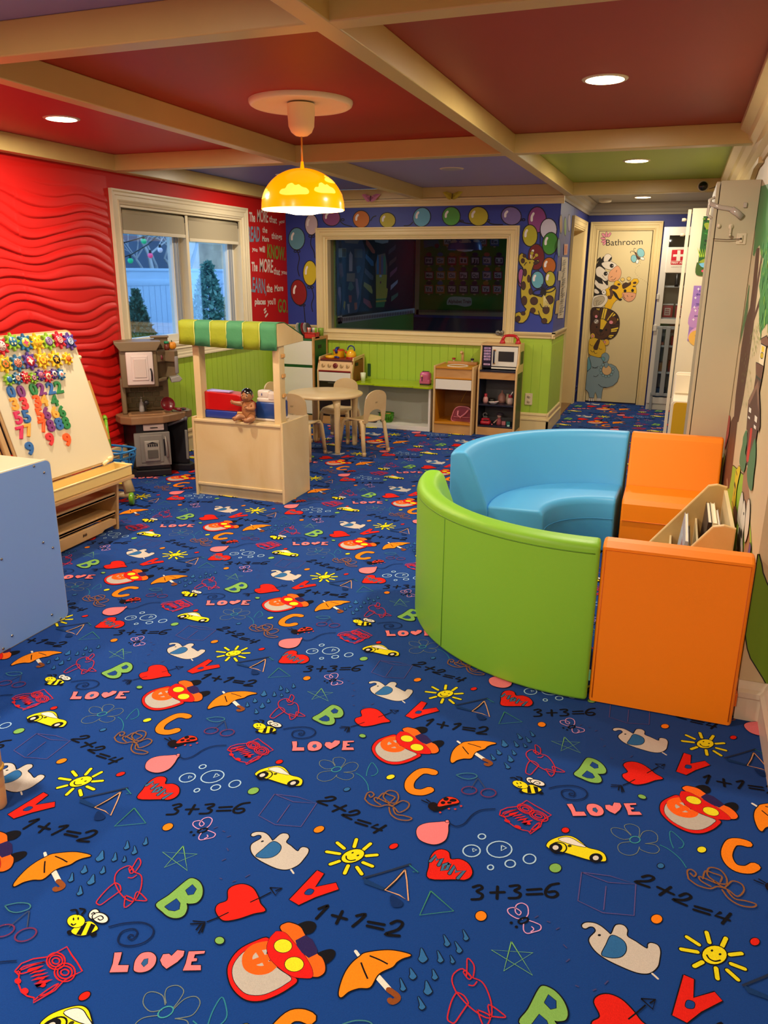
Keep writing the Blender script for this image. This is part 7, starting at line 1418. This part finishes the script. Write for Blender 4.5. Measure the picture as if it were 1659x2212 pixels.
for x, c_ in ((-2.075, '#a81c1c'), (-1.885, '#1c1c3a')): m = MB(); m.lathe([(0, 0), (.009, 0), (.007, .018), (.0, .018)], (x, uy1-.05, UZ+.020), WHITE, 12); m.lathe([(.0, .016), (.017, .016), (.018, .032), (0, .034)], (x, uy1-.05, UZ+.020), mat('tap_'+c_.lstrip('#'), c_, .35), 16); m.build('tap', t)
m = MB(); m.box(ux0+.10, ux0+.105, uy1-.02, uy1-.0135, .26, .40, mat('yellow_stick', '#d9a81c', .5), .001, T=Matrix.Translation((ux0+.22, 0, .33)) @ Matrix.Rotation(.45, 4, 'Y') @ Matrix.Translation((-ux0-.10, 0, -.33))); single(m, 'yellow_stick', 'thin yellow stick leaning inside the sink unit cupboard', 'stick')
# pink bag
t = thing('pink_bag', 'translucent pink toy bag on the sink unit shelf', 'bag', (-1.90, 7.48, .112)); PKB = mat('bag_pink', '#c9707a', .35, coat=.3); c = Vector((-1.905, 7.48, .112))
m = MB(); prb = [(-.10, .0), (.09, .0), (.095, .06), (.085, .115), (.05, .145), (-.03, .148), (-.075, .125), (-.10, .07)]; m.prism([(c.x+x, c.z+z) for x, z in smooth2(prb)], 'y', 7.44, 7.51, mat('bag_clear_pink', '#8a3f48', .2, coat=.4), .01, 3); m.build('body', t)
m = MB(); m.tube([(c.x+x, 7.438, c.z+z) for x, z in smooth2(prb)], .006, PKB, 6, closed=True); m.tube([(c.x-.045, 7.436, .22), (c.x-.05, 7.43, .175), (c.x-.02, 7.428, .155), (c.x+.03, 7.43, .195), (c.x+.06, 7.436, .235)], .009, PKB, 8, flat=1.0); m.tube([(c.x-.09, 7.436, c.z+.045), (c.x+.09, 7.436, c.z+.045)], .005, PKB, 6); m.build('trim', t)
# microwave unit
t = thing('toy_microwave_unit', 'wooden toy unit with navy lined shelves and a microwave on top', 'toy microwave', (-1.58, 7.58, 0)); mx0, mx1, my0, my1 = -1.765, -1.385, 7.42, 7.73; NVY = mat('panel_navy', '#14182e', .35); MZ = .635
for x in (mx0, mx1-.016):
    m = MB(); m.prism([(my0, 0), (my1, 0), (my1, .875), (my0+.085, .875), (my0+.06, .69), (my0, .64)], 'x', x, x+.016, TWL, .003); 
    if x > -1.5: m.box(x+.015, x+.0175, my0+.035, my1-.03, .05, .60, mat('side_olive', '#3f4426', .5)); m.box(x+.017, x+.0185, my0+.09, my0+.16, .53, .56, KB, .001); m.box(x+.0155, x+.0175, my0+.13, my1-.03, .68, .80, mat('side_olive', '#3f4426', .5))
    m.build('side_panel', t)
m = MB(); m.box(mx0+.016, mx1-.016, my0+.012, my0+.026, .545, MZ-.022, TW); m.build('apron', t); m = MB(); m.box(mx0+.016, mx1-.016, my0+.004, my1-.01, MZ-.022, MZ-.006, NVY, .002); m.build('counter', t)
for z in (.30, .092): m = MB(); m.box(mx0+.016, mx1-.016, my0+.012, my1-.01, z-.014, z, NVY, .002); m.build('shelf', t)
for xx in (mx0+.016, mx1-.020): m = MB(); m.box(xx, xx+.004, my0+.01, my1-.01, .09, .545, NVY); m.build('liner', t)
m = MB(); m.box(mx0+.016, mx1-.016, my1-.012, my1-.002, .08, .62, mat('back_grey', '#57565a', .6)); m.build('back', t); m = MB(); m.box(mx0+.016, mx1-.016, my0+.008, my0+.024, 0, .076, TW); m.build('plinth', t)
MF = my0+.075
m = MB(); m.box(mx0+.016, mx1-.016, MF+.014, my1-.01, MZ+.01, .855, NVY); m.build('microwave_body', t); m = MB(); m.box(mx0+.012, mx1-.012, MF-.004, my1, .856, .872, TWL, .003); m.build('microwave_top', t)
m = MB(); m.box(mx0+.024, mx0+.108, MF+.006, MF+.015, MZ+.025, .848, mat('keypad_dark', '#1c1234', .3), .002); kp = m.build('keypad', t)
m = MB(); LIL = mat('key_lilac', '#c6a6d8', .4); LP = mat('key_pink', '#dcb4d8', .4); kx0, kx1 = mx0+.034, mx0+.098
m.box(kx0, kx1, MF+.003, MF+.007, .822, .838, LIL, .001); m.box(kx0, kx1, MF+.003, MF+.007, MZ+.034, MZ+.050, LP, .001)
for r_ in range(4):
    for c_ in range(3):
        x = kx0+c_*.0225; z = .795-r_*.0265; m.box(x, x+.019, MF+.003, MF+.007, z, z+.019, LIL if (r_+c_) % 2 else LP, .001)
ar = Art((0, MF+.003, 0), (1, 0, 0), (0, 0, 1), (0, -1, 0), mb=m, base=.0004, step=.0001)
ar.text('COOK', (kx0+.012, .8255), (kx1-.012, .8255), .009, '#2a1848', .02, raw=True); ar.text('START', (kx0+.01, MZ+.0375), (kx1-.01, MZ+.0375), .009, '#2a1848', .02, raw=True)
for i, ch in enumerate('123456789*0#'): r_, c_ = divmod(i, 3); x = kx0+c_*.0225; z = .795-r_*.0265; ar.text(ch, (x+.006, z+.004), (x+.013, z+.004), .011, '#2a1848', .02, raw=True)
ar.emit(); sub(m, 'key', kp)
m = MB(); m.box(mx0+.112, mx1-.018, MF-.002, MF+.014, MZ+.028, .848, HWT, .003); dw = m.build('microwave_door', t); m = MB(); m.box(mx0+.178, mx1-.052, MF-.004, MF-.0015, MZ+.075, .805, mat('mw_window', '#2c2a2a', .15)); sub(m, 'window', dw); m = MB(); m.tube([(mx0+.138, MF-.004, .815), (mx0+.138, MF-.022, .80), (mx0+.138, MF-.022, .70), (mx0+.138, MF-.004, .69)], .008, mat('handle_navy', '#161a3c', .3), 8); m.box(mx0+.126, mx0+.152, MF-.012, MF-.001, .808, .822, TW, .003); m.box(mx0+.126, mx0+.150, MF-.012, MF-.001, .682, .696, TW, .003); sub(m, 'handle', dw)
m = MB(); m.box(mx0+.112, mx1-.018, MF-.004, MF+.012, MZ+.004, MZ+.018, HWT, .002); m.build('lower_rail', t)
t = thing('toy_phone_receiver', 'red toy telephone receiver standing on the microwave', 'toy phone', (-1.50, 7.60, .872)); PH = mat('phone_red', '#c00a18', .28, coat=.3)
m = MB(); m.tube([(-1.575, 7.60, .895), (-1.572, 7.60, .92), (-1.555, 7.60, .942), (-1.52, 7.60, .948), (-1.48, 7.60, .948), (-1.45, 7.60, .942), (-1.430, 7.60, .92), (-1.427, 7.60, .895)], [.018, .015, .014, .0135, .0135, .014, .015, .018], PH, 12)
for x in (-1.577, -1.425): m.lathe([(0, 0), (.027, 0), (.028, .006), (.020, .026), (.014, .036)], (x, 7.60, .8725), PH, 18)
m.build('receiver', t)
# silver toy on the window ledge
m = MB(); c = ony(1079, 722, YB-.02); r_ = random.Random(3)
for k in range(9): m.ball(c+Vector((r_.uniform(-.025, .025), r_.uniform(-.012, .012), r_.uniform(-.016, .03))), (r_.uniform(.014, .024), .012, r_.uniform(.010, .018)), mat('foil_silver', '#8a8680', .3, .6, bump=.8, bscale=60), 6)
m.box(c.x-.028, c.x+.028, c.y-.012, c.y+.012, BZ0+.0155-.0, c.z, mat('foil_silver', '#8a8680', .3, .6), .006); single(m, 'crumpled_toy', 'crumpled silver grey toy on the ledge of the inner window', 'toy')
# shelf contents of the navy unit
def lath(nm, lab, cat, c, prof, col, caps=None, rough=.4):
    t = thing(nm, lab, cat, c); m = MB(); m.lathe(prof, c, mat('c_'+col.lstrip('#'), col, rough), 18); m.build('body', t)
    if caps: m = MB(); m.lathe(caps[0], c, mat('c_'+caps[1].lstrip('#'), caps[1], .35), 18); m.build('cap', t)
Z1, Z2 = .3005, .0925; BT_ = [(0, 0), (.022, 0), (.026, .02), (.024, .048), (.014, .062), (0, .062)]; CP_ = [(.014, .058), (.015, .085), (.010, .092), (0, .092)]
lath('toy_bottle', 'pink toy bottle with red cap, left on the navy shelf', 'toy bottle', (-1.70, 7.52, Z1), BT_, '#d49a98', (CP_, '#b02434'))
lath('toy_bottle', 'large pale toy bottle with red cap, right on the navy shelf', 'toy bottle', (-1.455, 7.52, Z1), [(0, 0), (.028, 0), (.031, .02), (.028, .055), (.018, .066), (0, .066)], '#c9b0a4', ([(.019, .062), (.020, .085), (.014, .098), (0, .098)], '#a81c2c'))
lath('toy_bottle', 'slim cream toy bottle between the pink jug and the red capped bottle', 'toy bottle', (-1.498, 7.60, Z1), [(0, 0), (.015, 0), (.017, .05), (.012, .075), (.014, .09), (0, .09)], '#c4bba0')
lath('toy_jug', 'dusty pink toy jug with a rainbow front on the upper navy shelf', 'toy jug', (-1.555, 7.60, Z1), [(0, 0), (.038, 0), (.042, .03), (.036, .065), (.022, .088), (.007, .098), (.005, .12), (0, .12)], '#a87a70')
t = thing('toy_bowl', 'white toy bowl holding cutlery at the front of the navy shelf', 'toy bowl', (-1.61, 7.47, Z1)); m = MB(); m.lathe([(0, .0), (.025, .0), (.046, .020), (.048, .022), (.044, .018), (.022, .004), (0, .004)], (-1.61, 7.47, Z1), mat('bowl_white', '#dcd4d0', .3), 24); m.build('bowl', t); m = MB(); m.tube([(-1.64, 7.465, Z1+.020), (-1.56, 7.475, Z1+.030)], .004, WHITE, 6); m.tube([(-1.63, 7.48, Z1+.022), (-1.57, 7.46, Z1+.026)], .004, mat('cut_pink', '#c98a9a', .4), 6); m.build('utensil', t)
m = MB(); m.tube([(-1.45, 7.50, Z1+.09), (-1.43, 7.495, Z1+.125)], [.004, .007], WHITE, 8); single(m, 'toy_spoon', 'white spoon sticking up beside the large red capped bottle', 'toy spoon')
lath('toy_pan', 'dark round toy pan at the back left of the upper navy shelf', 'toy pan', (-1.655, 7.60, Z1), [(0, 0), (.03, 0), (.036, .035), (.033, .035), (0, .006)], '#3a3430')
t = thing('toy_pot', 'glossy red toy pot on the lower navy shelf', 'toy pot', (-1.68, 7.50, Z2)); m = MB(); m.box(-1.735, -1.635, 7.46, 7.54, Z2, Z2+.040, mat('red_tub', '#b81c30', .3, coat=.3), .016, 3); m.box(-1.725, -1.645, 7.468, 7.532, Z2+.034, Z2+.062, mat('red_tub', '#b81c30', .3, coat=.3), .012, 3); m.build('tub', t); m = MB(); m.box(-1.70, -1.650, 7.4655, 7.469, Z2+.038, Z2+.054, mat('tub_dark', '#4a0c14', .5), .002); m.build('opening', t)
m = MB(); m.tube([(-1.715+.02*math.cos(k*.7), 7.60, Z2+.075+.02*math.sin(k*.7)) for k in range(9)], .007, mat('clear_grey', '#8e8a8c', .3), 6); m.box(-1.735, -1.69, 7.59, 7.62, Z2, Z2+.06, mat('clear_grey', '#8e8a8c', .3), .006); single(m, 'toy_teacup', 'clear grey toy cup behind the red pot', 'toy cup')
t = thing('small_toy_doll', 'little doll in pink with a dark cap on the lower navy shelf', 'doll', (-1.565, 7.55, Z2)); m = MB(); m.lathe([(0, 0), (.030, 0), (.022, .045), (.012, .062), (0, .064)], (-1.56, 7.55, Z2), mat('doll_pink', '#b8606a', .5), 14); m.build('dress', t); m = MB(); m.ball((-1.56, 7.55, Z2+.082), .022, mat('doll_face', '#c9a090', .5), 10); m.tube([(-1.575, 7.54, Z2+.05), (-1.61, 7.52, Z2+.012)], .007, mat('doll_face', '#c9a090', .5), 8); m.build('head', t); m = MB(); m.ball((-1.555, 7.552, Z2+.100), (.036, .030, .016), mat('cap_dark', '#3a2f3c', .6), 10); m.build('cap', t)
for x, c_, lab in ((-1.508, '#b0666c', 'dusty pink cube on the lower navy shelf'), (-1.462, '#15706a', 'teal cube on the lower navy shelf')): m = MB(); m.box(x-.019, x+.019, 7.51, 7.548, Z2, Z2+.038, mat('cube_'+c_.lstrip('#'), c_, .5), .003); single(m, 'toy_cube', lab, 'toy block')
m = MB(); m.box(-1.46, -1.435, 7.445, 7.465, Z2, Z2+.016, mat('chip_mint', '#a8d0c4', .4), .004); single(m, 'toy_chip', 'tiny white and mint toy piece at the front of the lower navy shelf', 'toy')
m = MB(); m.ball((-1.615, 7.47, Z2+.008), (.010, .008, .008), mat('bead_pink', '#a84a5a', .4), 8); single(m, 'toy_bead', 'tiny pink bead in front of the little doll', 'toy')
# outlet
t = thing('wall_outlet', 'cream duplex wall outlet on the green wainscot', 'outlet', (-1.315, YB-.01, .33)); m = MB(); m.box(-1.352, -1.278, YB-.016, YB-.008, .272, .388, mat('outlet_plate', '#dccba4', .35), .003); m.build('plate', t)
for z in (.305, .355): m = MB(); m.lathe([(0, -.003), (.016, -.003), (.017, 0)], (-1.315, YB-.016, z), mat('outlet_face', '#cdbb92', .35), 16, axis='y'); m.box(-1.322, -1.320, YB-.0205, YB-.0185, z-.004, z+.006, KB); m.box(-1.311, -1.309, YB-.0205, YB-.0185, z-.004, z+.006, KB); m.build('socket', t)
m = MB(); m.box(-3.03+.0, -2.995, 7.735, 7.742, .47, .60, mat('dark_green_edge', '#1f4a1c', .5), .002); single(m, 'green_board', 'narrow dark green board end standing right of the toy stove', 'board')

# ================================================================== ceiling fittings
LED = mat('led_disc', '#ffffff', .5, emit=9.0, ecol='#ffd9a0'); TRW = mat('fitting_white', '#dccfb4', .4)
nn = {0: 'recessed ceiling light in the brick coloured panel, nearest the right wall', 1: 'recessed ceiling light in the lime panel', 2: 'recessed ceiling light in the crimson panel at left', 3: 'unlit recessed ceiling light in the mauve panel', 4: 'recessed ceiling light in the grey hall ceiling'}
for k, (x, y, on, e) in enumerate(DOWNLIGHTS):
    lab = nn.get(k, 'recessed ceiling light outside the photo, number %s behind the viewer' % ('one', 'two', 'three', 'four', 'five')[max(0, k-5)])
    if k == 9: lab = 'recessed ceiling light in the blue panel by the window'
    t = thing('recessed_light', lab, 'ceiling light', (x, y, ZC))
    m = MB(); m.lathe([(.078, -.006), (.092, -.004), (.096, 0), (.078, 0)], (x, y, ZC), TRW, 36); m.build('trim_ring', t)
    m = MB(); m.lathe([(.079, -.006), (.0, -.006)], (x, y, ZC), LED if on else mat('led_off', '#a9a4ae', .4), 36); m.build('diffuser', t)
t = thing('pendant_lamp', 'yellow domed pendant lamp with pale clouds, lit, on a white ceiling rose', 'pendant lamp', (PEND[0], PEND[1], ZC))
PX_, PYn = PEND; RS = mat('rose_plaster', '#f2e6b8', .45)
m = MB(); m.lathe([(0, -.004), (.17, -.006), (.185, -.012), (.20, -.010), (.215, -.020), (.235, -.024), (.245, -.018), (.25, -.006), (.25, 0)], (PX_, PYn, ZC), RS, 56); m.build('ceiling_rose', t)
m = MB(); m.lathe([(.066, -.012), (.066, -.05), (.062, -.11), (.050, -.135), (.030, -.15), (.006, -.155)], (PX_, PYn, ZC), RS, 32); m.build('canopy_cup', t)
YS = mat('shade_yellow', '#f5a400', .22, spec=.5, coat=.4, emit=.9, ecol='#ff7a00'); YC = mat('shade_cloud', '#ffd873', .3, coat=.4, emit=.8, ecol='#ffb93a')
SR_, SZ0 = .205, 1.815; SHh = .19
m = MB(); m.tube([(PX_, PYn, ZC-.15), (PX_, PYn, SZ0+SHh+.02)], .0045, mat('cord_yellow', '#e3b04a', .4), 8); m.build('cord', t)
m = MB(); m.lathe([(.006, .03), (.010, .0), (.012, -.004)], (PX_, PYn, SZ0+SHh), YS, 16); m.build('cord_grip', t)
pr = [(SR_*math.sin(th)+.0, SZ0+.012+ (SHh-.012)*math.cos(th)) for th in [PI/2*k/18 for k in range(19)]]; pr = [(max(.001, r_), z) for r_, z in pr]+[(SR_+.001, SZ0)]
m = MB(); m.lathe([(r_, z-0) for r_, z in pr], (PX_, PYn, 0), YS, 56); m.lathe([(r_*.975, z-.004) for r_, z in pr[3:]], (PX_, PYn, 0), mat('shade_inside', '#fff0cc', .6, emit=2.2, ecol='#ffe0a0'), 56); m.build('shade', t)
def cloud(az, el, sc_):
    base = [(-1, -.25), (-.9, .05), (-.62, .12), (-.5, .42), (-.2, .55), (0, .40), (.12, .36), (.32, .42), (.5, .26), (.66, .18), (.85, .12), (1, -.1), (.9, -.32), (.4, -.36), (-.5, -.40)]
    pts = smooth2(base, k=3); o_ = []
    for a_, e_ in pts: A = az+a_*sc_; E2 = el+e_*sc_*.95; r_ = SR_*1.004*math.cos(E2); o_.append((PX_+r_*math.cos(A), PYn+r_*math.sin(A), SZ0+.012+(SHh-.012)*1.008*math.sin(E2)))
    cA = az; r_ = SR_*1.012*math.cos(el); cpt = (PX_+r_*math.cos(cA), PYn+r_*math.sin(cA), SZ0+.012+(SHh-.012)*1.014*math.sin(el))
    mid = [tuple((Vector(p)+Vector(cpt))/2) for p in o_]; mid = []
    for p in o_:
        q = Vector(p)-Vector((PX_, PYn, SZ0+.012)); c_ = Vector(cpt)-Vector((PX_, PYn, SZ0+.012)); h = (q+c_)/2; e_ = Vector((h.x/SR_, h.y/SR_, h.z/(SHh-.012))); h = h/e_.length*1.006; mid.append(tuple(h+Vector((PX_, PYn, SZ0+.012))))
    n = len(o_); m.add(o_+mid+[cpt], [(i, (i+1) % n, n+(i+1) % n, n+i) for i in range(n)]+[(n+i, n+(i+1) % n, 2*n) for i in range(n)], YC, True)
m = MB(); base_az = math.atan2(-PYn, -PX_)
for az, el, s_ in ((base_az-.22, .36, .37), (base_az+.62, .42, .33), (base_az+1.05, .74, .30), (base_az-1.25, .30, .33), (base_az+1.9, .4, .33), (base_az+2.9, .5, .33), (base_az-2.2, .6, .3)): m = MB(); cloud(az, el, s_); m.build('cloud_print', t)
m = MB(); m.lathe([(.10, SZ0-.004), (.09, SZ0-.014), (.05, SZ0-.022), (0, SZ0-.024)], (PX_, PYn, 0), mat('bulb_bowl', '#ffffff', .5, emit=9.0, ecol='#ffe2b0'), 36); m.build('bulb_bowl', t)
# smoke detector, camera, paper butterflies
t = thing('smoke_detector', 'round white smoke detector on the grey hall ceiling', 'smoke detector', (-.90, 9.42, ZC)); m = MB(); m.lathe([(0, -.034), (.05, -.034), (.066, -.026), (.07, -.008), (.07, 0)], (-.90, 9.42, ZC), TRW, 28); m.build('housing', t)
t = thing('security_camera', 'small black dome camera on the last ceiling beam', 'camera', ony(1519, 402, 7.62)); c = ony(1519, 402, 7.636); m = MB(); m.lathe([(0, -.030), (.022, -.028), (.034, -.016), (.038, 0)], c, mat('camera_dome', '#08080a', .08, coat=.6), 24, axis='y'); m.build('dome', t); m = MB(); m.lathe([(.038, -.004), (.043, -.003), (.044, .002), (.038, .004)], c, TRW, 24, axis='y'); m.build('ring', t)
m = MB(); m.ball(ony(1545, 404, 7.637), .006, KB, 6); m.tube([ony(1545, 404, 7.636), ony(1532, 408, 7.636)], .002, KB, 5); single(m, 'cable_end', 'tiny dark cable end on the beam right of the camera', 'cable')
for (u, v, c_, lab) in ((802, 427, '#d987a6', 'pink paper butterfly on the frieze above the inner window'), (978, 422, '#c9b832', 'yellow paper butterfly on the frieze above the inner window')):
    c = ony(u, v, YB-.065); t = thing('paper_butterfly', lab, 'paper butterfly', c, 'paper butterflies on the frieze'); pm = mat('butterfly_'+c_.lstrip('#'), c_, .8)
    for s_ in (-1, 1):
        m = MB(); pts = [(0, -.03, -.035), (s_*.02, -.036, -.042), (s_*.045, -.022, -.03), (s_*.085, -.008, .012), (s_*.098, -.004, .030), (s_*.06, -.012, .034), (s_*.02, -.014, .020), (0, .006, .012)]
        m.add([c+Vector(p) for p in pts]+[c+Vector((s_*.04, -.030, .0))], [(i, (i+1) % 8, 8) for i in range(8)], pm); o = m.build('wing', t); md = o.modifiers.new('s', 'SOLIDIFY'); md.thickness = .0012
    m = MB(); m.tube([c+Vector((0, -.02, .016)), c+Vector((0, -.034, -.034))], .003, mat('body_dark', '#5a4030', .7), 6); m.build('body', t)
# blue pendant lamp in the dark classroom
c = Vector(ony(1005, 520, 9.4)); t = thing('blue_pendant_lamp', 'unlit blue and white cloud pendant lamp beyond the inner window', 'pendant lamp', (c.x, c.y, ZC+.05)); zb = ony(1005, 540, 9.4).z; BSH = mat('shade_blue', '#1a5a96', .3, coat=.3)
pr2 = [(.20*math.sin(th)+.001, zb+.012+.17*math.cos(th)) for th in [PI/2*k/14 for k in range(15)]]+[(.201, zb)]
m = MB(); m.lathe(pr2, (c.x, c.y, 0), BSH, 40); m.build('shade', t); m = MB(); m.lathe([(.10, zb+.004), (.08, zb-.012), (0, zb-.02)], (c.x, c.y, 0), WHITE, 24); m.build('bowl', t); m = MB(); m.tube([(c.x, c.y, zb+.18), (c.x, c.y, ZC+.05)], .005, WHITE, 6); m.build('cord', t)
SR_o, SZo, SHo, PXo, PYo = SR_, SZ0, SHh, PX_, PYn
SR_, SZ0, SHh, PX_, PYn = .20, zb, .182, c.x, c.y; YC_o = YC; YC = mat('cloud_cream', '#d8cdb8', .5); m = MB(); ba2 = math.atan2(-PYn, -PX_)
for az, el, s_ in ((ba2-.9, .5, .35), (ba2, .5, .38), (ba2+.9, .55, .34), (ba2+2.6, .5, .35)): m = MB(); cloud(az, el, s_); m.build('cloud_print', t)
# paper scroll and card on the hall side wall
t = thing('growth_chart_scroll', 'long white paper scroll with torn edges on the hall side wall', 'wall chart', onx(1218, 620, XH+.004)); m = MB(); A_ = lambda u, v: onx(u, v, XH+.004)
ar = Art((XH+.004, 0, 0), (0, 1, 0), (0, 0, 1), (1, 0, 0), mb=m, base=.002, step=.0002, plane=A_).at(1100, 440, 7.9)
ar.fill([(895,910),(1000,915),(985,1400),(955,1640),(920,1950),(820,1955),(850,1650),(870,1350),(890,1050)], '#cfc4b0', sm=False); ar.fill([(838,1150),(905,1145),(890,1310),(825,1310)], '#c2b9a8', sm=False); ar.fill([(800,1660),(860,1640),(840,1870),(780,1880)], '#c9b07a', sm=False)
r_ = random.Random(9)
for i in range(26): y_ = 980+i*35; x_ = 930-(i/26)*60; ar.line([(x_+r_.uniform(-25, 5), y_), (x_+r_.uniform(10, 40), y_-20)], '#8f8a84', .012)
ar.emit(); m.build('scroll', t)
m = MB(); ar = Art((XH+.004, 0, 0), (0, 1, 0), (0, 0, 1), (1, 0, 0), mb=m, base=.002, step=.0001, plane=A_).at(1100, 440, 7.9); ar.fill([(935,690),(1000,690),(985,870),(930,875)], '#d8a08a', sm=False); ar.fill([(948,715),(985,712),(975,850),(940,850)], '#d06a44', sm=False); ar.emit(); single(m, 'orange_card', 'small orange card above the white scroll in the hall', 'card')
# white tape strip on the casing edge
